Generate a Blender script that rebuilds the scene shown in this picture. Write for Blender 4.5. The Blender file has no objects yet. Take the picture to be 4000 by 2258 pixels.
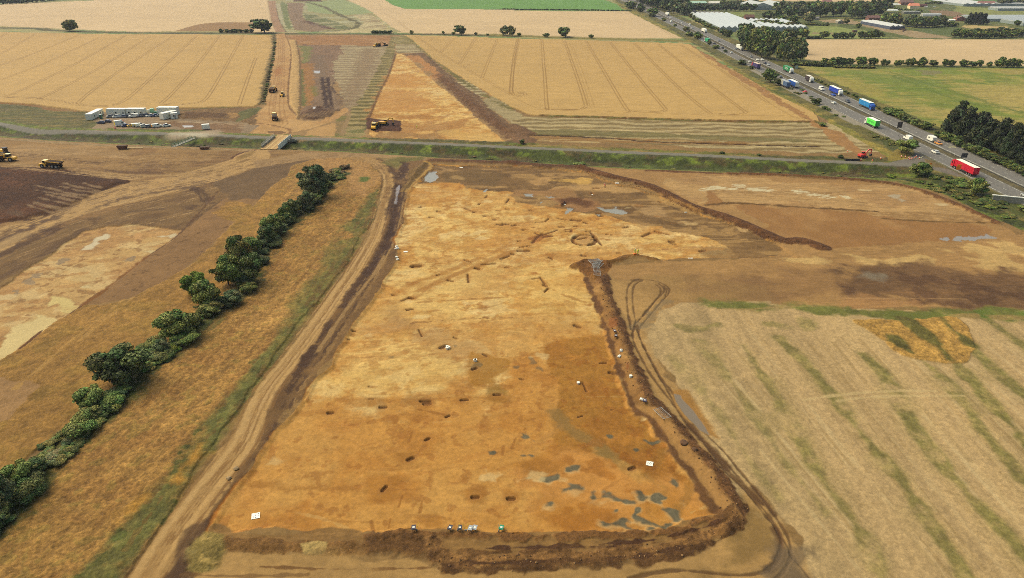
import bpy, math, random
import numpy as np

# ------------------------------------------------------------------ camera, world, sun, exposure
CAM_H = 85.0
F = 2700.0                      # focal length in pixels of a 4000 px wide frame
TILT = math.atan(1329 / F)
sc = bpy.context.scene
COL = sc.collection
cam_d = bpy.data.cameras.new('camera')
cam = bpy.data.objects.new('camera', cam_d)
COL.objects.link(cam)
cam_d.sensor_width = 36.0
cam_d.lens = 36.0 * F / 4000.0
cam_d.clip_start = 0.5
cam_d.clip_end = 20000
cam.location = (0, 0, CAM_H)
cam.rotation_euler = (math.pi / 2 - TILT, 0, 0)
sc.camera = cam

SUN_EL, SUN_AZ = math.radians(50), math.radians(-60)     # azimuth measured from +Y towards +X
w = bpy.data.worlds.new('World')
sc.world = w
w.use_nodes = True
nt = w.node_tree
bg = nt.nodes['Background']
sky = nt.nodes.new('ShaderNodeTexSky')
sky.sky_type = 'NISHITA'
sky.sun_disc = False
sky.sun_elevation = SUN_EL
sky.sun_rotation = SUN_AZ
sky.air_density = 1.0
sky.dust_density = 5.0
nt.links.new(sky.outputs[0], bg.inputs[0])
bg.inputs[1].default_value = 0.118
sl = bpy.data.lights.new('sun', 'SUN')
sl.energy = 1.05
sl.angle = math.radians(58)
sl.color = (1.0, 0.95, 0.86)
sun = bpy.data.objects.new('sun', sl)
COL.objects.link(sun)
sun.rotation_euler = (math.pi / 2 - SUN_EL, 0, math.pi - SUN_AZ)
sc.view_settings.view_transform = 'Standard'
sc.view_settings.look = 'None'
sc.view_settings.exposure = 0.90
sc.view_settings.gamma = 1.0
sc.view_settings.use_curve_mapping = False
sc.cycles.use_denoising = False
sc.cycles.denoiser = 'OPENIMAGEDENOISE'
sc.cycles.denoising_input_passes = 'RGB_ALBEDO_NORMAL'
sc.cycles.denoising_prefilter = 'ACCURATE'
sc.cycles.filter_width = 0.9
sc.cycles.pixel_filter_type = 'BLACKMAN_HARRIS'
LUM = np.array([1.93, 1.98, 2.66])     # what a horizontal white surface shows, used only to choose albedos

rnd = random.Random(7)

# ------------------------------------------------------------------ survey of the place: picture points to ground points
ZO = {0: (0, 0, .644), 1: (0, 0, 2.573), 2: (1000, 0, 2.573), 3: (2000, 0, 2.573), 4: (3000, 0, 2.573),
      5: (0, 400, 2.573), 6: (1000, 500, 2.573), 7: (2000, 500, 2.573), 8: (3000, 400, 2.573),
      9: (0, 900, 2.573), 10: (1000, 1000, 2.573), 11: (2000, 1000, 2.573), 12: (3000, 900, 2.573),
      13: (0, 1465, 1.8336), 14: (1400, 1565, 2.098), 15: (2200, 1565, 2.098), 16: (3000, 1465, 1.834)}
ST, CT = math.sin(TILT), math.cos(TILT)
def G1(n, x, y):
    a, b, s = ZO[n]
    u = (a + x / s - 2000) / F
    v = (b + y / s - 1129) / F
    t = CAM_H / (ST + v * CT)
    return (u * t, (CT - v * ST) * t)
def G(n, pts):
    return np.array([G1(n, x, y) for x, y in pts])

def lin(c):
    c = np.array(c, float) / 255.0
    return np.where(c <= 0.04045, c / 12.92, ((c + 0.055) / 1.055) ** 2.4)
def C(*c):
    return lin(c) / LUM
# ------------------------------------------------------------------ the ground: one sheet, finer near the dig, split by what it is
rows_y = np.concatenate([np.arange(6400, 2560, -20), np.arange(2560, 400, -2.35), np.arange(400, -196, -2.0)])
us = np.concatenate([np.linspace(-2.8, -.9, 110)[:-1], np.linspace(-.9, .9, 1745), np.linspace(.9, 2.8, 110)[1:]])
NU = len(us); DU = us[900] - us[899]
vv = (rows_y - 1129) / F
tt = CAM_H / (ST + vv * CT)
Yr = (CT - vv * ST) * tt
X = (us[None, :] * tt[:, None])
Y = np.repeat(Yr[:, None], NU, 1)
NR = len(rows_y)
SP = np.repeat((tt * DU)[:, None], NU, 1).ravel()
X = X.ravel(); Y = Y.ravel()
N = X.size

_T = np.random.RandomState(3).rand(512, 512).astype(np.float32)
def vnoise(x, y):
    xi = np.floor(x); yi = np.floor(y)
    fx = (x - xi).astype(np.float32); fy = (y - yi).astype(np.float32)
    xi = xi.astype(np.int64) & 511; yi = yi.astype(np.int64) & 511
    x1 = (xi + 1) & 511; y1 = (yi + 1) & 511
    fx = fx * fx * (3 - 2 * fx); fy = fy * fy * (3 - 2 * fy)
    a = _T[yi, xi]; b = _T[yi, x1]; c = _T[y1, xi]; d = _T[y1, x1]
    return a + (b - a) * fx + (c - a) * fy + (a - b - c + d) * fx * fy
def fbm(x, y, scale, octv=4, seed=0, sp=None, sy=1.0, ang=0.0, gain=0.5):
    # returns about -1..1; scale is the longest wavelength in metres, sy stretches along the rotated y axis
    ca, sa = math.cos(ang), math.sin(ang)
    px = (x * ca + y * sa) / scale
    py = (-x * sa + y * ca) / (scale * sy)
    o = np.zeros(x.shape, np.float32); amp = 1.0; tot = 0.0; wl = scale
    for k in range(octv):
        r = 0.6 * k + seed
        c_, s_ = math.cos(r), math.sin(r)
        if sy != 1.0: c_, s_ = 1.0, 0.0
        v = vnoise(px * c_ + py * s_ + 17.3 * seed + 5.1 * k, -px * s_ + py * c_ + 31.7 * seed + 9.2 * k) * 2 - 1
        if sp is not None:
            v = v * np.clip(wl / (0.9 * sp) - 0.3, 0, 1)
        o += amp * v; tot += amp * amp
        amp *= gain; px = px * 2.03; py = py * 2.03; wl /= 2.03
    return o / math.sqrt(tot) * 1.5

NF = {}
def field(name):
    if name not in NF:
        sc_, oc, seed, sy, ang = {
            'big': (60, 3, 1, 1, 0), 'mid': (16, 3, 2, 1, 0), 'small': (4.5, 3, 3, 1, 0),
            'fine': (1.3, 3, 4, 1, 0), 'rag': (9, 5, 5, 1, 0), 'rag2': (2.2, 3, 6, 1, 0),
            'hstreak': (3.0, 4, 7, 0.22, 0), 'hlong': (22, 4, 8, 0.16, 0), 'xstreak': (20, 4, 12, .1, .06),
            'vfine': (0.55, 3, 14, 1, 0), 'sandy': (9, 4, 15, .3, .25), 'stub_s': (2.6, 4, 16, 22, 0.0), 'stub_w': (9, 3, 17, 14, 0.02), 'vstreak': (0.9, 4, 9, 14, 0), 'dstreak': (1.2, 4, 10, 10, -0.15), 'blot': (7, 4, 11, 1, 0)}[name]
        NF[name] = fbm(X, Y, sc_, oc, seed, SP, sy, ang, 0.6)
    return NF[name]

colr = np.zeros((N, 3), np.float32)
hgt = np.zeros(N, np.float32)
cls = np.zeros(N, np.int32)
tex = np.zeros(N, np.float32)          # how coarse the growth or clods are, drives the relief
CN = ['ground', 'wheat_field', 'grass_field', 'stubble_field', 'stripped_sand', 'dirt_track', 'road', 'motorway',
      'topsoil_heap', 'tall_grass', 'grass_bank', 'puddle']
GR, WH, GF, SF, DS, DT, RD, MW, TH, TG, GB, PU = range(12)

CLIP = None
def sstep(a, b, x):
    t = np.clip((x - a) / (b - a + 1e-9), 0, 1)
    return t * t * (3 - 2 * t)
def bbox_idx(p, m):
    x0, y0 = p.min(0) - m; x1, y1 = p.max(0) + m
    return np.nonzero((X > x0) & (X < x1) & (Y > y0) & (Y < y1))[0]
def seg_d2(px, py, a, b):
    dx, dy = b[0] - a[0], b[1] - a[1]
    L = dx * dx + dy * dy + 1e-12
    t = np.clip(((px - a[0]) * dx + (py - a[1]) * dy) / L, 0, 1)
    return (px - a[0] - t * dx) ** 2 + (py - a[1] - t * dy) ** 2, t
def sdist(poly, idx):
    px, py = X[idx], Y[idx]
    ins = np.zeros(len(idx), bool); d2 = np.full(len(idx), 1e12)
    n = len(poly)
    for i in range(n):
        a, b = poly[i], poly[(i + 1) % n]
        d2 = np.minimum(d2, seg_d2(px, py, a, b)[0])
        if a[1] != b[1]:
            c = ((a[1] > py) != (b[1] > py)) & (px < (b[0] - a[0]) * (py - a[1]) / (b[1] - a[1]) + a[0])
            ins ^= c
    d = np.sqrt(d2)
    return np.where(ins, d, -d)
def smooth_line(p, k=4):
    p = np.array(p, float)
    if len(p) < 3 or k < 2: return p
    q = np.vstack([2 * p[0] - p[1], p, 2 * p[-1] - p[-2]]); o = []
    for i in range(1, len(q) - 2):
        for j in range(k):
            t = j / k
            o.append(0.5 * (2 * q[i] + (q[i + 1] - q[i - 1]) * t + (2 * q[i - 1] - 5 * q[i] + 4 * q[i + 1] - q[i + 2]) * t * t
                            + (3 * q[i] - q[i - 1] - 3 * q[i + 1] + q[i + 2]) * t ** 3))
    o.append(q[-2])
    return np.array(o)

def tx(c, *mods):
    """albedo with natural variation; each mod is (field, amount) for brightness or (field, threshold, softness, colour[, alpha])"""
    c = np.array(c)
    def f(idx):
        o = np.repeat(c[None, :], len(idx), 0)
        g = np.ones(len(idx))
        for m in mods:
            v = field(m[0])[idx]
            if len(m) == 2: g *= 1 + m[1] * v
            else:
                a = sstep(m[1] - m[2], m[1] + m[2], v)[:, None] * (m[4] if len(m) > 4 else 1)
                o = o * (1 - a) + np.array(m[3])[None, :] * a
        return o * np.clip(g, .25, 2.2)[:, None]
    return f

def reg(poly, f, k=None, rag=0.0, soft=0.25, h=None, hm=0, alpha=1.0, ragf='rag', t=None, sm=1, hs=None):
    """paint a region of ground: f albedo, k kind of ground, h its level (hm=1 adds), hs slope width in metres"""
    if sm > 1: poly = smooth_line(np.vstack([poly, poly[:1]]), sm)[:-1]
    idx = bbox_idx(poly, abs(rag) * 2 + soft * 2)
    if len(idx) == 0: return
    sd = sdist(poly, idx)
    if rag: sd = sd + rag * field(ragf)[idx]
    s = np.maximum(soft, 0.5 * SP[idx])
    wgt = sstep(-s, s, sd)
    if CLIP is not None: wgt = wgt * CLIP[idx]
    q = wgt > 0
    idx, wgt, sd = idx[q], wgt[q], sd[q]
    if len(idx) == 0: return
    if f is not None:
        cc = f(idx) if callable(f) else np.repeat(np.array(f)[None, :], len(idx), 0)
        a = (wgt * alpha)[:, None]
        colr[idx] = colr[idx] * (1 - a) + cc * a
    if k is not None: cls[idx[wgt > .5]] = k
    if t is not None: tex[idx] = tex[idx] * (1 - wgt) + t * wgt
    if h is not None:
        a = wgt if hs is None else sstep(0, hs, sd)
        if hm: hgt[idx] += h * a
        else: hgt[idx] = hgt[idx] * (1 - a) + h * a
def line(pts, wd, f, k=None, alpha=1.0, soft=None, rag=0.0, ragf='rag2', h=None, sm=4, gap=0.0, off=0.0, t=None, wd2=None):
    """a stroke on the ground, wd metres wide"""
    p = smooth_line(pts, sm)
    if off:
        d = np.gradient(p, axis=0); d /= np.linalg.norm(d, axis=1)[:, None] + 1e-9
        p = p + np.stack([-d[:, 1], d[:, 0]], 1) * off
    r = wd / 2; soft_ = wd * 0.25 if soft is None else soft
    cand = []; best = {}
    idx = bbox_idx(p, max(wd, wd2 or 0) + abs(rag) * 2 + 2)
    if len(idx) == 0: return
    d2 = np.full(len(idx), 1e12); tt_ = np.zeros(len(idx))
    px, py = X[idx], Y[idx]
    m = max(wd, wd2 or 0) + abs(rag) * 2 + 2
    for i in range(len(p) - 1):
        a, b = p[i], p[i + 1]
        s = np.nonzero((px > min(a[0], b[0]) - m) & (px < max(a[0], b[0]) + m) & (py > min(a[1], b[1]) - m) & (py < max(a[1], b[1]) + m))[0]
        if len(s) == 0: continue
        dd, t_ = seg_d2(px[s], py[s], a, b)
        u = dd < d2[s]
        tt_[s[u]] = (i + t_[u]) / (len(p) - 1)
        d2[s] = np.minimum(d2[s], dd)
    d = np.sqrt(d2)
    if rag: d = d + rag * field(ragf)[idx]
    rr = r if wd2 is None else r + (wd2 / 2 - r) * tt_
    mn = 0.55 * SP[idx]
    re = np.maximum(rr, mn); gain = np.minimum(1, rr / re)
    s = np.maximum(soft_, 0.4 * SP[idx])
    wgt = (1 - sstep(re - s, re + s, d)) * gain
    if gap: wgt = wgt * sstep(gap - .35, gap + .35, field('rag')[idx] * .5 + .5)
    if CLIP is not None: wgt = wgt * CLIP[idx]
    q = wgt > 0.01
    idx, wgt = idx[q], wgt[q]
    if len(idx) == 0: return
    if f is not None:
        cc = f(idx) if callable(f) else np.repeat(np.array(f)[None, :], len(idx), 0)
        a = (wgt * alpha)[:, None]
        colr[idx] = colr[idx] * (1 - a) + cc * a
    if k is not None: cls[idx[wgt > .5]] = k
    if t is not None: tex[idx] = tex[idx] * (1 - wgt) + t * wgt
    if h is not None: hgt[idx] += h * wgt

# ---- palettes
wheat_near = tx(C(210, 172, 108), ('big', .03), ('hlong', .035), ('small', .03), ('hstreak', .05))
wheat_far = tx(C(228, 198, 156), ('big', .03), ('hlong', .04), ('hstreak', .04))  # paler than the near wheat: distance haze is mixed into the colour
brown = tx(C(152, 120, 76), ('big', .06), ('mid', .07), ('small', .07), ('fine', .1), ('hstreak', .06))
worked = tx(C(166, 130, 82), ('big', .06), ('xstreak', .12), ('fine', .07), ('mid', 0.5, .3, C(140, 104, 66), .6))
green_rough = tx(C(104, 108, 46), ('mid', .12), ('small', .14), ('fine', .16), ('blot', .25, .3, C(128, 112, 58), .8), ('mid', -.9, .3, C(92, 80, 44), .6), ('rag2', .6, .3, C(72, 84, 34), .7))
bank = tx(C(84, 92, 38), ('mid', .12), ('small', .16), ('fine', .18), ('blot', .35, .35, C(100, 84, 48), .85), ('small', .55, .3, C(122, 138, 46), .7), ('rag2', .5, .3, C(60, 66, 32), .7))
bank_pale = tx(C(122, 130, 52), ('mid', .1), ('fine', .12), ('hlong', .5, .4, C(156, 134, 84), .8))  # paler yellow-green grass for the lower strip of the ditch bank
meadow = tx(C(136, 147, 58), ('small', .08), ('hstreak', .08), ('mid', .25, .5, C(176, 162, 84), .8), ('big', .35, .5, C(186, 166, 96), .8), ('hlong', .6, .3, C(110, 128, 56), .7))
asphalt = tx(C(138, 134, 132), ('vstreak', .05), ('fine', .03), ('big', .03))
topsoil = tx(C(86, 57, 32), ('mid', .1), ('small', .12), ('fine', .18), ('mid', .5, .4, C(100, 64, 38), .6))
spoil = tx(C(128, 92, 56), ('small', .1), ('fine', .22), ('rag2', .16), ('mid', .4, .4, C(126, 86, 48), .6))
track = tx(C(184, 146, 94), ('mid', .05), ('small', .05), ('fine', .05))
stub = tx(C(203, 172, 126), ('mid', .02), ('fine', .03), ('vfine', .08), ('stub_s', .11), ('stub_w', .06), ('stub_w', .9, .4, C(176, 152, 104), .35), ('stub_s', .9, .3, C(164, 134, 88), .35), ('fine', 1.0, .25, C(156, 126, 80), .25))
drycrop = tx(C(170, 129, 70), ('mid', .03), ('small', .03), ('fine', .12), ('vfine', .15), ('dstreak', .13), ('rag2', .08), ('blot', .6, .35, C(152, 108, 58), .4), ('mid', .6, .35, C(190, 146, 84), .5), ('rag2', .7, .3, C(132, 116, 56), .45))
mustard = tx(C(168, 127, 66), ('mid', .06), ('small', .07), ('fine', .15), ('rag2', .09), ('blot', .6, .3, C(150, 120, 56), .5))
weeds = tx(C(122, 114, 62), ('small', .14), ('fine', .2), ('vfine', .12), ('blot', .0, .35, C(158, 124, 64), .8), ('rag2', .5, .3, C(78, 88, 40), .8), ('mid', .6, .3, C(140, 128, 66), .6))
sand = tx(C(233, 193, 122), ('small', .04), ('fine', .07), ('vfine', .06), ('mid', .35, .45, C(212, 162, 94), .7), ('blot', .35, .35, C(206, 152, 78), .75), ('rag', .5, .35, C(240, 208, 148), .7), ('hstreak', .07), ('rag2', .75, .25, C(184, 128, 62), .6), ('sandy', .4, .3, C(198, 144, 78), .55), ('sandy', -1.3, .4, C(186, 134, 74), .0))
orange = tx(C(208, 152, 78), ('vfine', .04), ('sandy', .7, .3, C(190, 130, 62), .5), ('small', .035), ('fine', .055), ('blot', .5, .4, C(188, 128, 56), .6), ('mid', .4, .4, C(214, 164, 92), .6), ('rag2', .85, .25, C(166, 108, 48), .5), ('hstreak', .03))
deep = tx(C(178, 126, 54), ('vfine', .05), ('small', .05), ('fine', .08), ('mid', .3, .4, C(160, 104, 40), .6), ('blot', .6, .3, C(200, 138, 60), .7), ('rag2', .7, .3, C(150, 92, 32), .5))
site_brown = tx(C(138, 106, 66), ('small', .06), ('fine', .08), ('hlong', .35, .3, C(182, 144, 92), .8), ('blot', .5, .35, C(112, 84, 52), .7), ('hstreak', .07))
yardgravel = tx(C(158, 134, 106), ('small', .05), ('fine', .08), ('mid', .06))

# ---- far country (base)
reg(np.array([(-9000, -200), (9000, -200), (9000, 9000), (-9000, 9000)]), brown, GR)
reg(np.array([(-9000, 560), (9000, 560), (9000, 9500), (-9000, 9500)]), tx(C(178, 168, 110), ('big', .1), ('hlong', .1), ('big', .2, .4, C(120, 140, 80)), ('mid', .5, .3, C(196, 172, 120), .7)), GF)
reg(np.array([(-9000, -100), (-20, -100), (-100, 150), (-9000, 250)]), brown, GR)
# beyond: wide wheat fields, centre and left
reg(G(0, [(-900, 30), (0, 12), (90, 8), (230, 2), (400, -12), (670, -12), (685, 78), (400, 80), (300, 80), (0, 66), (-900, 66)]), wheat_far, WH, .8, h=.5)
reg(G(0, [(440, 79), (500, 62), (545, 57.5), (668, 58), (690, 80)]), tx(C(168, 132, 88), ('hstreak', .08), ('small', .05)), GR, .8)
line(G(0, [(-900, 60), (0, 70), (120, 76), (300, 82), (500, 83), (690, 83)]), 13, green_rough, GF, rag=1.5)
reg(G(0, [(-900, 78), (0, 81.5), (150, 84), (300, 87), (690, 88), (690, 130), (668, 205), (655, 262), (640, 269), (560, 271), (440, 272), (300, 287), (250, 286), (170, 275), (90, 264), (0, 260), (-900, 232)]), wheat_near, WH, .5, h=.6)
# left tramlines
tram = C(150, 114, 60)
for a in [[(2573, 590), (2500, 780), (2405, 1060)], [(2445, 360), (2290, 640), (2130, 920), (2055, 1015), (1990, 1040), (1800, 1060), (1640, 1055)],
          [(2210, 360), (1960, 690), (1740, 940), (1620, 1050)], [(1982, 362), (1600, 720), (1320, 970), (1180, 1055), (1080, 1075), (860, 1070), (790, 1050)],
          [(1745, 365), (1350, 620), (950, 905), (785, 1045)], [(1500, 375), (1000, 690), (460, 975), (380, 990), (100, 985)],
          [(1260, 365), (760, 650), (250, 900), (50, 985)], [(1000, 380), (500, 620), (0, 815)], [(790, 360), (300, 560), (0, 665)], [(350, 350), (150, 470), (0, 550)], [(80, 330), (0, 385)],
          [(60, 990), (420, 1002), (760, 1052)]]:
    g = G(1, a)
    line(g, .55, tram, off=1.0, alpha=.9, soft=.3); line(g, .55, tram, off=-1.0, alpha=.8, soft=.3)
line(G(0, [(0, 84), (300, 88.5), (690, 90)]), .8, tram, alpha=.4)
line(G(1, [(0, 1040), (300, 1060), (560, 1110), (870, 1130)]), 2.5, C(150, 104, 56), alpha=.7, rag=.6)

# top centre
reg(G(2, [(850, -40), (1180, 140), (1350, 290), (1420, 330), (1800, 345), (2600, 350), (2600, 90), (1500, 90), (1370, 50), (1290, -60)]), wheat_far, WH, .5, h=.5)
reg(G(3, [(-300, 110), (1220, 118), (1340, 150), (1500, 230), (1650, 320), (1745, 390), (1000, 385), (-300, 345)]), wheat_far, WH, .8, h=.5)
reg(G(2, [(1200, -60), (1370, 50), (1500, 92), (2600, 100), (2600, -80)]), tx(C(116, 162, 74), ('hlong', .05), ('mid', .04)), GF, .8)
reg(G(3, [(-200, 100), (1210, 110), (1180, 85), (900, -10), (700, -80), (-200, -90)]), tx(C(116, 162, 74), ('hlong', .05), ('mid', .05), ('hstreak', .04)), GF, .8)
line(G(3, [(-600, 92), (0, 98), (600, 100), (1210, 112)]), 6, C(60, 82, 40), rag=2, gap=.2)
for o in (-1.2, 1.2): line(G(3, [(1260, 130), (1450, 260), (1640, 385)]), .6, tram, off=o, alpha=.6)
for o in (-1.2, 1.2): line(G(2, [(1280, 130), (1400, 200), (1540, 310)]), .6, tram, off=o, alpha=.6)
# construction strip beyond the field road
reg(G(2, [(110, -60), (160, 120), (200, 320), (1460, 325), (1350, 270), (1170, 125), (1000, 40), (850, -30), (800, -60)]), tx(C(170, 160, 112), ('hlong', .08), ('hstreak', .06), ('mid', .3, .4, C(186, 182, 150), .8)), GR, .6)
reg(G(2, [(500, 20), (870, -5), (1020, 50), (1170, 130), (920, 150), (720, 140), (520, 110)]), tx(C(162, 172, 122), ('hlong', .07), ('hstreak', .05)), SF, 2)
reg(G(2, [(320, 30), (480, 30), (470, 170), (560, 230), (760, 290), (560, 320), (380, 300), (300, 120)]), tx(C(152, 126, 100), ('vstreak', .1), ('small', .1), ('hstreak', .06)), GR, 2)
reg(G(2, [(250, 20), (310, 40), (330, 180), (370, 300), (310, 290), (240, 130)]), tx(C(128, 132, 80), ('small', .1)), GF, 1.5)
reg(G(2, [(470, 130), (600, 150), (800, 220), (960, 280), (860, 300), (660, 260), (500, 210)]), tx(C(122, 124, 76), ('small', .1), ('mid', .4, .3, C(190, 178, 140), .6)), GF, 2)
line(G(2, [(520, 25), (680, 70), (820, 140), (960, 200), (1030, 240), (960, 290), (800, 310), (560, 320)]), 7, C(112, 104, 66), rag=2.5)
line(G(2, [(500, 210), (600, 250), (760, 290)]), 9, C(112, 84, 66), rag=3)
reg(G(2, [(960, 150), (1160, 150), (1260, 220), (1340, 290), (1050, 290), (1080, 220)]), tx(C(206, 190, 150), ('hstreak', .15), ('hlong', .2, .3, C(160, 136, 98), .8)), SF, 2)
reg(G(2, [(1000, 290), (1340, 290), (1370, 330), (700, 330)]), tx(C(202, 186, 140), ('hstreak', .1)), SF, 1)
reg(G(2, [(380, -20), (640, -10), (670, 16), (380, 18)]), tx(C(112, 82, 66), ('small', .1)), TH, 1, h=2, hs=6)
reg(G(2, [(115, 10), (195, 10), (230, 200), (290, 320), (180, 320), (140, 160)]), tx(C(176, 138, 104), ('vstreak', .12), ('mid', .08)), DT, .6)
line(G(2, [(200, 40), (225, 180), (300, 320)]), 1.2, C(110, 78, 52), alpha=.8, rag=.4)
reg(G(2, [(190, 40), (240, 30), (270, 150), (290, 260), (250, 220)]), C(196, 184, 156), None, 1, alpha=.6)
reg(G(2, [(20, -30), (112, -30), (150, 200), (190, 320), (-20, 322)]), wheat_far, WH, .6)

# field road strip across (y ~340-350)
line(G(2, [(-900, 338), (-200, 336), (300, 338), (800, 343), (1400, 345), (1900, 348), (2600, 366)]), 12, green_rough, GF, rag=1.5)
line(G(3, [(-200, 352), (400, 376), (1000, 392), (1600, 408), (1870, 425)]), 15, tx(C(142, 130, 60), ('hstreak', .12), ('small', .1)), GF, rag=1.6)
line(G(2, [(-300, 332), (300, 330), (650, 320), (760, 316), (1300, 330)]), 3, C(196, 186, 160), rag=1, alpha=.6)

# centre construction area between field road and lane
reg(G(2, [(190, 345), (1420, 352), (1500, 360), (1700, 520), (2100, 800), (2573, 1090), (2900, 1330), (2900, 1420), (1300, 1400), (400, 1380), (-80, 1350), (-60, 1180), (60, 1080), (110, 900), (160, 650)]), tx(C(168, 134, 90), ('mid', .05), ('small', .06), ('hstreak', .08), ('fine', .05)), GR, .6)
# stubble pale grey striped ground, east part of the triangle
strp = lambda c1, c2, per, ph, c3=None: None
def striped(c1, c2, per, ang=0.0, wob=1.0, sharp=.35, extra=()):
    base = tx(c1, *extra); top = tx(c2, *extra)
    def f(idx):
        x, y = X[idx], Y[idx]
        q = (x * math.sin(ang) + y * math.cos(ang)) / per + wob * field('mid')[idx] * .12 + wob * .1 * field('rag')[idx]
        s = 0.5 + 0.5 * np.sin(q * 2 * math.pi)
        a = sstep(.5 - sharp, .5 + sharp, s)[:, None]
        # fade the stripe where one sample spans it
        lo = np.clip(SP[idx] * 0, 0, 1)[:, None]
        return base(idx) * (1 - a) + top(idx) * a
    return f
greyst = striped(C(158, 136, 106), C(188, 170, 134), 11.0, .02, 1.0, .4, (('small', .05), ('hstreak', .08)))
reg(G(2, [(560, 450), (1340, 450), (1330, 520), (1240, 780), (1140, 1060), (900, 1120), (860, 1150), (840, 900), (740, 740), (620, 720), (560, 560)]), greyst, SF, 2)
reg(G(2, [(450, 450), (860, 450), (870, 520), (800, 600), (760, 700), (780, 900), (860, 1060), (850, 1130), (600, 1180), (440, 1190), (440, 1000)]), tx(C(146, 116, 90), ('vstreak', .09), ('mid', .08), ('small', .08), ('hstreak', .07)), GR, 2.5)
reg(G(2, [(430, 460), (560, 470), (560, 610), (450, 640)]), tx(C(134, 128, 70), ('vstreak', .1), ('small', .1)), GF, 3)
reg(G(2, [(450, 640), (570, 640), (600, 1000), (560, 1060), (450, 1100)]), tx(C(168, 122, 70), ('vstreak', .1), ('small', .07)), GR, 2)
line(G(2, [(440, 700), (460, 900), (470, 1060)]), 4, tx(C(116, 112, 52), ('small', .1)), GF, rag=1.2)
line(G(2, [(580, 870), (600, 960)]), 4, C(130, 124, 58), rag=1.5, alpha=.7)
line(G(2, [(620, 560), (660, 720), (700, 860), (730, 1000), (770, 1100)]), 10, C(134, 112, 90), rag=3, alpha=.7)
for a in [[(670, 780), (690, 950), (720, 1080)], [(720, 780), (745, 980), (775, 1120)]]:
    line(G(2, a), 2.6, C(76, 54, 40), rag=.8, h=-.3); line(G(2, a), 1.0, C(150, 124, 92), off=2.2, alpha=.6, rag=.3)
for a in [[(800, 800), (760, 900), (880, 990)], [(760, 860), (800, 930), (860, 960)], [(740, 720), (860, 720)], [(790, 1000), (860, 1010), (830, 1050), (780, 1040)]]:
    line(G(2, a), 1.0, C(84, 62, 46), alpha=.8, rag=.4)
reg(G(2, [(540, 1080), (640, 1060), (700, 1090), (850, 1110), (780, 1180), (640, 1200), (480, 1200), (430, 1160), (500, 1110)]), tx(C(108, 80, 58), ('small', .2), ('fine', .15), ('mid', .5, .3, C(140, 112, 80), .7)), TH, 1.5, h=.7, hs=4)
for k in range(9): line(G(2, [(640 + 25 * k, 1080 + 3 * k), (560 + 33 * k, 1150), (470 + 40 * k, 1200 - 2 * k)]), .8, C(74, 52, 38), alpha=.6, rag=.3)
reg(G(2, [(570, 1078), (610, 1072), (600, 1098), (565, 1104)]), C(196, 186, 180), PU, .3)
reg(G(2, [(570, 712), (640, 715), (640, 738), (590, 736)]), C(190, 184, 180), PU, .6, alpha=.8)
line(G(2, [(1140, 500), (1090, 700), (980, 900), (900, 1120)]), 15, tx(C(144, 116, 86), ('vstreak', .1), ('small', .1)), None, rag=4, alpha=.6)
# orange strip along the north end
reg(G(2, [(300, 355), (1370, 362), (1325, 462), (430, 448), (360, 400)]), tx(C(172, 126, 80), ('hstreak', .1), ('small', .06), ('mid', .5, .4, C(192, 150, 106), .6)), DS, .6)
line(G(2, [(440, 446), (900, 462), (1330, 464)]), 1.5, C(112, 78, 48), rag=.4, alpha=.8)
# green ridged strip
gridge = striped(C(112, 100, 44), C(168, 148, 96), 10.5, -.05, .8, .4, (('small', .12), ('fine', .1), ('hstreak', .1)))
reg(G(2, [(1370, 365), (1500, 365), (1600, 440), (1400, 440), (1400, 530), (1370, 660), (1300, 780), (1240, 930), (1180, 1080), (1120, 1200), (1110, 1340), (900, 1370), (920, 1150), (1000, 1050), (1120, 880), (1240, 640), (1300, 500)]), gridge, GF, 1.2)
pst = striped(C(142, 120, 84), C(200, 184, 144), 10.0, .03, .6, .4, (('small', .05), ('hstreak', .08)))
reg(G(2, [(1400, 440), (1610, 440), (1690, 530), (1410, 535)]), pst, SF, .8)
reg(G(2, [(1380, 368), (1505, 366), (1610, 445), (1400, 445)]), striped(C(130, 116, 62), C(176, 158, 108), 10, .02, .8, .4, (('small', .1), ('hstreak', .1))), SF, .8)
# small worn bits by the south end of it
reg(G(2, [(800, 1180), (930, 1150), (910, 1370), (790, 1370)]), tx(C(150, 124, 82), ('small', .12), ('mid', .2, .3, C(124, 120, 62), .7)), GR, 1.5)
reg(G(2, [(900, 1290), (1110, 1280), (1110, 1350), (1000, 1390), (880, 1380)]), tx(C(160, 142, 92), ('small', .1), ('blot', .2, .3, C(116, 116, 56), .8)), GF, 1.5)
line(G(2, [(940, 1140), (900, 1260), (860, 1370)]), 2.5, C(166, 136, 98), alpha=.7, rag=.4)
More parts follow.
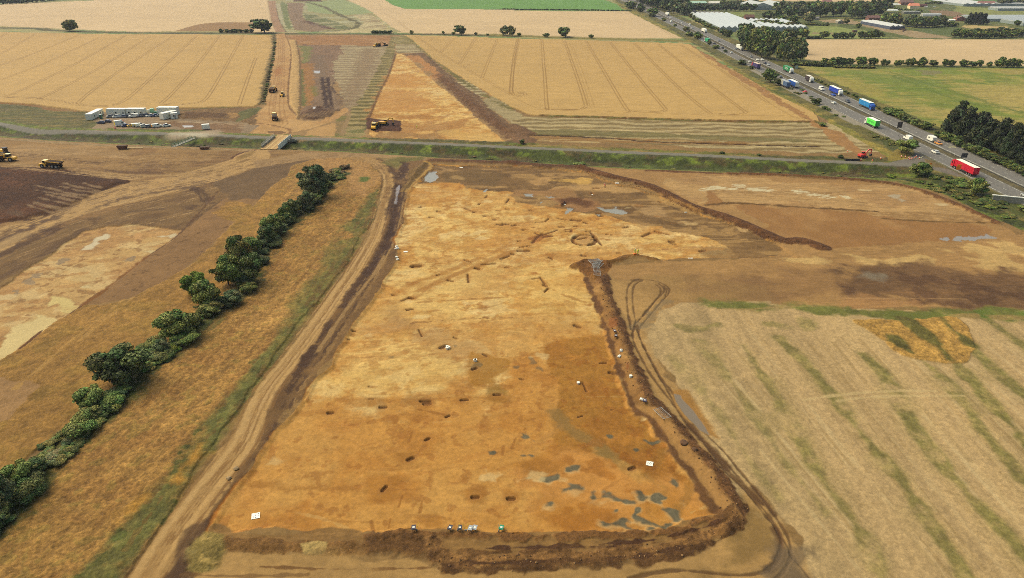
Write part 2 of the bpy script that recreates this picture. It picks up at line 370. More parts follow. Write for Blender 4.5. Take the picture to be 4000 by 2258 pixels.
# the orange dig triangle north of the lane
reg(G(2, [(1405, 535), (1470, 535), (1600, 640), (1800, 830), (2060, 1030), (2200, 1160), (2370, 1310), (2510, 1420), (1900, 1395), (1200, 1400), (1120, 1350), (1140, 1190), (1240, 930), (1330, 760)]), sand, DS, .8, h=-.25)
for pl, c_ in [([(1310, 760), (1500, 740), (1640, 760), (1700, 850), (1500, 880), (1300, 860)], C(206, 148, 76)),
               ([(1230, 930), (1500, 900), (1760, 1000), (1880, 1080), (1600, 1120), (1330, 1130), (1180, 1110)], C(200, 144, 76)),
               ([(1150, 1130), (1700, 1130), (1850, 1180), (1560, 1200), (1150, 1190)], C(176, 120, 54)),
               ([(1440, 1210), (1950, 1230), (2130, 1170), (2200, 1200), (2100, 1280), (1850, 1310), (1500, 1330)], C(178, 126, 66)),
               ([(1600, 620), (1720, 640), (1860, 760), (1820, 800), (1700, 740)], C(196, 142, 86)),
               ([(1200, 1320), (1500, 1330), (1880, 1320), (1920, 1400), (1180, 1400)], C(158, 118, 72)),
               ([(1850, 1340), (2000, 1300), (2330, 1330), (2380, 1400), (2000, 1410)], C(218, 176, 104))]:
    reg(G(2, pl), tx(c_, ('hstreak', .08), ('fine', .06), ('small', .04)), None, 5, alpha=.75, soft=2)
reg(G(2, [(1130, 1185), (1330, 1200), (1470, 1210), (1440, 1310), (1200, 1325), (1120, 1300)]), tx(C(98, 66, 48), ('small', .15), ('fine', .15)), TH, 1.2, h=.3, hs=2)
reg(G(2, [(1300, 640), (1420, 530), (1400, 560), (1240, 940), (1140, 1180), (1130, 1180)]), None)
line(G(2, [(1405, 540), (1330, 760), (1240, 930), (1140, 1180)]), 1.6, C(122, 84, 46), alpha=.8, rag=.5)
# brown heap line to the right of the triangle
reg(G(2, [(1480, 545), (1680, 530), (1800, 620), (1990, 800), (2200, 930), (2330, 1050), (2573, 1260), (2700, 1340), (2480, 1340), (2240, 1190), (2080, 1030), (1920, 880), (1800, 770), (1640, 640)]), tx(C(136, 106, 76), ('small', .08), ('fine', .1), ('dstreak', .08)), TH, 1.5, h=.9, hs=5)
reg(G(2, [(1500, 560), (1620, 570), (1780, 680), (1880, 770), (1820, 790), (1640, 640)]), tx(C(186, 134, 82), ('small', .07), ('fine', .07)), DS, 1.2, h=.6, hs=3)
line(G(2, [(1820, 760), (1950, 860), (2100, 990), (2260, 1130), (2480, 1300), (2560, 1380)]), 7, tx(C(112, 78, 50), ('small', .12), ('fine', .1)), None, rag=1.8, alpha=.8)
reg(G(2, [(1990, 810), (2110, 810), (2330, 940), (2300, 980), (2210, 950)]), pst, SF, 1)
reg(G(2, [(2270, 1000), (2400, 960), (2573, 1090), (2700, 1170), (2700, 1300), (2573, 1240), (2400, 1130)]), tx(C(174, 156, 116), ('hstreak', .12), ('small', .08)), SF, 1.5)
line(G(2, [(1500, 362), (1640, 470), (1900, 680), (2100, 830), (2340, 980), (2600, 1110)]), 4.0, tx(C(124, 112, 52), ('small', .15)), GF, rag=1.6, gap=.25)
line(G(2, [(185, 350), (190, 480), (160, 620), (130, 760), (100, 900), (75, 1040)]), 6, tx(C(116, 98, 48), ('small', .18), ('hstreak', .2)), GF, rag=1.2)

# main haul road going north
reg(G(2, [(200, 340), (290, 335), (330, 400), (350, 520), (345, 640), (325, 800), (320, 1000), (400, 1140), (420, 1210), (650, 1220), (900, 1080), (940, 1120), (760, 1220), (560, 1290), (400, 1330), (300, 1350), (0, 1345), (-90, 1330), (-60, 1200), (80, 1080), (130, 900), (170, 640), (205, 440)]), tx(C(204, 162, 106), ('vstreak', .07), ('small', .04), ('fine', .04), ('mid', .3, .4, C(188, 140, 84), .6)), DT, .8)
reg(G(2, [(320, 400), (400, 400), (435, 600), (440, 800), (440, 1060), (420, 1190), (370, 1110), (320, 1050), (330, 880), (350, 640)]), tx(C(206, 168, 112), ('hstreak', .12), ('small', .06)), DS, .8, h=.4, hs=2)
line(G(2, [(290, 340), (330, 430), (352, 540), (345, 660), (328, 820), (322, 1000), (345, 1090), (410, 1160)]), 1.2, C(128, 90, 50), alpha=.85, rag=.3)
line(G(2, [(400, 410), (437, 560), (445, 800), (445, 1040), (425, 1200)]), 1.5, C(120, 92, 56), alpha=.8, rag=.5)
for x0, x1 in [(225, 110), (245, 150), (262, 170), (270, 215), (285, 260)]:
    line(G(2, [(x0 + 5, 380), (x0, 600), ((x0 + x1) / 2 + 10, 850), (x1 + 20, 1100), (x1 + 60, 1250)]), .7, C(160, 116, 68), alpha=.55, rag=.2)
for a in [[(215, 690), (200, 760)], [(240, 680), (235, 740)]]: line(G(2, a), 3, C(176, 116, 62), alpha=.6, rag=1)
reg(G(2, [(0, 1190), (200, 1200), (300, 1300), (200, 1340), (-60, 1330)]), tx(C(196, 152, 96), ('hstreak', .14), ('small', .08)), None, 3, alpha=.8)
line(G(2, [(-70, 1240), (100, 1250), (300, 1290), (340, 1320), (290, 1370), (200, 1400)]), 1.6, C(138, 98, 58), alpha=.8, rag=.6)
reg(G(2, [(120, 1320), (260, 1320), (300, 1340), (200, 1345), (100, 1340)]), C(120, 88, 52), None, 1, alpha=.8)
reg(G(2, [(500, 1320), (600, 1290), (780, 1240), (790, 1350), (760, 1385), (500, 1360)]), tx(C(200, 158, 104), ('small', .07), ('fine', .06)), DS, 1.5)

# right wheat field
reg(G(3, [(-1075, 355), (0, 388), (700, 405), (1400, 430), (1780, 445), (1900, 520), (2100, 640), (2350, 780), (2573, 900), (2800, 1000), (3000, 1100), (3090, 1200), (3110, 1230), (3000, 1235), (2573, 1232), (2000, 1215), (1200, 1195), (600, 1175), (200, 1165), (40, 1100), (-260, 930), (-500, 780), (-780, 600), (-1000, 400)]), wheat_near, WH, .6, h=.6)
for a in [[(55, 400), (15, 620), (0, 830), (-2, 940), (60, 975), (130, 965), (120, 945), (60, 945)], [(300, 405), (330, 800), (350, 1080), (385, 1110), (560, 1112), (690, 1108), (745, 1080)],
          [(528, 415), (660, 800), (745, 1070)], [(745, 420), (950, 770), (1140, 1090), (1200, 1125), (1300, 1132), (1480, 1135), (1545, 1115)],
          [(985, 430), (1300, 820), (1545, 1110)], [(1228, 440), (1600, 820), (1950, 1120), (2050, 1150), (2250, 1160), (2350, 1145)],
          [(1470, 450), (1900, 800), (2350, 1140)], [(1700, 460), (2200, 780), (2573, 1040)]]:
    g = G(3, a)
    line(g, .65, C(150, 112, 52), off=.95, alpha=.8, soft=.3); line(g, .65, C(150, 112, 52), off=-.95, alpha=.7, soft=.3)
for a in [[(600, 440), (720, 760), (830, 1090)], [(580, 440), (690, 760), (790, 1090)]]: line(G(3, a), .5, C(160, 122, 60), alpha=.45)
for a in [[(1600, 365), (1850, 535), (2040, 655), (2270, 790), (2573, 970)], [(1750, 420), (1780, 385)], [(1860, 530), (1985, 395)], [(2045, 650), (2205, 395)], [(2270, 790), (2425, 400)], [(2560, 960), (2570, 780), (2640, 400)], [(2060, 660), (2140, 655), (2130, 672), (2080, 665)]]:
    g = G(2, a)
    line(g, .6, C(158, 118, 58), off=.95, alpha=.65, soft=.3, sm=2); line(g, .6, C(158, 118, 58), off=-.95, alpha=.65, soft=.3, sm=2)
line(G(3, [(10, 985), (120, 1040), (260, 1095), (500, 1108)]), .6, C(158, 118, 58), alpha=.6)
for a in [[(-100, 392), (800, 415), (1800, 450)], [(100, 1110), (900, 1130), (1900, 1165), (2573, 1170), (2950, 1190)], [(2573, 1040), (2800, 1170), (2950, 1215)]]: line(G(3, a), .8, C(158, 118, 58), alpha=.5)

# striped ground south of it, down to the lane
hz = striped(C(146, 124, 80), C(192, 172, 128), 8.2, .035, 1.6, .5, (('hlong', .12), ('hstreak', .1), ('small', .05)))
reg(G(3, [(100, 1165), (600, 1178), (2000, 1220), (3090, 1232), (3500, 1250), (3800, 1400), (3870, 1530), (3000, 1545), (2573, 1520), (1288, 1450), (0, 1400), (-60, 1250)]), hz, SF, 1.2)
reg(G(3, [(3000, 1250), (3300, 1240), (3600, 1340), (3800, 1460), (3700, 1480), (3300, 1400)]), tx(C(196, 176, 132), ('hstreak', .1), ('blot', .3, .3, C(150, 130, 84), .6)), SF, 3)
line(G(3, [(300, 1168), (1000, 1188), (2000, 1218), (3090, 1232)]), 3.2, tx(C(126, 90, 44), ('small', .15), ('hlong', .3, .3, C(110, 112, 50), .8)), GF, rag=.6)
reg(G(3, [(-50, 1350), (600, 1370), (1500, 1400), (2573, 1440), (2573, 1465), (1500, 1440), (600, 1430), (-50, 1400)]), tx(C(158, 120, 70), ('hstreak', .12), ('hlong', .3, .3, C(196, 172, 124), .8)), GR, 1)
reg(G(3, [(100, 1300), (800, 1310), (2000, 1360), (3000, 1405), (3000, 1430), (2000, 1400), (800, 1370), (50, 1340)]), tx(C(122, 112, 62), ('hstreak', .15), ('mid', .1)), GF, 1.5, alpha=.8)
line(G(3, [(-20, 1352), (500, 1365), (1000, 1390), (1400, 1420), (2000, 1440), (2573, 1460), (3070, 1470)]), 2.0, C(72, 48, 26), rag=.4, h=-.4)
reg(G(6, [(2440, -60), (2700, -20), (2800, 60), (2740, 140), (2560, 130)]), tx(C(128, 96, 66), ('small', .12)), TH, 2, h=.5, hs=3)
reg(G(7, [(-80, 60), (100, 70), (230, 100), (220, 160), (60, 180), (-60, 170)]), tx(C(132, 100, 72), ('small', .12)), TH, 2, h=.5, hs=3)
# verge between wheat and motorway
reg(G(0, [(1590, 10), (1640, 45), (1700, 72), (1745, 95), (1790, 118), (1850, 158), (1930, 205), (1960, 222), (2070, 282), (2160, 322), (2250, 370), (2290, 400), (2250, 408), (2150, 345), (2060, 292), (1940, 235), (1860, 185), (1790, 135), (1740, 108), (1690, 85), (1600, 40), (1565, 22), (1540, 0)]), tx(C(140, 134, 58), ('small', .13), ('fine', .12), ('mid', .4, .3, C(172, 148, 72), .7), ('blot', .6, .3, C(92, 102, 42), .8)), GB, .8)
reg(G(0, [(1735, 112), (1800, 150), (1870, 195), (1950, 243), (2040, 300), (2120, 340), (2190, 390), (2150, 392), (2060, 325), (1950, 258), (1860, 203), (1790, 155)]), tx(C(176, 132, 82), ('small', .1), ('fine', .07)), GR, 1.5)

# right of the motorway: verge, meadow, wheat, gardens
reg(G(0, [(1580, -30), (1640, 8), (1760, 52), (1900, 115), (1990, 160), (2100, 205), (2300, 300), (2440, 372), (2700, 480), (3400, 480), (3400, 60), (2000, -40)]), tx(C(110, 118, 56), ('small', .1), ('mid', .4, .3, C(150, 142, 84), .7), ('blot', .4, .3, C(82, 98, 44), .7)), GF)
reg(G(4, [(300, 665), (1000, 690), (1500, 690), (2600, 680), (3600, 700), (3600, 1500), (2573, 1300), (2200, 1230), (1700, 1290), (1200, 1130), (950, 1010), (640, 880), (380, 760)]), meadow, GF, 1.5, h=.1)
for pl, c_, al in [([(1900, 850), (2300, 840), (3400, 900), (3400, 1150), (2573, 1080), (2150, 980)], C(188, 168, 96), .75), ([(2250, 700), (3300, 700), (3300, 760), (2400, 740)], C(186, 162, 98), .7), ([(480, 760), (900, 800), (1250, 900), (1250, 1030), (1000, 980), (640, 850)], C(176, 158, 80), .65),
                   ([(1300, 870), (1700, 900), (2100, 1010), (2400, 1160), (1800, 1100), (1400, 980)], C(120, 138, 44), .6), ([(700, 700), (1400, 760), (1500, 860), (900, 780)], C(128, 142, 58), .6)]: reg(G(4, pl), tx(c_, ('hstreak', .1), ('small', .06)), None, 7, alpha=al, soft=6)
for a in [[(1200, 720), (1700, 870), (2200, 1030), (2700, 1180)], [(1250, 760), (1900, 1000), (2573, 1130)]]: line(G(4, a), 5, C(104, 122, 44), rag=2, alpha=.6)
reg(G(4, [(1480, 715), (1720, 720), (1700, 760), (1520, 750)]), C(140, 132, 94), None, 4, alpha=.8)
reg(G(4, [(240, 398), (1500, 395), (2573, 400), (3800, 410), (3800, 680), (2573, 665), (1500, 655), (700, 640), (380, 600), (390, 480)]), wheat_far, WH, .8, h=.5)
reg(G(4, [(400, 270), (600, 255), (900, 300), (1150, 330), (1200, 390), (600, 390), (400, 350), (300, 300)]), tx(C(150, 160, 84), ('hstreak', .1), ('small', .08)), GF, 2)
reg(G(4, [(430, 320), (700, 330), (1100, 350), (1100, 365), (600, 345), (440, 345)]), C(160, 138, 100), None, 2, alpha=.8)
reg(G(4, [(480, 200), (800, 190), (1000, 240), (1300, 300), (1500, 310), (1880, 385), (1500, 385), (1200, 320), (900, 250), (600, 225)]), tx(C(176, 152, 116), ('hstreak', .12)), DT, 2)
reg(G(4, [(1900, 60), (2600, 110), (2600, 180), (2200, 180), (1850, 140)]), tx(C(150, 154, 86), ('hstreak', .12), ('mid', .1)), GF, 2)
reg(G(4, [(1620, 100), (1850, 110), (2000, 150), (1850, 165), (1640, 150)]), C(150, 124, 92), GR, 2)
reg(G(4, [(1500, 280), (1850, 260), (1950, 300), (1800, 360), (1560, 330)]), tx(C(104, 116, 60), ('small', .12)), GF, 3)
reg(G(4, [(1950, 255), (2400, 265), (2480, 295), (2100, 290), (1960, 275)]), C(206, 180, 124), WH, 2)
reg(G(4, [(-400, -20), (1400, -10), (1380, 22), (600, 15), (-300, 5)]), wheat_far, WH, 2)
reg(G(4, [(1600, -20), (2700, -10), (2700, 30), (2100, 25), (1650, 20)]), tx(C(106, 138, 72), ('hlong', .07)), GF, 2)
reg(G(3, [(2100, 125), (2430, 120), (2440, 150), (2300, 165), (2120, 150)]), tx(C(140, 150, 78), ('hstreak', .1)), GF, 2)
reg(G(3, [(2170, 325), (2240, 330), (2240, 370), (2180, 360)]), C(126, 142, 70), GF, 1)

# left banks by the compound, and the compound itself
reg(G(1, [(-900, 950), (0, 1040), (300, 1065), (560, 1115), (850, 1130), (1000, 1150), (1050, 1220), (980, 1280), (700, 1330), (300, 1320), (0, 1240), (-900, 1150)]), tx(C(134, 118, 62), ('mid', .08), ('small', .12), ('fine', .1), ('xstreak', .35, .4, C(176, 136, 88), .9), ('xstreak', -.5, .3, C(92, 96, 44), .8)), GB, 1, t=.5)
reg(G(1, [(1750, 1120), (2100, 1090), (2500, 1080), (2600, 1090), (2573, 1260), (2420, 1250), (1760, 1200)]), tx(C(138, 108, 72), ('hstreak', .12), ('small', .1)), TH, 1.5, h=.8, hs=5)
reg(G(1, [(1830, 1130), (2150, 1140), (2290, 1160), (2280, 1200), (1850, 1190)]), tx(C(106, 78, 50), ('hstreak', .15)), None, 2, alpha=.8)
reg(G(1, [(2320, 1150), (2450, 1145), (2400, 1210), (2310, 1200)]), C(180, 140, 88), None, 2, alpha=.8)
line(G(1, [(2400, 1090), (2100, 1090), (1800, 1118)]), 3, tx(C(104, 96, 44), ('small', .15)), GB, rag=.8)
reg(G(1, [(1050, 1120), (1790, 1120), (1800, 1200), (2480, 1240), (2573, 1270), (2500, 1340), (2150, 1320), (1700, 1315), (1050, 1320), (850, 1320), (700, 1325), (900, 1290), (1000, 1240), (960, 1200)]), yardgravel, DT, 1)
reg(G(1, [(1650, 1220), (2480, 1245), (2420, 1330), (2300, 1340), (1800, 1290)]), tx(C(142, 110, 78), ('hstreak', .1), ('small', .08), ('mid', .5, .3, C(176, 152, 122), .7)), GR, 1.5)
for a in [[(1300, 1212), (1800, 1222), (2500, 1250)], [(1400, 1218), (1900, 1232), (2480, 1262)]]: line(G(1, a), .8, C(196, 170, 136), alpha=.7)
reg(G(1, [(1830, 1265), (1930, 1262), (1940, 1276), (1850, 1285)]), C(206, 200, 192), PU, .5, alpha=.8)
reg(G(1, [(1085, 1285), (1200, 1295), (1700, 1300), (2070, 1305), (2080, 1325), (1500, 1325), (1120, 1312)]), tx(C(100, 104, 44), ('small', .15), ('fine', .15)), GB, .6, t=.5)
reg(G(2, [(-160, 1140), (20, 1075), (60, 1090), (-60, 1200), (-200, 1240)]), tx(C(112, 108, 56), ('small', .15)), GB, 1)
# ---- lane and drainage ditch with its grass banks
lane_pts = np.vstack([G(1, [(-900, 1130), (-300, 1200), (0, 1247), (200, 1280), (420, 1306), (700, 1316), (1000, 1326), (1600, 1342), (2000, 1352)]),
                      G(6, [(0, 92), (400, 103), (800, 118), (1400, 143), (2000, 168), (2573, 195)]),
                      G(7, [(600, 220), (1100, 245), (1800, 272), (2573, 310)]), G(8, [(400, 588), (800, 602), (1150, 618), (1400, 628)])])
low = np.vstack([G(5, [(-900, 320), (0, 352), (600, 392), (1200, 425), (1800, 445), (2573, 470)]), G(6, [(250, 200), (1000, 238), (1700, 285), (2573, 335)]),
                 G(7, [(700, 385), (1500, 425), (2573, 468)]), G(8, [(600, 745), (1300, 800), (1700, 895), (2000, 1030), (2250, 1170), (2573, 1290), (3200, 1600)])])
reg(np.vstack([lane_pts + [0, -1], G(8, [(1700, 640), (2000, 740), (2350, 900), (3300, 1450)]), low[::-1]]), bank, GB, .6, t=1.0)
ditch_mid = np.vstack([0.5 * (G(5, [(-900, 240), (0, 262), (600, 318), (1200, 330), (1800, 370), (2573, 390)]) + G(5, [(-900, 250), (0, 300), (600, 340), (1200, 380), (1800, 400), (2573, 425)])),
                       G(6, [(400, 165), (1000, 190), (1700, 230), (2573, 275)]), G(7, [(700, 315), (1500, 350), (2573, 395)]), G(8, [(600, 675), (1300, 700)])])
line(ditch_mid, 13, None, h=-2.2, soft=5, t=1)
line(ditch_mid, 6, tx(C(98, 82, 50), ('small', .16), ('fine', .15), ('mid', .1, .4, C(84, 96, 40), .85)), rag=2, ragf='rag', alpha=.75)
reg(np.vstack([low + [0, 7], low[::-1]]), bank_pale, GB, .8, alpha=.85)
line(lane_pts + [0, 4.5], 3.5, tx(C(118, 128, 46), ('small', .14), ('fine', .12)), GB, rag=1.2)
line(G(6, [(1180, 105), (1700, 125), (2500, 155)]), 6, green_rough, GB, rag=1.5)
line(G(7, [(200, 180), (900, 212), (1700, 245), (2573, 290)]), 6, tx(C(120, 118, 48), ('small', .16), ('fine', .12), ('hlong', .4, .3, C(160, 136, 78), .8)), GB, rag=1.5)
line(G(8, [(0, 545), (500, 560), (900, 580), (1250, 570)]), 6, green_rough, GB, rag=1.2)
line(G(6, [(300, 110), (700, 100), (1000, 125), (1200, 130)]), 5, tx(C(172, 140, 104), ('small', .08)), DT, rag=1)
# motorway (straight, north to south), with hard strips, median and verges
def mxc(y): return np.interp(y, [0, 350, 620, 800, 1100, 1400, 6000], [200.8, 201, 203, 208, 212, 213, 225])
my = np.array([150, 260, 400, 520, 640, 760, 900, 1050, 1250, 1500, 2000, 3000])
def mw(off0, off1, f, k, **kw):
    a = np.stack([mxc(my) + off0, my], 1); b = np.stack([mxc(my) + off1, my], 1)
    reg(np.vstack([a, b[::-1]]), f, k, soft=.15, **kw)
mw(-24, 26, tx(C(112, 106, 56), ('small', .14), ('fine', .12), ('mid', .3, .4, C(142, 128, 68), .7), ('blot', .5, .3, C(84, 94, 44), .8)), GB, rag=1.2, t=1)
mw(-12.2, 13.3, asphalt, MW, h=.25)
mw(-2.4, 2.2, tx(C(112, 102, 72), ('small', .1), ('fine', .12), ('vstreak', .08)), GB, h=.3)
mw(.9, 1.9, C(96, 92, 84), GR)
reg(np.array([(184.0, 372), (186.5, 372), (189.2, 330), (189.4, 420), (190, 560), (186, 560), (184.4, 470)]), tx(C(166, 156, 140), ('vstreak', .05)), MW, .15, sm=1)
# slip lane junction with the lane
reg(np.vstack([G(8, [(1250, 596), (1420, 560), (1480, 500), (1415, 455), (1560, 540), (1760, 640), (1900, 710), (2010, 760), (1900, 745), (1700, 690), (1560, 655), (1400, 650), (1100, 632)])]), tx(C(132, 124, 116), ('small', .04), ('fine', .04)), RD, .3, h=.1)
reg(G(8, [(1570, 570), (1640, 585), (1760, 640), (1800, 668), (1680, 655), (1590, 610)]), tx(C(126, 108, 70), ('small', .15)), GB, .4, h=.2)
reg(G(8, [(1200, 596), (1400, 570), (1465, 520), (1440, 480), (1300, 470), (1200, 540)]), tx(C(160, 140, 66), ('small', .14)), GB, .5, t=1)
line(lane_pts, 4.4, tx(C(140, 134, 124), ('small', .04), ('fine', .03)), RD, soft=.25, h=.08)
line(G(1, [(1820, 1352), (2000, 1345), (2140, 1340)]), 12, tx(C(186, 166, 142), ('small', .1)), DT, rag=1.5, ragf='rag')
line(G(1, [(1750, 1345), (2080, 1358)]), 5, tx(C(200, 190, 170), ('small', .08)), DT, rag=1)
# ---- south of the ditch, left: worked ground
def more_ruts():
    r = random.Random(9)
    base = [[(2573, 700), (2000, 840), (1300, 1010), (700, 1180), (0, 1400), (-300, 1500)], [(2573, 600), (2150, 720), (1500, 850), (900, 1000), (400, 1200), (-200, 1420)], [(2500, 900), (2000, 1010), (1300, 1200), (700, 1380), (200, 1560)],
            [(2100, 690), (1500, 690), (900, 640), (300, 590), (-100, 570)], [(2300, 600), (1700, 620), (1100, 590), (500, 530), (0, 500)], [(1900, 760), (1400, 745), (900, 700), (300, 650), (-100, 630)]]
    for k in range(64):
        b = base[k % 6]; dy = r.uniform(-75, 75) if k % 6 < 3 else r.uniform(-45, 45)
        pts = [(x + r.uniform(-30, 30), y + dy + r.uniform(-12, 12)) for x, y in b]
        i0 = r.randrange(0, 3); pts = pts[i0:i0 + r.randrange(3, 6)]
        if len(pts) < 3: continue
        g = G(5, pts); dark = r.random() < .62
        for o in (-1.05, 1.05): line(g, r.uniform(.35, .8), C(112, 82, 50) if dark else C(204, 168, 120), off=o, rag=.35, alpha=r.uniform(.3, .65), gap=r.uniform(.1, .4))
sb = low + [0, -1.0]
reg(np.vstack([low[:8] + [0, .5], G(6, [(1200, 270), (1500, 330), (1400, 420), (1200, 480)]), G(0, [(760, 480), (600, 560), (0, 860), (-900, 1100)])]), worked, GR, .6)
line(low[:7] + [0, -2.5], 2.6, tx(C(176, 146, 106), ('small', .08)), DT, rag=.4)
line(low[:7] + [0, -2.5], .7, C(126, 112, 60), alpha=.7, rag=.3)
reg(G(5, [(0, 430), (900, 440), (1500, 520), (900, 560), (250, 560), (0, 520)]), tx(C(176, 142, 98), ('xstreak', .12), ('small', .05)), None, 5, alpha=.7, soft=3)
for yy, a in [(560, .5), (600, .6), (620, .4), (660, .6), (690, .5), (720, .4), (530, .4), (490, .4)]:
    line(G(5, [(700, yy), (1300, yy + 12), (1900, yy + 30), (2300, yy - 10 + (yy - 480) * .2)]), 1.4, C(128, 94, 58), alpha=a, rag=1.6, gap=.35)
    line(G(5, [(1300, yy - 40), (1800, yy - 30), (2500, yy - 60 + (yy - 480) * .3)]), .9, C(120, 90, 56), alpha=a, rag=1.0, gap=.4)
reg(G(5, [(950, 690), (1150, 672), (1350, 690), (1640, 712), (1400, 725), (1100, 715)]), tx(C(112, 82, 54), ('small', .15)), None, 1.5, alpha=.85)
reg(G(5, [(2290, 570), (2400, 510), (2573, 475), (2600, 500), (2480, 570), (2350, 592)]), tx(C(104, 70, 46), ('small', .12), ('fine', .12)), TH, 1, h=1.0, hs=4)
line(G(5, [(560, 640), (1000, 700), (1350, 735), (1800, 720), (2200, 660)]), 3, C(190, 154, 104), alpha=.7, rag=1.2)
line(G(5, [(0, 605), (500, 660), (900, 720), (1300, 760)]), 2.2, C(186, 152, 106), alpha=.8, rag=.8)
reg(G(5, [(-900, 640), (0, 645), (400, 650), (650, 680), (1000, 740), (1320, 795), (1180, 840), (1000, 890), (640, 1080), (330, 1180), (0, 1232), (-900, 1400)]), topsoil, TH, 1.2, h=.6, hs=5)
for a in [[(1020, 868), (920, 850), (820, 815)], [(1000, 895), (800, 865), (640, 820)], [(960, 915), (800, 900), (620, 860)], [(900, 950), (700, 930), (520, 880), (350, 850)],
          [(850, 975), (600, 935), (360, 895)], [(780, 1010), (620, 975), (470, 935)], [(720, 1035), (560, 1010), (380, 970)], [(690, 1060), (520, 1060), (340, 1015)], [(640, 1080), (480, 1065), (350, 1030)], [(570, 1110), (420, 1090), (270, 1040)]]:
    line(G(5, a), 2.0, tx(C(150, 122, 92), ('small', .06)), wd2=.7, rag=.4, alpha=.85)
for k in range(5): line(G(5, [(330 - 40 * k, 1180 - 8 * k), (200 - 40 * k, 1120), (120 - 50 * k, 1060)]), .8, C(112, 86, 64), alpha=.6, rag=.4)
reg(G(5, [(2573, 480), (2700, 470), (2700, 600), (2573, 660), (2300, 745), (2000, 845), (1500, 960), (1200, 1025), (900, 1115), (600, 1225), (300, 1350), (-100, 1560), (-900, 1750), (-900, 1300), (0, 1250), (330, 1195), (640, 1095), (1010, 905), (1330, 800), (1700, 750), (2100, 640), (2400, 545)]), tx(C(192, 154, 100), ('small', .05), ('mid', .06), ('fine', .05), ('dstreak', .03)), DT, .8)
ruts = [[(2573, 560), (2200, 690), (1500, 800), (1000, 940), (600, 1110), (0, 1330)], [(2573, 600), (2100, 740), (1500, 870), (900, 1010), (500, 1180), (0, 1400)],
        [(2573, 630), (2000, 810), (1300, 960), (700, 1130), (0, 1450)], [(2573, 520), (2250, 640), (1700, 770), (1250, 840), (800, 1010), (0, 1290)]]
for a in ruts:
    for o in (-2.2, -.8, 1.0, 2.4): line(G(5, a), .8, C(130, 98, 56), off=o, alpha=.5, rag=.5, gap=.3)
    line(G(5, a), .9, C(200, 164, 112), off=0, alpha=.5, rag=.5, gap=.35)
reg(G(5, [(2573, 730), (2000, 850), (1200, 1060), (700, 1220), (-200, 1640), (-200, 1900), (500, 1800), (2000, 1230), (2573, 850)]), tx(C(134, 104, 66), ('dstreak', .05), ('mid', .07), ('small', .09), ('fine', .08), ('blot', .6, .3, C(112, 84, 54), .6)), GR, 1)
more_ruts()
for a, wd_, c_ in [([(2560, 740), (2200, 800), (1900, 850), (1500, 920), (1100, 1010), (700, 1180), (300, 1340), (0, 1454)], 3.2, C(98, 72, 48)),
                   ([(1980, 855), (2060, 920), (2080, 980), (2040, 1020), (1920, 1070)], 2.2, C(88, 64, 44)), ([(1930, 870), (2010, 930), (2010, 1000), (1960, 1040)], 1.2, C(88, 64, 44)),
                   ([(1900, 1060), (2000, 1025), (2130, 1010)], 3.0, C(84, 60, 42)), ([(2573, 820), (2400, 900), (2180, 1020), (2000, 1140), (1880, 1250)], 1.6, C(106, 80, 54)),
                   ([(900, 1180), (1100, 1130), (1400, 1090), (1900, 1060)], 2.0, C(112, 86, 58)), ([(940, 1180), (960, 1210)], 3, C(104, 78, 52))]:
    line(G(5, a), wd_, c_, rag=.8, alpha=.8, gap=.18)
for a, c_, w_ in [([(0, 100), (400, -60), (600, -150)], C(92, 66, 46), 3), ([(0, 250), (300, 110), (560, -10)], C(86, 62, 44), 4), ([(0, 310), (400, 130), (700, 0)], C(126, 98, 60), 2),
              ([(0, 400), (200, 290), (500, 170), (800, 10)], C(120, 92, 58), 3), ([(0, 480), (300, 320), (600, 140), (860, -10)], C(106, 80, 54), 3.5), ([(0, 540), (300, 390), (650, 190)], C(158, 126, 78), 2.5),
              ([(0, 160), (100, 110), (210, 50)], C(186, 152, 104), 5)]:
    line(G(9, a), w_, c_, rag=.6, alpha=.8, gap=.12)
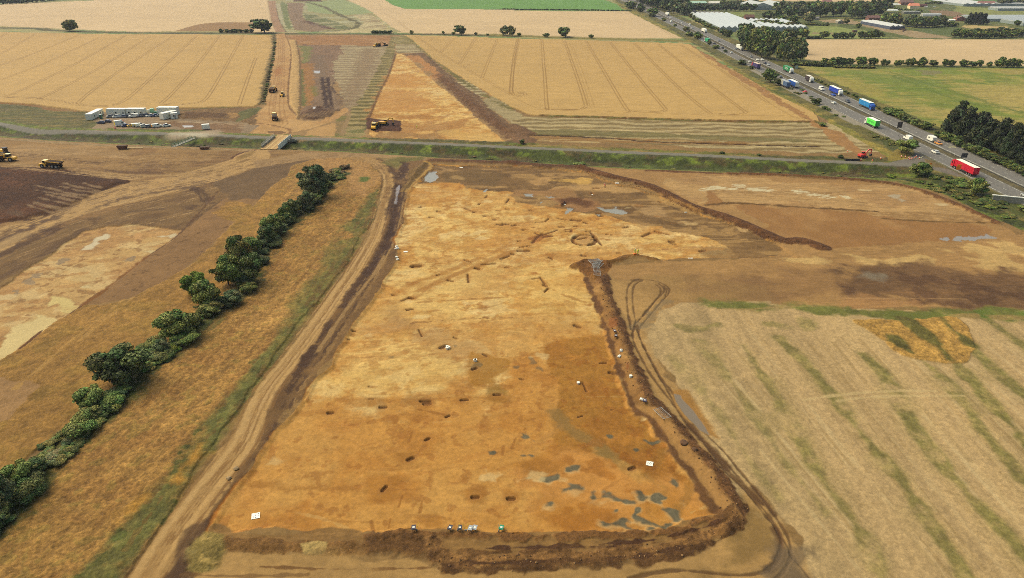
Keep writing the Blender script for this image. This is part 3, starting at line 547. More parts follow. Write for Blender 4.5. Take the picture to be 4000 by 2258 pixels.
# wet stripped area and its pale flooded patches
wet = tx(C(206, 168, 112), ('small', .05), ('fine', .06), ('vfine', .05), ('blot', .2, .35, C(222, 192, 140), .75), ('mid', .3, .4, C(196, 150, 96), .7), ('rag2', .8, .25, C(150, 108, 64), .7), ('sandy', .5, .3, C(184, 138, 86), .6))
reg(G(9, [(-900, 1900), (0, 1320), (230, 1160), (420, 1000), (700, 830), (850, 730), (1050, 600), (1270, 430), (1480, 260), (1620, 180), (1750, 90), (1840, -10), (1650, -30), (1350, -60), (1050, -40), (850, 10), (640, 130), (520, 240), (300, 350), (150, 470), (0, 590), (-900, 1050)]), wet, DS, .7, h=-.3)
mud = tx(C(226, 204, 156), ('mid', .03))
for pl, c_ in [([(960, 60), (1060, 40), (1110, 60), (1080, 85), (1030, 100), (1000, 130), (960, 165), (930, 190), (800, 190), (850, 150), (900, 90)], C(220, 204, 176)),
               ([(1660, 40), (1740, 10), (1830, 0), (1790, 45), (1740, 75), (1690, 80), (1640, 70), (1580, 60), (1560, 50)], C(218, 200, 168)),
               ([(1480, 200), (1560, 190), (1560, 205), (1510, 228), (1480, 220)], C(220, 196, 150)),
               ([(420, 720), (520, 650), (620, 640), (720, 670), (800, 710), (830, 740), (780, 780), (710, 825), (640, 820), (590, 790), (560, 750), (440, 780)], C(224, 200, 138)),
               ([(0, 1310), (0, 1060), (160, 950), (280, 900), (380, 855), (440, 870), (470, 910), (530, 950), (470, 1000), (230, 1150)], C(226, 202, 148)),
               ([(780, 560), (860, 530), (930, 530), (900, 560), (800, 575)], C(218, 194, 146)), ([(0, 650), (100, 650), (160, 665), (0, 690)], C(214, 186, 140)),
               ([(780, 490), (860, 470), (920, 500), (850, 520)], C(212, 180, 126)), ([(1370, 30), (1420, 30), (1410, 80), (1370, 70)], C(208, 162, 108))]:
    p = G(9, pl)
    reg(p, C(168, 128, 84), None, 1.1, soft=.9, ragf='rag2', alpha=.6)
    reg(p, tx(c_, ('mid', .03), ('blot', .7, .3, C(198, 160, 104), .6)), None, 1.6, soft=.5, ragf='rag')
for pl in [[(560, 300), (620, 270), (700, 265), (690, 290), (600, 325), (565, 320)], [(240, 510), (290, 480), (340, 490), (330, 530), (260, 540)], [(320, 440), (390, 430), (380, 460), (330, 465)],
           [(100, 610), (180, 580), (230, 600), (200, 630), (130, 640)], [(1260, 290), (1340, 250), (1350, 270), (1310, 300)]]:
    reg(G(9, pl), tx(C(160, 138, 112), ('small', .08)), None, .8, ragf='rag2', alpha=.85)
line(G(9, [(0, 1325), (230, 1165), (420, 1005), (700, 835), (850, 735)]), 1.0, C(110, 74, 38), rag=.3)
line(G(9, [(850, 735), (1050, 605), (1270, 435), (1500, 250)]), 2.2, C(136, 92, 46), rag=.4)
line(G(9, [(1500, 250), (1740, 80), (1860, -20), (2190, -390)]), 1.0, C(108, 78, 50), rag=.4)
# brown strip and mustard coloured growth to its right
reg(np.vstack([G(9, [(850, 735), (1050, 605), (1270, 435), (1500, 250), (1750, 85), (1860, -20)]), G(5, [(2190, 1020), (2450, 830), (2700, 640)]), G(6, [(340, 380), (160, 600), (0, 740)]), G(9, [(2300, -20), (2100, 180), (1850, 400), (1400, 650), (1250, 700), (900, 750)])]),
    tx(C(152, 116, 76), ('small', .05), ('fine', .05), ('mid', .06), ('rag2', 1.0, .2, C(116, 86, 52), .7)), GR, .6)
reg(G(6, [(-450, 560), (0, 400), (250, 350), (580, 310), (460, 420), (300, 520), (150, 640), (60, 720), (-250, 720)]), tx(C(124, 98, 68), ('small', .09), ('fine', .1)), GR, 1)
reg(G(5, [(2140, 1110), (2300, 1010), (2573, 1010), (2573, 1100), (2400, 1200), (2200, 1160)]), mustard, TG, 1.5, t=.6)
reg(np.vstack([G(9, [(-900, 2000), (0, 1330), (230, 1175), (440, 1010), (700, 850), (860, 745), (1000, 760), (1250, 700), (1400, 650), (1850, 400), (2100, 180), (2300, -20)]), G(6, [(0, 745), (160, 605), (340, 480), (480, 400), (700, 640)]), G(9, [(2620, 420), (2150, 850), (1850, 1200), (1250, 1560), (700, 1950), (-600, 2950)])]), mustard, TG, .8, h=.3, t=.8)
reg(G(13, [(-400, 90), (0, 55), (200, 70), (240, 100), (180, 180), (0, 330), (-400, 500)]), tx(C(170, 132, 88), ('small', .06), ('fine', .05)), GR, 1.2)
for a in [[(1250, 700), (1000, 900), (700, 1130), (420, 1380), (150, 1600)], [(1330, 690), (1100, 870), (800, 1120)]]: line(G(9, a), .9, C(190, 148, 84), alpha=.7, rag=.4)
# dry grass strip between hedge and haul track
reg(np.vstack([G(6, [(340, 385), (480, 340), (650, 300), (900, 300), (1100, 350), (1220, 420), (1270, 520), (1250, 700), (1200, 900), (1050, 1100), (850, 1454)]), G(0, [(760, 800), (620, 990), (480, 1200), (320, 1454), (200, 1700), (-400, 1700), (-400, 1500), (0, 1270), (220, 1060), (420, 860), (600, 680), (700, 570), (720, 480)])]), drycrop, TG, .6, h=.3, t=1.0)
reg(G(6, [(500, 380), (700, 310), (900, 305), (1100, 360), (1200, 440), (1200, 560), (1100, 700), (950, 640), (900, 480), (700, 420)]), tx(C(190, 146, 94), ('small', .06), ('fine', .08)), None, 2, alpha=.6, soft=2)
hl = np.vstack([G(6, [(860, 470), (640, 640), (520, 800), (330, 960), (150, 1150), (0, 1330)]), G(9, [(2450, 620), (2150, 820), (1850, 1130), (1500, 1330), (1250, 1620)]), G(13, [(690, 320), (420, 560), (190, 830), (0, 1050), (-300, 1350)])])
line(hl, 6.5, tx(C(88, 92, 42), ('small', .15), ('fine', .2), ('blot', .4, .3, C(120, 104, 54), .6)), GB, rag=1.4, ragf='rag2', t=1)
# weedy green strip beside the track
reg(G(0, [(955, 470), (955, 540), (880, 650), (780, 790), (650, 950), (500, 1180), (330, 1450), (200, 1700), (60, 1700), (170, 1454), (330, 1300), (420, 1160), (560, 1010), (700, 860), (800, 720), (880, 590), (930, 490)]), weeds, TG, 1.4, soft=.8, t=.9)
for a in [[(940, 490), (900, 600), (830, 700), (700, 880), (600, 1020), (470, 1180), (380, 1310), (250, 1454)], [(920, 520), (840, 660), (760, 770), (650, 930), (540, 1070)], [(880, 560), (800, 690), (740, 770)]]:
    line(G(0, a), 3.6, tx(C(108, 108, 56), ('small', .18), ('fine', .2), ('rag2', .6, .3, C(146, 126, 66), .6)), rag=1.1, ragf='rag', gap=.12, alpha=.7)
    line(G(0, a), 1.2, C(120, 90, 50), off=3.2, rag=.5, gap=.3, alpha=.6)
rq = random.Random(6)
for k in range(40):
    x = rq.uniform(-82, -52); y = rq.uniform(78, 200); L = rq.uniform(10, 40); xs = x + (y - 78) * .075
    line(np.array([(xs, y), (xs + L * .035, y + L * .5), (xs + L * .08, y + L)]), rq.uniform(.3, .8), C(132, 92, 46) if rq.random() < .6 else C(196, 156, 92), alpha=rq.uniform(.2, .45), rag=.5, gap=.3)
for pl in [[(430, 1180), (500, 1120), (520, 1150), (450, 1220), (425, 1215)], [(300, 1290), (360, 1250), (350, 1290), (290, 1330)]]: reg(G(0, pl), tx(C(194, 144, 62), ('small', .1), ('fine', .12)), None, 1.5, soft=1)
reg(G(6, [(1060, 500), (1120, 500), (1100, 545), (1060, 545)]), C(104, 116, 50), None, 1, soft=1)
# haul track down the left of the dig
TLx = np.vstack([G(6, [(0, 330), (400, 330), (800, 285), (1000, 290), (1150, 350), (1250, 450), (1290, 560), (1250, 720), (1200, 900), (1090, 1150), (900, 1454)]), G(10, [(700, 460), (480, 760), (250, 1080), (0, 1400)]), G(13, [(1640, 470), (1380, 800), (1160, 1100), (890, 1454), (700, 1750)])])
TRx = np.vstack([G(6, [(0, 400), (400, 330), (800, 262), (1050, 262), (1300, 340), (1400, 460), (1390, 600), (1330, 760), (1290, 950), (1230, 1150), (1060, 1454)]), G(10, [(900, 400), (680, 720), (450, 1020), (200, 1350)]), G(13, [(1860, 480), (1620, 800), (1330, 1180), (1200, 1454), (1000, 1750)])])
mudt = tx(C(130, 98, 60), ('dstreak', .05), ('small', .1), ('fine', .08), ('blot', .4, .4, C(96, 70, 46), .6))
right_edge = np.vstack([G(6, [(1200, 300), (1700, 320), (1760, 400), (1640, 520), (1510, 660), (1500, 900), (1440, 1100), (1400, 1350)]), G(10, [(1330, 210), (1230, 380), (1080, 560), (900, 800), (800, 1000), (640, 1150), (520, 1400)]), G(13, [(2060, 250), (1850, 560), (1700, 850), (1560, 1080), (1540, 1140), (1290, 1454), (1100, 1750)])])
reg(np.vstack([TLx[4:], right_edge[::-1]]), mudt, DT, .5)
rough = tx(C(124, 94, 58), ('small', .08), ('fine', .22), ('rag2', .1), ('mid', .4, .4, C(150, 112, 66), .6))
cut = tx(C(168, 108, 42), ('small', .1), ('fine', .12), ('blot', .3, .3, C(132, 84, 38), .7))
reg(np.vstack([TLx[:4] + [0, 3], TRx[3:], TLx[::-1]]), tx(C(182, 144, 92), ('small', .04), ('fine', .05), ('mid', .05)), DT, .6)
reg(np.vstack([G(6, [(0, 330), (500, 250), (1000, 250), (1300, 262), (1700, 290), (1700, 320), (1400, 345), (1200, 300), (1000, 300), (600, 310), (0, 400)])]), tx(C(172, 138, 94), ('hstreak', .08), ('small', .06)), DT, 1)
reg(G(6, [(1200, 290), (1700, 300), (1650, 330), (1500, 350), (1420, 420), (1330, 380)]), tx(C(146, 124, 80), ('small', .1), ('hstreak', .12), ('mid', .3, .3, C(116, 112, 56), .7)), GR, 1)
cl = 0.5 * (TLx + TRx)
for o, c_, wd_, al in [(-1.8, C(206, 168, 114), 1.2, .6), (1.3, C(206, 166, 110), 1.1, .7), (0, C(150, 112, 66), .5, .6), (-.6, C(150, 112, 66), .4, .5), (2.6, C(142, 104, 60), .5, .6), (-2.9, C(150, 114, 68), .4, .5), (.6, C(146, 108, 62), .35, .5)]:
    line(cl[5:], wd_, c_, off=o, alpha=min(1, al + .2), rag=.2, gap=.12)
rq = random.Random(5)
for k in range(34):
    i0 = rq.randrange(4, 14); seg = cl[i0:i0 + rq.randrange(3, 8)]
    if len(seg) > 2: line(seg, rq.uniform(.2, .5), C(134, 98, 56) if rq.random() < .6 else C(206, 168, 116), off=rq.uniform(-3.4, 7.4), alpha=rq.uniform(.35, .7), rag=.15, gap=.15)
for o in (-3, -1.2, .8, 2.8): line(cl[:8], .8, C(128, 96, 58), off=o, alpha=.6, rag=.5, gap=.2)
for o, c_, wd_ in [(3.9, C(112, 82, 50), .8), (4.8, C(76, 54, 38), 1.1), (5.8, C(130, 98, 60), .7), (6.4, C(84, 60, 42), .8), (7.2, C(160, 124, 76), .5)]:
    line(cl[5:], wd_, c_, off=o, alpha=.75, rag=.45, gap=.15)
for a, wd_ in [([(1340, 380), (1400, 480), (1430, 620), (1400, 760), (1390, 900), (1330, 1080), (1240, 1260), (1120, 1454)], 2.6), ([(1480, 340), (1500, 420), (1420, 560), (1370, 700), (1330, 860)], 2.2), ([(1460, 700), (1400, 830), (1370, 1000), (1310, 1200)], 2.0)]:
    line(G(6, a), wd_, tx(C(78, 54, 38), ('small', .12)), rag=.5, alpha=.8, gap=.1, h=-.15)
for a, wd_ in [([(1230, 0), (1130, 150), (1000, 300), (880, 500)], 2.2), ([(760, 640), (640, 830), (520, 980), (430, 1150), (340, 1290)], 1.5), ([(590, 930), (520, 1020), (480, 1080)], 2.0)]:
    line(G(10, a), wd_, tx(C(80, 56, 38), ('small', .12), ('fine', .1)), rag=.5, alpha=.8)
line(G(10, [(1290, 0), (1200, 160), (1050, 350), (880, 580), (730, 800), (620, 960)]), 1.0, C(176, 140, 92), alpha=.8, rag=.25)
reg(G(6, [(1410, 600), (1440, 560), (1440, 620), (1410, 760), (1385, 760)]), C(138, 118, 98), PU, .3)
reg(G(6, [(1430, 420), (1480, 350), (1550, 345), (1540, 420), (1460, 440)]), C(84, 58, 42), None, .8, alpha=.8)
# spoil line at the top left corner of the dig
reg(G(6, [(1560, 420), (1700, 325), (1750, 350), (1700, 420), (1600, 520), (1500, 640), (1450, 640), (1520, 520)]), tx(C(132, 104, 64), ('small', .1), ('fine', .12)), TH, .8, h=1.2, hs=4)
line(G(6, [(1700, 335), (1765, 375), (1700, 450), (1620, 530), (1520, 640)]), 1.6, C(190, 150, 84), rag=.4)
# ---- the dig
dig = np.vstack([G(6, [(1780, 360), (2573, 385)]), G(7, [(300, 400), (700, 430), (1000, 540), (1500, 690), (1900, 860), (2400, 1020), (2700, 1160), (2900, 1300)]), G(7, [(2600, 1300), (2050, 1300), (1500, 1330), (1250, 1290), (1000, 1340), (700, 1340), (640, 1390)]),
                 G(11, [(640, 100), (730, 200), (830, 400), (920, 620), (960, 760), (1030, 960), (1090, 1180), (1190, 1454)]), G(15, [(590, 100), (680, 130), (780, 250), (850, 360), (900, 460), (1030, 560), (1060, 650), (1190, 800), (1270, 920), (1130, 950), (980, 985), (880, 1060), (600, 1080), (200, 1085), (0, 1080)]),
                 G(14, [(1700, 1075), (1200, 1090), (700, 1050), (400, 1060), (140, 1115), (60, 1080)]), G(13, [(2300, 1120), (1850, 1110), (1650, 1130), (1545, 1095), (1590, 1000), (1720, 790), (1830, 600), (2020, 330), (2150, 200), (2250, 60)]),
                 G(10, [(500, 1440), (600, 1230), (740, 1090), (830, 900), (900, 800), (1000, 650), (1130, 480), (1250, 300), (1330, 190), (1410, 50)]), G(6, [(1430, 1120), (1490, 950), (1510, 760), (1530, 640), (1640, 530), (1760, 410)])])
reg(dig + 0, cut, DS, .9, soft=.4, h=-.1)
c0 = dig.mean(0)
reg(dig, orange, DS, .55, ragf='rag', h=-.45, hs=1.2)
_ix = bbox_idx(dig, 3); CLIP = np.zeros(N); CLIP[_ix] = sstep(-.3, .3, sdist(dig, _ix) + .55 * field('rag')[_ix])
# pale yellow upper part
reg(np.vstack([G(6, [(1520, 660), (1660, 560), (1760, 550), (1970, 560), (2120, 600), (2573, 640)]), G(7, [(230, 760), (600, 830), (850, 860), (1100, 910), (1440, 960), (1900, 1040), (2170, 1160), (2300, 1290), (2050, 1295), (1500, 1325), (1250, 1280), (640, 1380)]),
              G(11, [(650, 120), (730, 200), (830, 400), (920, 640), (800, 760), (500, 830), (330, 860), (300, 1000), (0, 1100)]), G(10, [(2400, 1300), (2100, 1380), (1500, 1330), (900, 1380), (620, 1300), (640, 1180), (840, 900), (1000, 650), (1330, 190)]), G(6, [(1450, 1100), (1510, 900)])]), sand, None, 5, soft=5.0)
for pl, c_, al in [([(1330, 200), (2573, 60), (2573, 330), (1600, 400), (1260, 330)], C(230, 192, 122), .35), ([(1160, 460), (1500, 420), (1700, 560), (1300, 640), (1020, 660)], C(228, 188, 116), .35),
                   ([(640, 1180), (1100, 1060), (1900, 1080), (2000, 1280), (1100, 1330), (640, 1300)], C(226, 182, 104), .35), ([(1480, 620), (1650, 640), (1950, 820), (2050, 900), (2000, 1000), (1800, 920), (1600, 800), (1350, 620), (1330, 450), (1400, 460)], C(180, 140, 92), .6),
                   ([(1020, 700), (1400, 640), (1480, 700), (1200, 760), (1000, 740)], C(196, 146, 88), .5), ([(1500, 900), (2100, 760), (2573, 740), (2573, 1000), (2200, 950), (1800, 1000)], C(208, 160, 96), .45)]:
    reg(G(10, pl), tx(c_, ('small', .04), ('fine', .06)), None, 4, alpha=al, soft=3)
for pl, c_, al in [([(100, 100), (650, 100), (900, 600), (700, 740), (300, 700), (0, 400)], C(226, 182, 104), .35), ([(0, 600), (600, 620), (900, 700), (400, 820), (0, 1000)], C(206, 158, 92), .5)]:
    reg(G(11, pl), tx(c_, ('small', .04), ('fine', .06)), None, 4, alpha=al, soft=3)
# brown, wetter northern part
reg(np.vstack([G(6, [(1780, 362), (2573, 385)]), G(7, [(300, 400), (700, 430), (1000, 540), (1500, 690), (1900, 860), (2400, 1020), (2700, 1160), (2900, 1300), (2300, 1295), (2200, 1190), (1950, 1080), (1500, 980), (1100, 920), (850, 860), (600, 830), (230, 770), (0, 740)]), G(6, [(2573, 640), (2120, 600), (1970, 550), (1760, 545), (1660, 545)])]), site_brown, DS, 1.5, h=-.4)
ylw = tx(C(210, 168, 102), ('hstreak', .1), ('small', .05), ('fine', .05))
for pl, c_, al in [([(390, 520), (700, 475), (860, 500), (780, 560), (550, 545)], C(216, 172, 96), .9), ([(420, 600), (700, 560), (1000, 560), (1300, 620), (1200, 660), (800, 620)], C(198, 158, 104), .8), ([(80, 520), (340, 490), (370, 570), (180, 575)], C(196, 154, 100), .8),
                   ([(1350, 660), (1700, 720), (1850, 860), (1700, 800), (1450, 740)], C(190, 150, 92), .8), ([(1280, 790), (1520, 780), (1560, 880), (1400, 900)], C(186, 150, 104), .8), ([(0, 600), (600, 620), (800, 720), (500, 720), (300, 680), (0, 680)], C(172, 130, 84), .8),
                   ([(400, 700), (800, 690), (900, 780), (700, 830), (450, 790)], C(176, 130, 86), .8), ([(1700, 945), (1860, 945), (1850, 970), (1730, 965)], C(206, 172, 120), .9), ([(1000, 870), (1250, 860), (1500, 960), (1300, 960)], C(176, 138, 90), .6), ([(2200, 960), (2370, 1010), (2330, 1020)], C(206, 170, 120), .8),
                   ([(1900, 1200), (2400, 1200), (2600, 1290), (2000, 1290)], C(150, 116, 74), .8), ([(1130, 660), (1290, 650), (1330, 690), (1150, 700)], C(116, 90, 58), .8), ([(1200, 880), (1400, 880), (1750, 980), (1500, 960)], C(116, 88, 54), .7)]:
    reg(G(7, pl), tx(c_, ('hstreak', .1), ('small', .05), ('fine', .05)), None, 2.2, alpha=al, soft=1.0)
for pl, c_, al in [([(1800, 370), (2030, 400), (2000, 440), (1880, 430)], C(190, 152, 104), .8), ([(1880, 430), (2250, 400), (2500, 470), (2430, 560), (1900, 540)], C(122, 96, 60), .8), ([(2000, 480), (2140, 520), (2100, 530)], C(180, 146, 96), .7)]:
    reg(G(6, pl), tx(c_, ('hstreak', .08), ('small', .05)), None, 2, alpha=al, soft=1)
# deep orange eastern part
reg(np.vstack([G(11, [(340, 900), (480, 820), (620, 800), (800, 780), (960, 780), (1030, 980), (1090, 1190), (1190, 1454)]), G(15, [(590, 100), (690, 150), (850, 350), (900, 460), (1030, 560), (1190, 800), (1270, 930), (980, 985), (700, 700), (520, 520), (300, 400), (80, 260)]), G(14, [(2000, 420), (1640, 410), (1650, 200), (1600, 60)]), G(11, [(400, 1454), (460, 1280), (380, 1200)])]), deep, None, 1.2, soft=.6)
reg(np.vstack([G(14, [(1640, 400), (2098, 450), (2250, 520)]), G(15, [(600, 560), (900, 470), (1190, 800), (1270, 930), (980, 985), (600, 1070), (0, 1075)]), G(14, [(1700, 1060), (1500, 900), (1650, 700), (1400, 560), (1500, 480)])]), tx(C(192, 134, 60), ('small', .06), ('fine', .07), ('mid', .3, .4, C(212, 152, 82), .7), ('blot', .4, .3, C(172, 112, 42), .7)), None, 2.5, soft=1.5)
reg(G(11, [(340, 890), (480, 830), (620, 830), (640, 900), (560, 1000), (430, 1010), (350, 960)]), C(166, 112, 48), None, 2, alpha=.5, soft=1.5)
reg(G(10, [(2250, 1000), (2573, 1020), (2573, 1090), (2400, 1150), (2250, 1300), (2150, 1280), (2220, 1130)]), tx(C(176, 124, 46), ('small', .07)), None, 2, alpha=.85, soft=1)
reg(G(10, [(2350, 1320), (2430, 1290), (2510, 1340), (2500, 1420), (2400, 1440), (2340, 1400)]), C(150, 112, 44), None, 1, alpha=.8, soft=1)
for n, pl in [(10, [(860, 1430), (2573, 1390), (2573, 1454), (2100, 1400), (1600, 1454), (900, 1454)]), (14, [(420, 0), (600, 0), (590, 80), (520, 60)]), (14, [(110, 640), (300, 620), (270, 760), (130, 780)]), (14, [(880, 730), (1030, 700), (1030, 830), (900, 820)]), (14, [(1210, 740), (1290, 760), (1240, 840)]),
              (14, [(330, 420), (450, 400), (400, 480), (340, 470)]), (14, [(480, 940), (660, 940), (650, 990), (480, 975)]), (14, [(1400, 520), (1480, 460), (1680, 500), (1660, 570), (1450, 590)])]:
    reg(G(n, pl), tx(C(176, 120, 50), ('small', .08), ('fine', .08)), None, .9, alpha=.7, soft=.9)
line(G(13, [(1740, 770), (2100, 790), (2567, 805)]), 1.6, C(168, 116, 52), rag=.7, alpha=.65, gap=.1)
line(G(13, [(1850, 250), (2200, 255), (2400, 235)]), 1.6, C(178, 122, 58), rag=.7, alpha=.5)
# archaeological linear soil marks (drains, old boundaries)
for n, a, wd_, c_, al in [(10, [(1560, 410), (1780, 270), (2060, 150), (2573, -60)], 2.4, C(178, 126, 64), .8), (10, [(1390, 370), (1600, 250), (1800, 190), (2000, 110), (2573, -130)], 2.0, C(184, 132, 68), .75),
                          (10, [(1560, 660), (2000, 625), (2573, 600)], .35, C(150, 104, 58), .8), (10, [(900, 1010), (1500, 985), (1900, 960)], .3, C(176, 128, 72), .7), (10, [(1600, 450), (2000, 430), (2573, 395)], .35, C(168, 118, 62), .6),
                          (7, [(0, 1340), (700, 1270), (1200, 1230), (2100, 1200)], 2.2, C(196, 146, 86), .6), (7, [(200, 1160), (600, 1120)], .5, C(170, 120, 64), .7), (7, [(1420, 1220), (1800, 1185), (2000, 1180)], .5, C(178, 130, 80), .7),
                          (11, [(500, 370), (700, 440), (860, 475)], .5, C(176, 124, 62), .7), (11, [(0, 580), (300, 565), (500, 560)], .4, C(186, 134, 70), .6), (11, [(800, 860), (880, 1000), (930, 1040)], 1.6, C(150, 92, 34), .6),
                          (14, [(560, 320), (470, 440)], .9, C(160, 112, 60), .6), (14, [(1600, 60), (1750, 230), (1900, 320), (2098, 440)], 2.6, C(146, 118, 70), .7), (15, [(300, 390), (430, 460), (560, 550), (760, 640), (820, 720)], 2.4, C(146, 118, 66), .75),
                          (14, [(1300, 330), (1450, 340), (1650, 210)], 1.6, C(180, 134, 76), .4), (15, [(720, 900), (760, 640), (820, 380)], 1.3, C(160, 116, 52), .6), (15, [(540, 400), (600, 220)], 1.3, C(158, 108, 44), .5), (15, [(1040, 660), (1000, 800), (930, 900)], 1.3, C(164, 120, 58), .6)]:
    line(G(n, a), wd_, c_, alpha=al, rag=.5, gap=.05)
for a in [[(420, 260), (440, 240), (412, 320)], [(325, 860), (360, 760)], [(245, 1030), (260, 950)], [(100, 970), (130, 1080)], [(500, 900), (520, 810)], [(700, 100), (500, 60)], [(860, 550), (910, 590)], [(1260, 370), (1290, 290)], [(1180, 430), (1190, 360)]]:
    line(G(14, a), .5, C(160, 106, 46), alpha=.7, rag=.15, sm=1)
# grey clay patches
gp = [(14, [(1350, 262), (1400, 270), (1440, 300), (1445, 325), (1400, 305), (1355, 285)]), (14, [(1065, 405), (1110, 400), (1105, 420), (1075, 425)]), (14, [(1315, 430), (1360, 428), (1375, 440), (1330, 445)]), (14, [(1400, 430), (1430, 432), (1420, 442)]),
      (14, [(1705, 540), (1760, 530), (1800, 515), (1825, 520), (1790, 550), (1720, 562)]), (14, [(1350, 610), (1420, 600), (1430, 620), (1370, 632)]), (14, [(1500, 610), (1560, 605), (1620, 585), (1645, 605), (1630, 640), (1540, 650), (1500, 635)]),
      (14, [(1650, 700), (1720, 680), (1750, 650), (1840, 670), (1845, 720), (1760, 715), (1660, 745)]), (14, [(1540, 815), (1590, 815), (1580, 835), (1550, 838)]),
      (15, [(215, 745), (250, 730), (300, 770), (330, 715), (400, 740), (470, 780), (580, 815), (570, 830), (450, 820), (400, 800), (350, 785), (300, 805), (220, 800)]), (15, [(590, 712), (640, 720), (670, 750), (655, 800), (620, 770)]),
      (15, [(755, 750), (840, 770), (845, 790), (800, 800), (820, 830), (740, 800)]), (15, [(800, 870), (900, 865), (970, 900), (965, 950), (920, 980), (900, 940), (840, 900)]), (15, [(890, 620), (940, 640), (935, 700), (900, 660)]),
      (15, [(330, 985), (440, 970), (470, 930), (540, 950), (550, 1010), (640, 1060), (600, 1078), (560, 1060), (470, 1020), (400, 1005), (340, 1005)]), (15, [(560, 910), (640, 930), (720, 960), (800, 1000), (870, 990), (905, 1010), (880, 1050), (820, 1050), (760, 1020), (680, 990), (590, 960)]),
      (15, [(415, 875), (450, 870), (450, 895), (420, 895)]), (15, [(590, 870), (630, 860), (610, 910), (580, 915)]), (15, [(670, 305), (720, 325), (760, 320), (820, 300), (815, 320), (740, 340), (700, 335)]), (15, [(350, 265), (400, 270), (395, 295), (365, 290)]), (15, [(570, 370), (620, 380), (620, 410), (575, 400)]),
      (15, [(970, 800), (1000, 800), (990, 820)]), (15, [(700, 1020), (760, 1030), (740, 1060), (700, 1050)]), (10, [(1340, 990), (1390, 990), (1385, 1020), (1345, 1015)]), (11, [(175, 1010), (220, 1010), (240, 1070), (190, 1075)]), (11, [(235, 1090), (290, 1090), (325, 1130), (310, 1150), (240, 1120)]), (11, [(20, 1095), (60, 1095), (55, 1112), (25, 1112)]),
      (10, [(2150, 1090), (2270, 1050), (2270, 1090), (2170, 1140)]), (10, [(1980, 880), (2020, 880), (2010, 895)])]
for n, pl in gp:
    p = G(n, pl)
    if n in (14, 15) and pl[0][1] > 480 and pl[0][1] != 620: reg(p + [0, -.5], C(222, 184, 128), None, .8, soft=.7, ragf='rag2', alpha=.7)
for n, pl in gp:
    reg(G(n, pl), tx(C(102, 100, 84), ('small', .08), ('fine', .1), ('vfine', .08)), None, .4, soft=.3, ragf='rag2', alpha=.92 if n in (14, 15) else .55, sm=3)
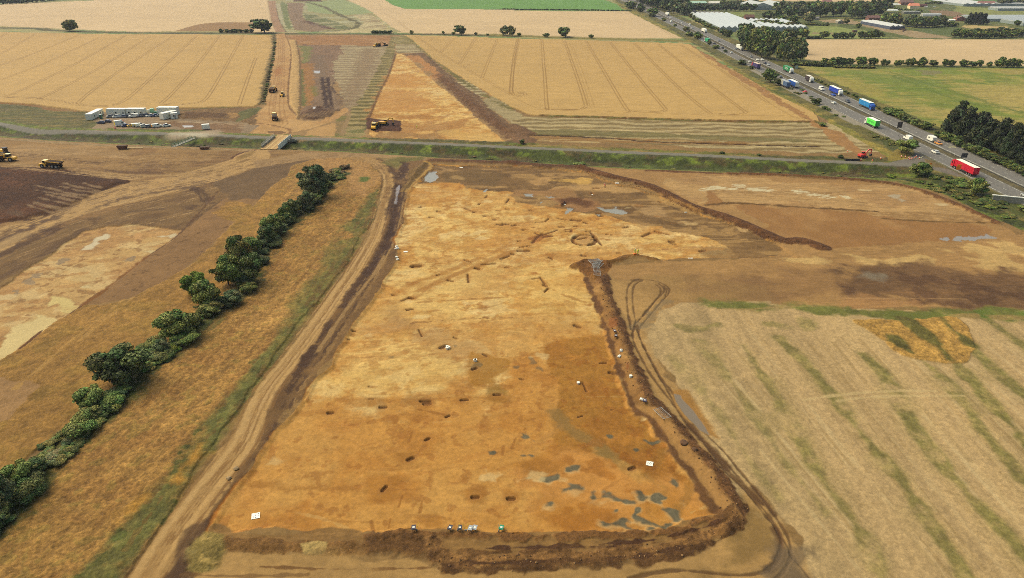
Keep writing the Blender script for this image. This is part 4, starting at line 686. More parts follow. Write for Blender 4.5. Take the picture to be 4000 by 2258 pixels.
# excavated slots, sections and pits: real depressions filled with darker soil
dk = tx(C(120, 80, 44), ('small', .12), ('fine', .1))
slots = [(7, [(5, 970), (40, 960)], 1.6), (7, [(110, 1010), (140, 1008)], 1.2), (7, [(480, 980), (520, 983)], 1.4), (7, [(632, 978), (655, 976)], 1.2), (7, [(730, 935), (755, 945)], 1.6), (7, [(605, 912), (680, 915)], 2.4), (7, [(1125, 990), (1168, 980)], 1.2), (7, [(1315, 1075), (1390, 1042)], 1.5),
         (7, [(1440, 1025), (1585, 1060)], .9), (7, [(1585, 1128), (1630, 1128)], 1.7), (7, [(1600, 1145), (1650, 1158)], .8), (7, [(1895, 1225), (1940, 1215)], 1.7), (7, [(75, 1218), (160, 1218)], 2.4), (7, [(80, 1185), (175, 1170)], .9), (7, [(705, 1267), (738, 1270)], 1.4), (7, [(1060, 1242), (1088, 1242)], .8),
         (7, [(380, 1285), (405, 1300)], 1.1), (7, [(820, 595), (880, 597)], .8), (7, [(800, 640), (808, 655)], 1.2), (7, [(0, 1250), (20, 1255)], 1.4), (7, [(745, 1028), (795, 1022)], .7), (7, [(950, 1055), (1010, 1062)], .6), (7, [(1480, 730), (1500, 735)], 1.4), (7, [(60, 1125), (90, 1120)], .9), (7, [(180, 815), (195, 812)], 1.2),
         (7, [(240, 935), (330, 930), (370, 900)], .7), (7, [(455, 895), (540, 910)], .6), (7, [(850, 845), (890, 848)], 1.6), (7, [(870, 870), (915, 873)], 1.4),
         (6, [(1820, 823), (1850, 826)], 1.3), (6, [(1745, 884), (1770, 886)], 1.2), (6, [(1645, 785), (1660, 780)], 1.3), (6, [(2070, 792), (2135, 797)], .8), (6, [(2110, 800), (2200, 830)], .8), (6, [(2185, 835), (2210, 832)], 1.2), (6, [(2235, 760), (2255, 745)], .9), (6, [(2290, 870), (2310, 872)], 1.3), (6, [(2390, 905), (2410, 908)], 1.3),
         (6, [(2435, 955), (2470, 960)], 2.0), (6, [(2490, 950), (2530, 955)], 1.8), (6, [(2420, 820), (2455, 818)], .9), (6, [(2305, 690), (2325, 665)], .8), (6, [(1590, 1375), (1640, 1370)], 2.2), (6, [(2460, 1303), (2545, 1272)], 1.1), (6, [(2275, 1358), (2405, 1348)], 1.0), (6, [(2205, 1395), (2240, 1400)], 1.5), (6, [(2095, 1312), (2160, 1332)], .8), (6, [(2515, 740), (2545, 700)], .8), (6, [(2510, 803), (2550, 803)], .7),
         (10, [(1575, 90), (1640, 85)], 2.4), (10, [(1820, 177), (1850, 172)], .8), (10, [(1930, 228), (1975, 238)], 1.1), (10, [(2210, 105), (2240, 115)], 1.3), (10, [(1370, 375), (1388, 380)], .9), (10, [(1460, 435), (1540, 405), (1575, 410)], .8), (10, [(1545, 402), (1575, 412)], 1.2), (10, [(1520, 522), (1568, 520)], 1.3), (10, [(1635, 725), (1668, 790)], .6),
         (10, [(1860, 905), (1910, 885)], 1.7), (10, [(1985, 800), (2020, 815)], .6), (10, [(2285, 970), (2320, 985)], .9), (10, [(2180, 1120), (2210, 1110)], 1.2), (10, [(965, 742), (995, 740)], .8), (10, [(925, 828), (940, 822)], .7), (10, [(1135, 1418), (1180, 1422)], .4), (10, [(1130, 1295), (1180, 1297)], .4), (10, [(2400, 1375), (2445, 1375)], 1.2),
         (10, [(2130, 170), (2135, 250)], .8), (10, [(2510, 102), (2535, 102)], .7), (10, [(1340, 235), (1360, 235)], .7),
         (11, [(205, 215), (265, 210)], .6), (11, [(285, 200), (330, 260)], .8), (11, [(320, 275), (345, 285)], 1.3), (11, [(330, 345), (365, 310)], .9), (11, [(890, 1060), (945, 1056)], .9), (11, [(990, 1155), (1018, 1158)], 1.5), (11, [(668, 1262), (712, 1252), (752, 1345)], .55), (11, [(80, 1215), (115, 1225)], .6), (11, [(635, 680), (680, 700)], 1.5),
         (14, [(182, 38), (220, 38)], 1.2), (14, [(545, 10), (580, 10)], 1.5), (14, [(720, 118), (745, 108)], .9), (14, [(553, 308), (577, 294)], 1.0), (14, [(408, 468), (440, 453)], 1.3), (14, [(195, 722), (228, 684)], .9), (14, [(938, 775), (975, 774)], 1.25), (14, [(1233, 787), (1268, 786)], 1.25), (14, [(1802, 120), (1840, 110)], .5), (13, [(2352, 258), (2375, 256)], 1.3),
         (15, [(548, 545), (585, 530)], 1.2), (14, [(455, 1040), (350, 1075)], .9), (14, [(1280, 1080), (1330, 1080)], .9), (14, [(2070, 1420 - 1400 + 40), (2090, 60)], .3), (10, [(1660, 1440), (1740, 1440)], 1.2), (10, [(2070, 1430), (2120, 1425)], 1.2)]
for n, a, wd_ in slots:
    g = G(n, a)
    line(g, wd_ + .7, C(176, 122, 64), alpha=.4, rag=.2, sm=1)
    line(g, wd_ * .72, dk, soft=.06, rag=.05, h=-.4, sm=1, alpha=.8)
# the ring ditch and the complex to its left
rc = [(730 + 118 * math.cos(t), 1110 + 52 * math.sin(t)) for t in np.linspace(.5, 6.5, 40)]
rg = G(7, rc)
reg(rg, C(190, 140, 82), None, .6, alpha=.7, sm=1)
for i in range(0, 39, 3): line(rg[i:i + 3 if i % 2 else i + 4], 1.0, C(126, 84, 42), h=-.4, rag=.3, sm=2, alpha=.85)
for a, wd_ in [([(665, 1105), (750, 1088)], .8), ([(790, 1035), (850, 1090)], .8), ([(850, 1100), (900, 1160)], .8), ([(800, 1108), (870, 1105)], .6), ([(765, 1165), (830, 1155)], .8)]: line(G(7, a), wd_, dk, h=-.4, sm=1)
reg(G(7, [(130, 1090), (240, 1060), (320, 1060), (400, 1070), (330, 1100), (270, 1150), (200, 1140), (160, 1110)]), tx(C(172, 116, 60), ('small', .1), ('fine', .1)), None, .8)
for a, wd_ in [([(235, 1045), (300, 1065), (450, 1015)], .9), ([(315, 1080), (400, 1075)], 1.1), ([(210, 1140), (250, 1090), (300, 1050)], 1.0), ([(540, 1005), (600, 1005), (595, 1028), (545, 1025)], 1.0)]: line(G(7, a), wd_, C(130, 84, 42), h=-.3, rag=.15, sm=1)
line(G(7, [(200, 1350 - 1000 + 640), (230, 985)]), .6, C(150, 100, 50))
reg(G(11, [(180, 150), (250, 140), (320, 190), (280, 195), (250, 170), (200, 180)]), C(180, 118, 54), None, .6, alpha=.8)
line(G(7, [(530, 725), (620, 715), (700, 730), (750, 755)]), 6, tx(C(116, 78, 46), ('small', .12)), rag=1)
reg(G(7, [(460, 780), (500, 740), (545, 735), (540, 765), (500, 785)]), C(86, 54, 36), None, .6, h=.4)
r9 = random.Random(31)
for k in range(170):
    x = r9.uniform(-60, 60); y = r9.uniform(84, 250); a = r9.choice([0.05, .12, -.05, .2, 1.45, .5, -.3]) + r9.uniform(-.12, .12); L = r9.uniform(4, 22); b = r9.uniform(-.25, .25)
    line(np.array([(x, y), (x + L * .5 * math.cos(a), y + L * .5 * math.sin(a)), (x + L * .5 * math.cos(a) + L * .5 * math.cos(a + b), y + L * .5 * math.sin(a) + L * .5 * math.sin(a + b))]), r9.uniform(.2, .45), C(160, 108, 52) if r9.random() < .75 else C(224, 186, 122), alpha=r9.uniform(.2, .45), rag=.25, gap=.35)
for k in range(110):
    x = r9.uniform(-60, 60); y = r9.uniform(84, 250); q = r9.uniform(.4, 2.2)
    reg(np.array([(x - q, y - q * .5), (x + q * .6, y - q * .8), (x + q * 1.3, y + q * .3), (x - q * .3, y + q * .8)]), C(168, 112, 50) if k % 3 else C(242, 214, 158), None, .5, soft=.4, ragf='rag2', alpha=r9.uniform(.3, .6))
CLIP = None
# puddles in the dig
pud = [(6, [(1740, 440), (1800, 435), (1830, 480), (1800, 520), (1745, 535), (1680, 520), (1690, 480)]), (7, [(845, 788), (890, 785), (940, 805), (1000, 800), (1040, 785), (1080, 810), (1150, 840), (1120, 862), (1050, 850), (950, 840), (900, 820)]), (7, [(345, 680), (415, 685), (400, 700), (365, 700)]), (7, [(115, 655), (205, 655), (200, 680), (130, 675)]),
       (7, [(560, 800), (600, 803), (570, 835), (545, 860), (525, 850)]), (7, [(285, 720), (310, 718), (300, 755), (275, 765)]), (6, [(2300, 605), (2325, 607), (2305, 635), (2290, 632)]), (7, [(860, 855), (890, 855), (880, 868), (862, 865)])]
for n, pl in pud: reg(G(n, pl), C(110, 84, 54), None, 1.2, soft=.8, ragf='rag2', alpha=.6); reg(G(n, pl), C(168, 164, 150), PU, .5, soft=.1, ragf='rag2', h=-.5, t=0)
# dark puddle edge strip north of the dig: upcast
line(G(6, [(1760, 330), (2573, 350)]), 4.5, tx(C(112, 78, 52), ('small', .1), ('fine', .12)), TH, rag=.5, h=.5)
line(G(7, [(0, 355), (300, 380), (690, 395)]), 5, tx(C(108, 74, 48), ('small', .1), ('fine', .12)), TH, rag=.5, h=.5)
for x in range(20, 180, 22): line(G(7, [(x, 383), (x + 14, 384)]), 1.0, C(176, 136, 84), sm=1)
# ---- ground east of the dig
reg(np.vstack([G(7, [(690, 392), (1500, 428), (2573, 478)]), G(8, [(0, 745), (1100, 800), (1450, 870), (1900, 1040), (2320, 1200), (2600, 1400), (3600, 1700)]), G(12, [(3600, 900), (2573, 790), (1700, 780), (500, 760), (0, 740), (-400, 720)]), G(11, [(1500, 600), (1200, 620), (1050, 300), (940, 180), (1000, 100), (1500, 50)]), G(7, [(2300, 1310), (2600, 1300), (2700, 1200), (2300, 960), (1900, 800), (1400, 600), (900, 460)])]),
    tx(C(178, 138, 88), ('small', .04), ('fine', .05), ('mid', .05), ('hlong', .06), ('hstreak', .05)), GR, .8)
reg(np.vstack([G(7, [(1500, 500), (2000, 480), (2573, 505)]), G(8, [(0, 800), (900, 830), (1300, 850), (1600, 930), (1900, 1060), (2280, 1205), (2000, 1200), (1350, 1180), (1150, 1160), (1050, 1090), (0, 1040)]), G(7, [(2573, 770), (2100, 755), (1900, 750), (1650, 660), (1520, 590)])]), tx(C(192, 154, 104), ('hlong', .06), ('hstreak', .13), ('small', .05), ('mid', .4, .3, C(178, 138, 92), .7)), GR, 1.5)
for k in range(26):
    y0 = 860 + k * 12; x0 = rnd.uniform(-700, 600); L = rnd.uniform(500, 1500)
    line(G(8, [(x0, y0 + x0 * .05), (x0 + L, y0 + (x0 + L) * .055)]), .7, C(140, 104, 62) if k % 3 else C(212, 178, 130), alpha=.5, rag=.5, gap=.4, sm=1)
for k in range(8): line(G(8, [(1100 + 20 * k, 1105 + 9 * k), (1600, 1110 + 10 * k), (2150, 1150 + 6 * k)]), .8, C(150, 112, 66), alpha=.55, rag=.25)
for n, pl in [(8, [(270, 885), (330, 878), (400, 895), (390, 915), (290, 905)]), (8, [(400, 930), (470, 920), (600, 925), (665, 950), (640, 960), (500, 945)]), (8, [(740, 938), (780, 936), (808, 955), (790, 963), (745, 952)]), (7, [(1890, 620), (2000, 595), (2140, 590), (2150, 615), (2000, 630)]),
              (7, [(2180, 605), (2270, 600), (2275, 620), (2190, 625)]), (7, [(2230, 570), (2350, 572), (2350, 582), (2250, 582)]), (7, [(2320, 600), (2480, 600), (2573, 612), (2573, 636), (2470, 634), (2380, 625)]), (8, [(0, 870), (35, 875), (20, 895), (0, 893)])]:
    reg(G(n, pl), tx(C(222, 206, 172), ('hstreak', .05)), None, 1.3, ragf='hstreak', soft=.5)
for pl in [[(1225, 940), (1320, 935), (1310, 965), (1240, 970)], [(1320, 970), (1385, 990), (1340, 998)]]: reg(G(8, pl), C(190, 172, 146), None, 1, soft=.6)
for pl in [[(1700, 1022), (1800, 1020), (1790, 1034), (1720, 1034)], [(920, 878), (1030, 882), (1020, 890), (930, 886)]]: reg(G(8, pl), C(216, 190, 146), None, 1, soft=.6)
reg(np.vstack([G(7, [(1960, 780), (2200, 765), (2573, 780)]), G(8, [(0, 1050), (900, 1090), (1100, 1150), (1350, 1190), (2280, 1215), (2300, 1300), (1900, 1420), (600, 1460), (200, 1420), (-100, 1200), (-600, 900)])]), tx(C(166, 122, 74), ('small', .04), ('fine', .04), ('mid', .04), ('big', .04), ('mid', .6, .3, C(180, 138, 88), .6)), GR, 1.5)
line(np.vstack([G(7, [(1960, 775), (2200, 755), (2573, 772)]), G(8, [(400, 1058), (900, 1082), (1100, 1100)])]), 1.6, C(116, 86, 48), rag=.5)
line(G(8, [(1150, 1165), (1400, 1185), (1900, 1205), (2290, 1210)]), 1.2, C(122, 92, 50), rag=.4)
reg(G(12, [(1400, 130), (1900, 90), (2400, 80), (2700, -60), (3300, 100), (3300, 450), (2573, 435), (2000, 395), (1600, 380), (850, 360), (600, 300), (0, 330), (0, 250), (450, 220), (900, 180)]), tx(C(178, 138, 88), ('hstreak', .12), ('small', .06), ('mid', .05), ('fine', .05)), GR, 2)
for pl in [[(1880, 120), (2100, 110), (2420, 220), (2573, 330), (2573, 430), (2300, 350), (2000, 220)], [(1330, 260), (1500, 250), (1610, 340), (1560, 390), (1420, 330)], [(1150, 240), (1280, 290), (1360, 360), (1260, 350)], [(880, 260), (1050, 290), (1080, 350), (980, 340)], [(0, 260), (180, 270), (520, 310), (380, 330), (200, 300)],
           [(1800, 200), (2000, 300), (2200, 400), (2400, 420), (2150, 300)], [(2150, 110), (2500, 140), (3000, 300), (2600, 300)]]:
    reg(G(12, pl), tx(C(214, 178, 118), ('hstreak', .1), ('fine', .05), ('small', .05)), None, 3, alpha=.85, soft=1.2)
reg(G(12, [(-500, 470), (0, 420), (400, 430), (800, 420), (1600, 390), (2300, 430), (2573, 440), (3400, 500), (3400, 850), (2573, 795), (1500, 720), (700, 660), (0, 640), (-600, 600)]), tx(C(146, 110, 72), ('small', .07), ('hstreak', .09), ('mid', .08)), None, 4, soft=4, alpha=.6)
reg(G(12, [(700, 400), (1100, 370), (1600, 385), (2100, 420), (2573, 440), (3400, 500), (3400, 850), (2573, 795), (2000, 780), (1500, 760), (1050, 680), (700, 650), (850, 560)]), tx(C(130, 98, 66), ('small', .08), ('hstreak', .1), ('mid', .12), ('fine', .08), ('hlong', .5, .3, C(142, 106, 70), .7), ('blot', .6, .3, C(96, 68, 48), .6)), GR, 4, soft=2.5)
reg(G(12, [(850, 420), (1000, 430), (1080, 455), (900, 465)]), C(150, 140, 124), None, 2.5, alpha=.6, soft=1.5)
reg(G(12, [(680, 680), (1000, 660), (1500, 700), (1550, 770), (800, 760)]), tx(C(182, 136, 88), ('hstreak', .12)), None, 2.5, alpha=.7, soft=1.5)
line(G(12, [(700, 682), (1400, 684), (2000, 690)]), .5, C(190, 150, 104), alpha=.6, gap=.2)
# turning loop ground, track east of the spoil line
reg(G(11, [(940, 180), (1050, 250), (1500, 200), (2000, 220), (2573, 300), (2573, 440), (1700, 480), (1450, 520), (1300, 640), (1150, 640), (1050, 420)]), tx(C(172, 136, 86), ('small', .05), ('fine', .05), ('dstreak', .04), ('mid', .4, .3, C(184, 142, 92), .6)), None, 2, soft=1.5)
trk_l = np.vstack([G(11, [(940, 180), (1000, 420), (1080, 650), (1140, 860), (1190, 1000), (1280, 1200), (1400, 1430)]), G(15, [(860, 110), (1000, 320), (1180, 480), (1330, 640), (1440, 830), (1480, 960), (1440, 1080), (1200, 1170), (900, 1240), (600, 1300), (0, 1330)]), G(14, [(1200, 1345), (700, 1365), (300, 1290), (0, 1290)]), G(13, [(2160, 1270), (1640, 1270), (1560, 1390), (1300, 1454), (1200, 1900)])])
trk_r = np.vstack([G(15, [(3000, 2400), (2060, 1454), (1900, 1130), (1700, 860), (1500, 640), (1300, 400), (1180, 250), (1050, 0)]), G(11, [(1700, 1350), (1450, 1020), (1380, 800), (1430, 720), (1560, 560), (1500, 500)])])
reg(np.vstack([trk_l, trk_r]), tx(C(184, 146, 92), ('small', .05), ('fine', .06), ('mid', .07), ('hstreak', .04)), DT, .8)
reg(G(15, [(1500, 850), (1600, 900), (1740, 1060), (1750, 1200), (1600, 1290), (1300, 1400), (1150, 1454), (1400, 1300), (1480, 1100)]), tx(C(146, 116, 68), ('small', .06), ('mid', .1)), None, 2, alpha=.85, soft=1.5)
reg(G(11, [(1800, 230), (2573, 130), (2700, 200), (2700, 470), (2300, 460), (1900, 440), (1750, 330)]), tx(C(146, 110, 74), ('hstreak', .08), ('small', .06), ('mid', .08)), None, 6, alpha=.55, soft=6)
# stubble field
reg(np.vstack([G(11, [(1420, 700), (1500, 560), (1700, 480), (1900, 470), (2573, 460)]), G(12, [(0, 745), (600, 800), (1300, 800), (1900, 830), (2573, 810), (3600, 900), (3600, 3600)]), G(15, [(3000, 3400), (2080, 1454), (1920, 1130), (1720, 860), (1510, 640), (1310, 400), (1190, 250), (1060, 0)]), G(11, [(1720, 1380), (1450, 1010), (1390, 800)])]), stub, SF, .8, t=.35)
reg(np.vstack([G(11, [(1420, 700), (1600, 640), (2000, 700), (2100, 1000), (2200, 1300), (2573, 1454)]), G(15, [(2098, 900), (2300, 1454), (2080, 1454), (1720, 860), (1310, 400), (1060, 0)]), G(11, [(1450, 1010)])]), tx(C(192, 164, 120), ('stub_s', .12), ('vfine', .07), ('small', .05), ('fine', .07), ('rag2', .07)), None, 4, soft=3, alpha=.8)
rq = random.Random(8)
for k in range(120):
    x0 = rq.uniform(36, 135); ya = rq.uniform(95, 158); L = rq.uniform(18, 60); lean = 16 * max(0, 1 - (x0 - 34) / 42)
    p = [(x0 + lean * ((150 - y) / 70) ** 1.1 + .3 * math.sin(y * .05 + k), y) for y in np.linspace(ya, max(58, ya - L), 5) if y < 150]
    if len(p) > 2: line(np.array(p), rq.uniform(.35, .9), C(164, 136, 90) if k % 2 else C(220, 194, 148), alpha=rq.uniform(.2, .5), rag=.12, gap=.2)
gs = tx(C(140, 130, 74), ('small', .1), ('fine', .14), ('vfine', .1), ('rag2', .1), ('rag2', .3, .4, C(164, 144, 92), .6))
for a, wd_, al, gp_ in [([(2440, 0), (2500, 300), (0, 0)], 0, 0, 0), ([(1870, 870), (1960, 1010), (2050, 1180), (2160, 1330), (2220, 1454)], 2.6, .7, .35), ([(1960, 850), (2060, 950), (2150, 1070), (2260, 1200), (2350, 1330), (2430, 1454)], 2.8, .8, .3),
                        ([(2170, 890), (2230, 950), (2290, 1060), (2380, 1180), (2480, 1290), (2600, 1420)], 3.2, .85, .15), ([(2300, 890), (2380, 960), (2470, 1080), (2576, 1210), (2700, 1350)], 3.0, .8, .2), ([(2400, 910), (2500, 1020), (2600, 1130), (2750, 1260)], 3.6, .9, .1),
                        ([(2450, 880), (2560, 980), (2700, 1080)], 3.4, .85, .15), ([(2480, 800), (2576, 870), (2700, 950)], 3.4, .8, .2), ([(1760, 860), (1840, 960), (1920, 1080), (1990, 1180), (2080, 1290)], 2.4, .5, .4),
                        ([(1690, 900), (1780, 1000), (1880, 1150), (1960, 1250)], 2.0, .35, .42)]:
    if wd_: line(G(0, a), wd_ * .9, gs, rag=.8, ragf='rag', alpha=min(1, al + .1), gap=gp_ * .12, soft=.7); line(G(0, a), wd_ * 1.7, gs, rag=1.5, ragf='rag', alpha=.2, soft=1.5)
for n, a in [(12, [(0, 940), (120, 950)]), (12, [(320, 880), (400, 930)]), (11, [(1650, 700), (1860, 730), (2030, 700)])]: line(G(n, a), 4.5, gs, rag=2, ragf='rag', alpha=.7, soft=1)
line(G(12, [(-600, 760), (0, 765), (600, 800), (1250, 850), (1800, 860), (2300, 830), (3200, 870)]), 6, tx(C(120, 120, 58), ('small', .15), ('hlong', .2, .3, C(168, 140, 88), .8), ('fine', .12)), GF, rag=2.2, ragf='rag')
line(G(12, [(1280, 845), (1450, 862), (1800, 855)]), 4, tx(C(116, 122, 54), ('small', .15)), GF, rag=1.4, alpha=.8)
line(G(12, [(2150, 820), (2573, 850), (3000, 880)]), 4, tx(C(106, 122, 50), ('small', .15)), GF, rag=1.4, gap=.2)
for a in [[(2400, 1040), (2700, 1010)], [(2000, 1110), (2200, 1070), (2500, 1060)]]: pass
for a in [[(250, 180), (450, 150), (850, 115), (1200, 115)], [(500, 185), (720, 160), (950, 150), (1400, 150)]]: line(G(16, a), .8, C(216, 190, 140), alpha=.6, rag=.2)
cropp = G(12, [(880, 912), (1100, 905), (1350, 900), (1640, 882), (1880, 882), (1990, 1000), (2080, 1160), (2000, 1300), (1940, 1330), (1740, 1320), (1370, 1250), (1240, 1180), (1090, 1070)])
reg(cropp, tx(C(192, 150, 80), ('small', .1), ('fine', .15), ('vfine', .12), ('rag2', .1)), TG, .7, h=.2, t=1)
for a in [[(1400, 905), (1500, 1000), (1650, 1110), (1760, 1220), (1820, 1310)], [(1750, 890), (1850, 1000), (1980, 1090), (2060, 1170)], [(1260, 1080), (1380, 1190), (1450, 1240)]]: line(G(12, a), 3.2, tx(C(112, 104, 52), ('small', .2), ('fine', .2)), rag=1, ragf='rag')
# wheel ruts on the track and the turning loop
rut = C(104, 76, 46)
loops = [[(1200, 740), (1170, 600), (1155, 420), (1165, 320), (1210, 260), (1280, 232)], [(1245, 660), (1222, 540), (1212, 400), (1225, 310), (1260, 270), (1310, 250)], [(1215, 800), (1230, 700), (1330, 580), (1420, 470), (1520, 370), (1525, 320), (1480, 280)], [(1275, 770), (1300, 700), (1400, 580), (1500, 460), (1570, 380), (1580, 330), (1540, 290), (1440, 250), (1300, 235)],
         [(1260, 670), (1370, 540), (1440, 450), (1495, 370), (1490, 320), (1450, 290)], [(1540, 400), (1555, 350), (1530, 300)], [(1250, 640), (1240, 700), (1275, 780)], [(1200, 740), (1190, 640), (1170, 590)]]
for a in loops: line(G(11, a), .5, rut, rag=.12, alpha=.8, h=-.1, soft=.2)
line(G(11, [(1200, 720), (1250, 690), (1260, 660)]), 2.0, C(138, 118, 90), alpha=.6, rag=.5)
line(G(11, [(1215, 250), (1290, 240)]), 1.6, C(106, 80, 50), alpha=.7, rag=.4)
line(G(11, [(1300, 720), (1400, 600), (1480, 500), (1560, 460)]), 2.2, C(138, 122, 96), alpha=.5, rag=.8)
r1 = np.vstack([G(11, [(1240, 700), (1212, 790), (1240, 900), (1300, 1020), (1370, 1150), (1460, 1280), (1560, 1410)]), G(15, [(900, 20), (1000, 170), (1100, 280), (1200, 400), (1340, 560), (1470, 690), (1600, 840), (1700, 960), (1765, 1080), (1790, 1200), (1740, 1330), (1620, 1410), (1400, 1430), (1200, 1410), (950, 1390), (750, 1410), (550, 1454)])])
r2 = np.vstack([G(11, [(1260, 690), (1280, 800), (1330, 920), (1400, 1060), (1500, 1230), (1620, 1380)]), G(15, [(1000, 100), (1180, 280), (1330, 430), (1460, 590), (1620, 780), (1720, 920), (1800, 1040), (1850, 1140), (1870, 1260), (1840, 1350), (1780, 1430), (1700, 1500)])])
r3 = np.vstack([G(11, [(1275, 780), (1310, 880), (1390, 1020)]), G(15, [(930, 50), (1060, 220), (1160, 330), (1260, 440), (1380, 560), (1520, 720), (1640, 850)])])
r4 = G(15, [(1230, 490), (1350, 600), (1500, 740), (1620, 890), (1740, 1040), (1830, 1180), (1900, 1300), (2020, 1454)])
for r, wd_ in [(r1, .6), (r2, .55), (r3, .45), (r4, .45)]: line(r, wd_, rut, rag=.12, alpha=.85, h=-.12, soft=.2)
line(G(15, [(1040, 210), (1120, 300), (1250, 430), (1350, 560)]), 1.6, C(98, 70, 44), rag=.3, alpha=.8)
line(G(15, [(1550, 700), (1640, 830), (1720, 920)]), 1.2, C(98, 70, 44), rag=.3, alpha=.7)
line(G(15, [(1740, 1060), (1790, 1180), (1770, 1310), (1680, 1380)]), 1.5, C(96, 68, 44), rag=.2, alpha=.75)
line(G(15, [(1870, 1260), (1850, 1380), (1760, 1500)]), 5, tx(C(122, 104, 82), ('small', .15)), rag=1.2, alpha=.75, soft=1.5)
reg(G(15, [(1880, 1280), (1960, 1400), (2100, 1560), (1800, 1560), (1820, 1400)]), tx(C(124, 104, 80), ('small', .12)), None, 1.2, alpha=.8, soft=1)
# flooded edge along the track
reg(np.vstack([G(11, [(1600, 1360), (1680, 1340), (1760, 1340), (1830, 1454)]), G(15, [(1120, 90), (1200, 220), (1260, 300), (1150, 250), (1000, 120), (920, 0)])]), C(172, 124, 58), None, .6, soft=.6, alpha=.85)
reg(np.vstack([G(11, [(1620, 1380), (1690, 1400), (1720, 1454)]), G(15, [(1050, 70), (1130, 180), (1190, 275), (1120, 240), (1000, 110), (930, 10)])]), C(150, 134, 116), PU, .3, soft=.1, h=-.02)
# puddle on the field to the east
reg(G(12, [(1690, 62), (1720, 72), (1760, 85), (1800, 72), (1815, 90), (1800, 105), (1730, 96)]), C(170, 160, 150), PU, .5, ragf='rag2', soft=.1)
reg(G(12, [(1840, 95), (1870, 75), (1900, 72), (1930, 55), (1960, 68), (2020, 50), (2040, 70), (2130, 60), (2200, 38), (2300, 75), (2250, 90), (2100, 92), (2000, 102), (1880, 105)]), C(170, 160, 150), PU, .6, ragf='rag2', soft=.1)
# ---- spoil lines round the dig
mound = lambda n_, a, w0, w1=None, h_=1.1, c_=None: line(G(n_, a), w0, c_ or spoil, TH, rag=.35, ragf='rag2', soft=w0 * .12, wd2=w1, h=None, t=1.6)
def berm(pts, w0, hh, f=spoil, w1=None, rag=.45):
    line(pts, w0, f, TH, rag=rag, ragf='rag2', soft=.3, wd2=w1, t=.9)
    line(pts, w0 * .75, None, h=hh, soft=w0 * .35, wd2=None if w1 is None else w1 * .75)
berm(np.vstack([G(7, [(690, 400), (1000, 490), (1300, 560), (1500, 640), (1800, 790), (2100, 880), (2400, 1000), (2700, 1130)]), G(12, [(350, 110), (540, 180)])]), 5.6, .85, tx(C(112, 76, 46), ('small', .1), ('fine', .2), ('rag2', .16)))
line(G(7, [(700, 450), (1000, 540), (1300, 600), (1600, 720), (1900, 850)]), 1.4, C(186, 140, 80), rag=.4, alpha=.7, gap=.3)
berm(np.vstack([G(8, [(-400, 720), (0, 728), (600, 760), (1100, 800), (1450, 865), (1750, 970), (2000, 1075), (2300, 1210)])]), 3.2, .7, tx(C(118, 82, 50), ('small', .1), ('fine', .15)))
line(np.vstack([G(7, [(1350, 425), (1900, 448), (2573, 470)])]), 2.4, tx(C(120, 80, 50), ('small', .1)), TH, rag=.5)
eb = np.vstack([G(11, [(900, 200), (930, 400), (1000, 560), (1060, 720), (1120, 900), (1180, 1080), (1270, 1270), (1360, 1440)]), G(15, [(760, 60), (870, 180), (990, 330), (1110, 470), (1220, 600), (1320, 740), (1390, 870), (1400, 960), (1330, 1050), (1150, 1120), (960, 1190), (700, 1250), (400, 1275), (0, 1290)]), G(14, [(1300, 1310), (1000, 1325), (700, 1320), (640, 1250), (620, 1170)])])
berm(eb[:17], 4.3, .8, tx(C(112, 78, 48), ('small', .1), ('fine', .24), ('rag2', .2), ('mid', .4, .4, C(122, 86, 52), .5)))
inner = np.vstack([G(11, [(740, 220), (830, 420), (900, 600), (960, 760), (1010, 920), (1070, 1120), (1130, 1280), (1190, 1454)]), G(15, [(600, 90), (690, 130), (790, 260), (880, 380), (940, 480), (1040, 570), (1130, 720), (1230, 860), (1280, 930)])])
line(inner + [1.2, 0], 3.6, tx(C(160, 116, 64), ('small', .1), ('fine', .12), ('mid', .3, .3, C(184, 142, 86), .6)), DT, rag=.5)
line(inner, 1.3, tx(C(106, 72, 42), ('small', .1), ('fine', .15)), rag=.4, alpha=.9)
line(inner[8:] + [2.2, 0], 1.8, C(178, 134, 80), rag=.4, alpha=.7)
for k, (x, y) in enumerate([(1010, 690), (1080, 960), (1150, 1120), (1230, 1310)]): reg(G(11, [(x - 40, y - 40), (x + 40, y - 45), (x + 50, y + 45), (x - 20, y + 60)]), tx(C(146, 88, 46), ('small', .1)), None, .6, alpha=.7)
# top end of it, near the panels
berm(G(7, [(650, 1385), (760, 1345), (900, 1355), (1000, 1350), (1150, 1290), (1300, 1290), (1450, 1330)]), 4.5, 1.0, tx(C(134, 96, 50), ('small', .12), ('fine', .18)), w1=2)
line(G(7, [(1450, 1325), (1700, 1305), (2100, 1298), (2500, 1292)]), 1.0, C(124, 92, 54), rag=.5, alpha=.8)
reg(G(11, [(640, 90), (760, 40), (920, 60), (990, 100), (940, 180), (860, 260), (740, 200)]), tx(C(140, 98, 50), ('small', .12), ('fine', .15), ('mid', .2, .3, C(120, 80, 44), .6)), TH, .6, h=.5, hs=2, t=1.2)
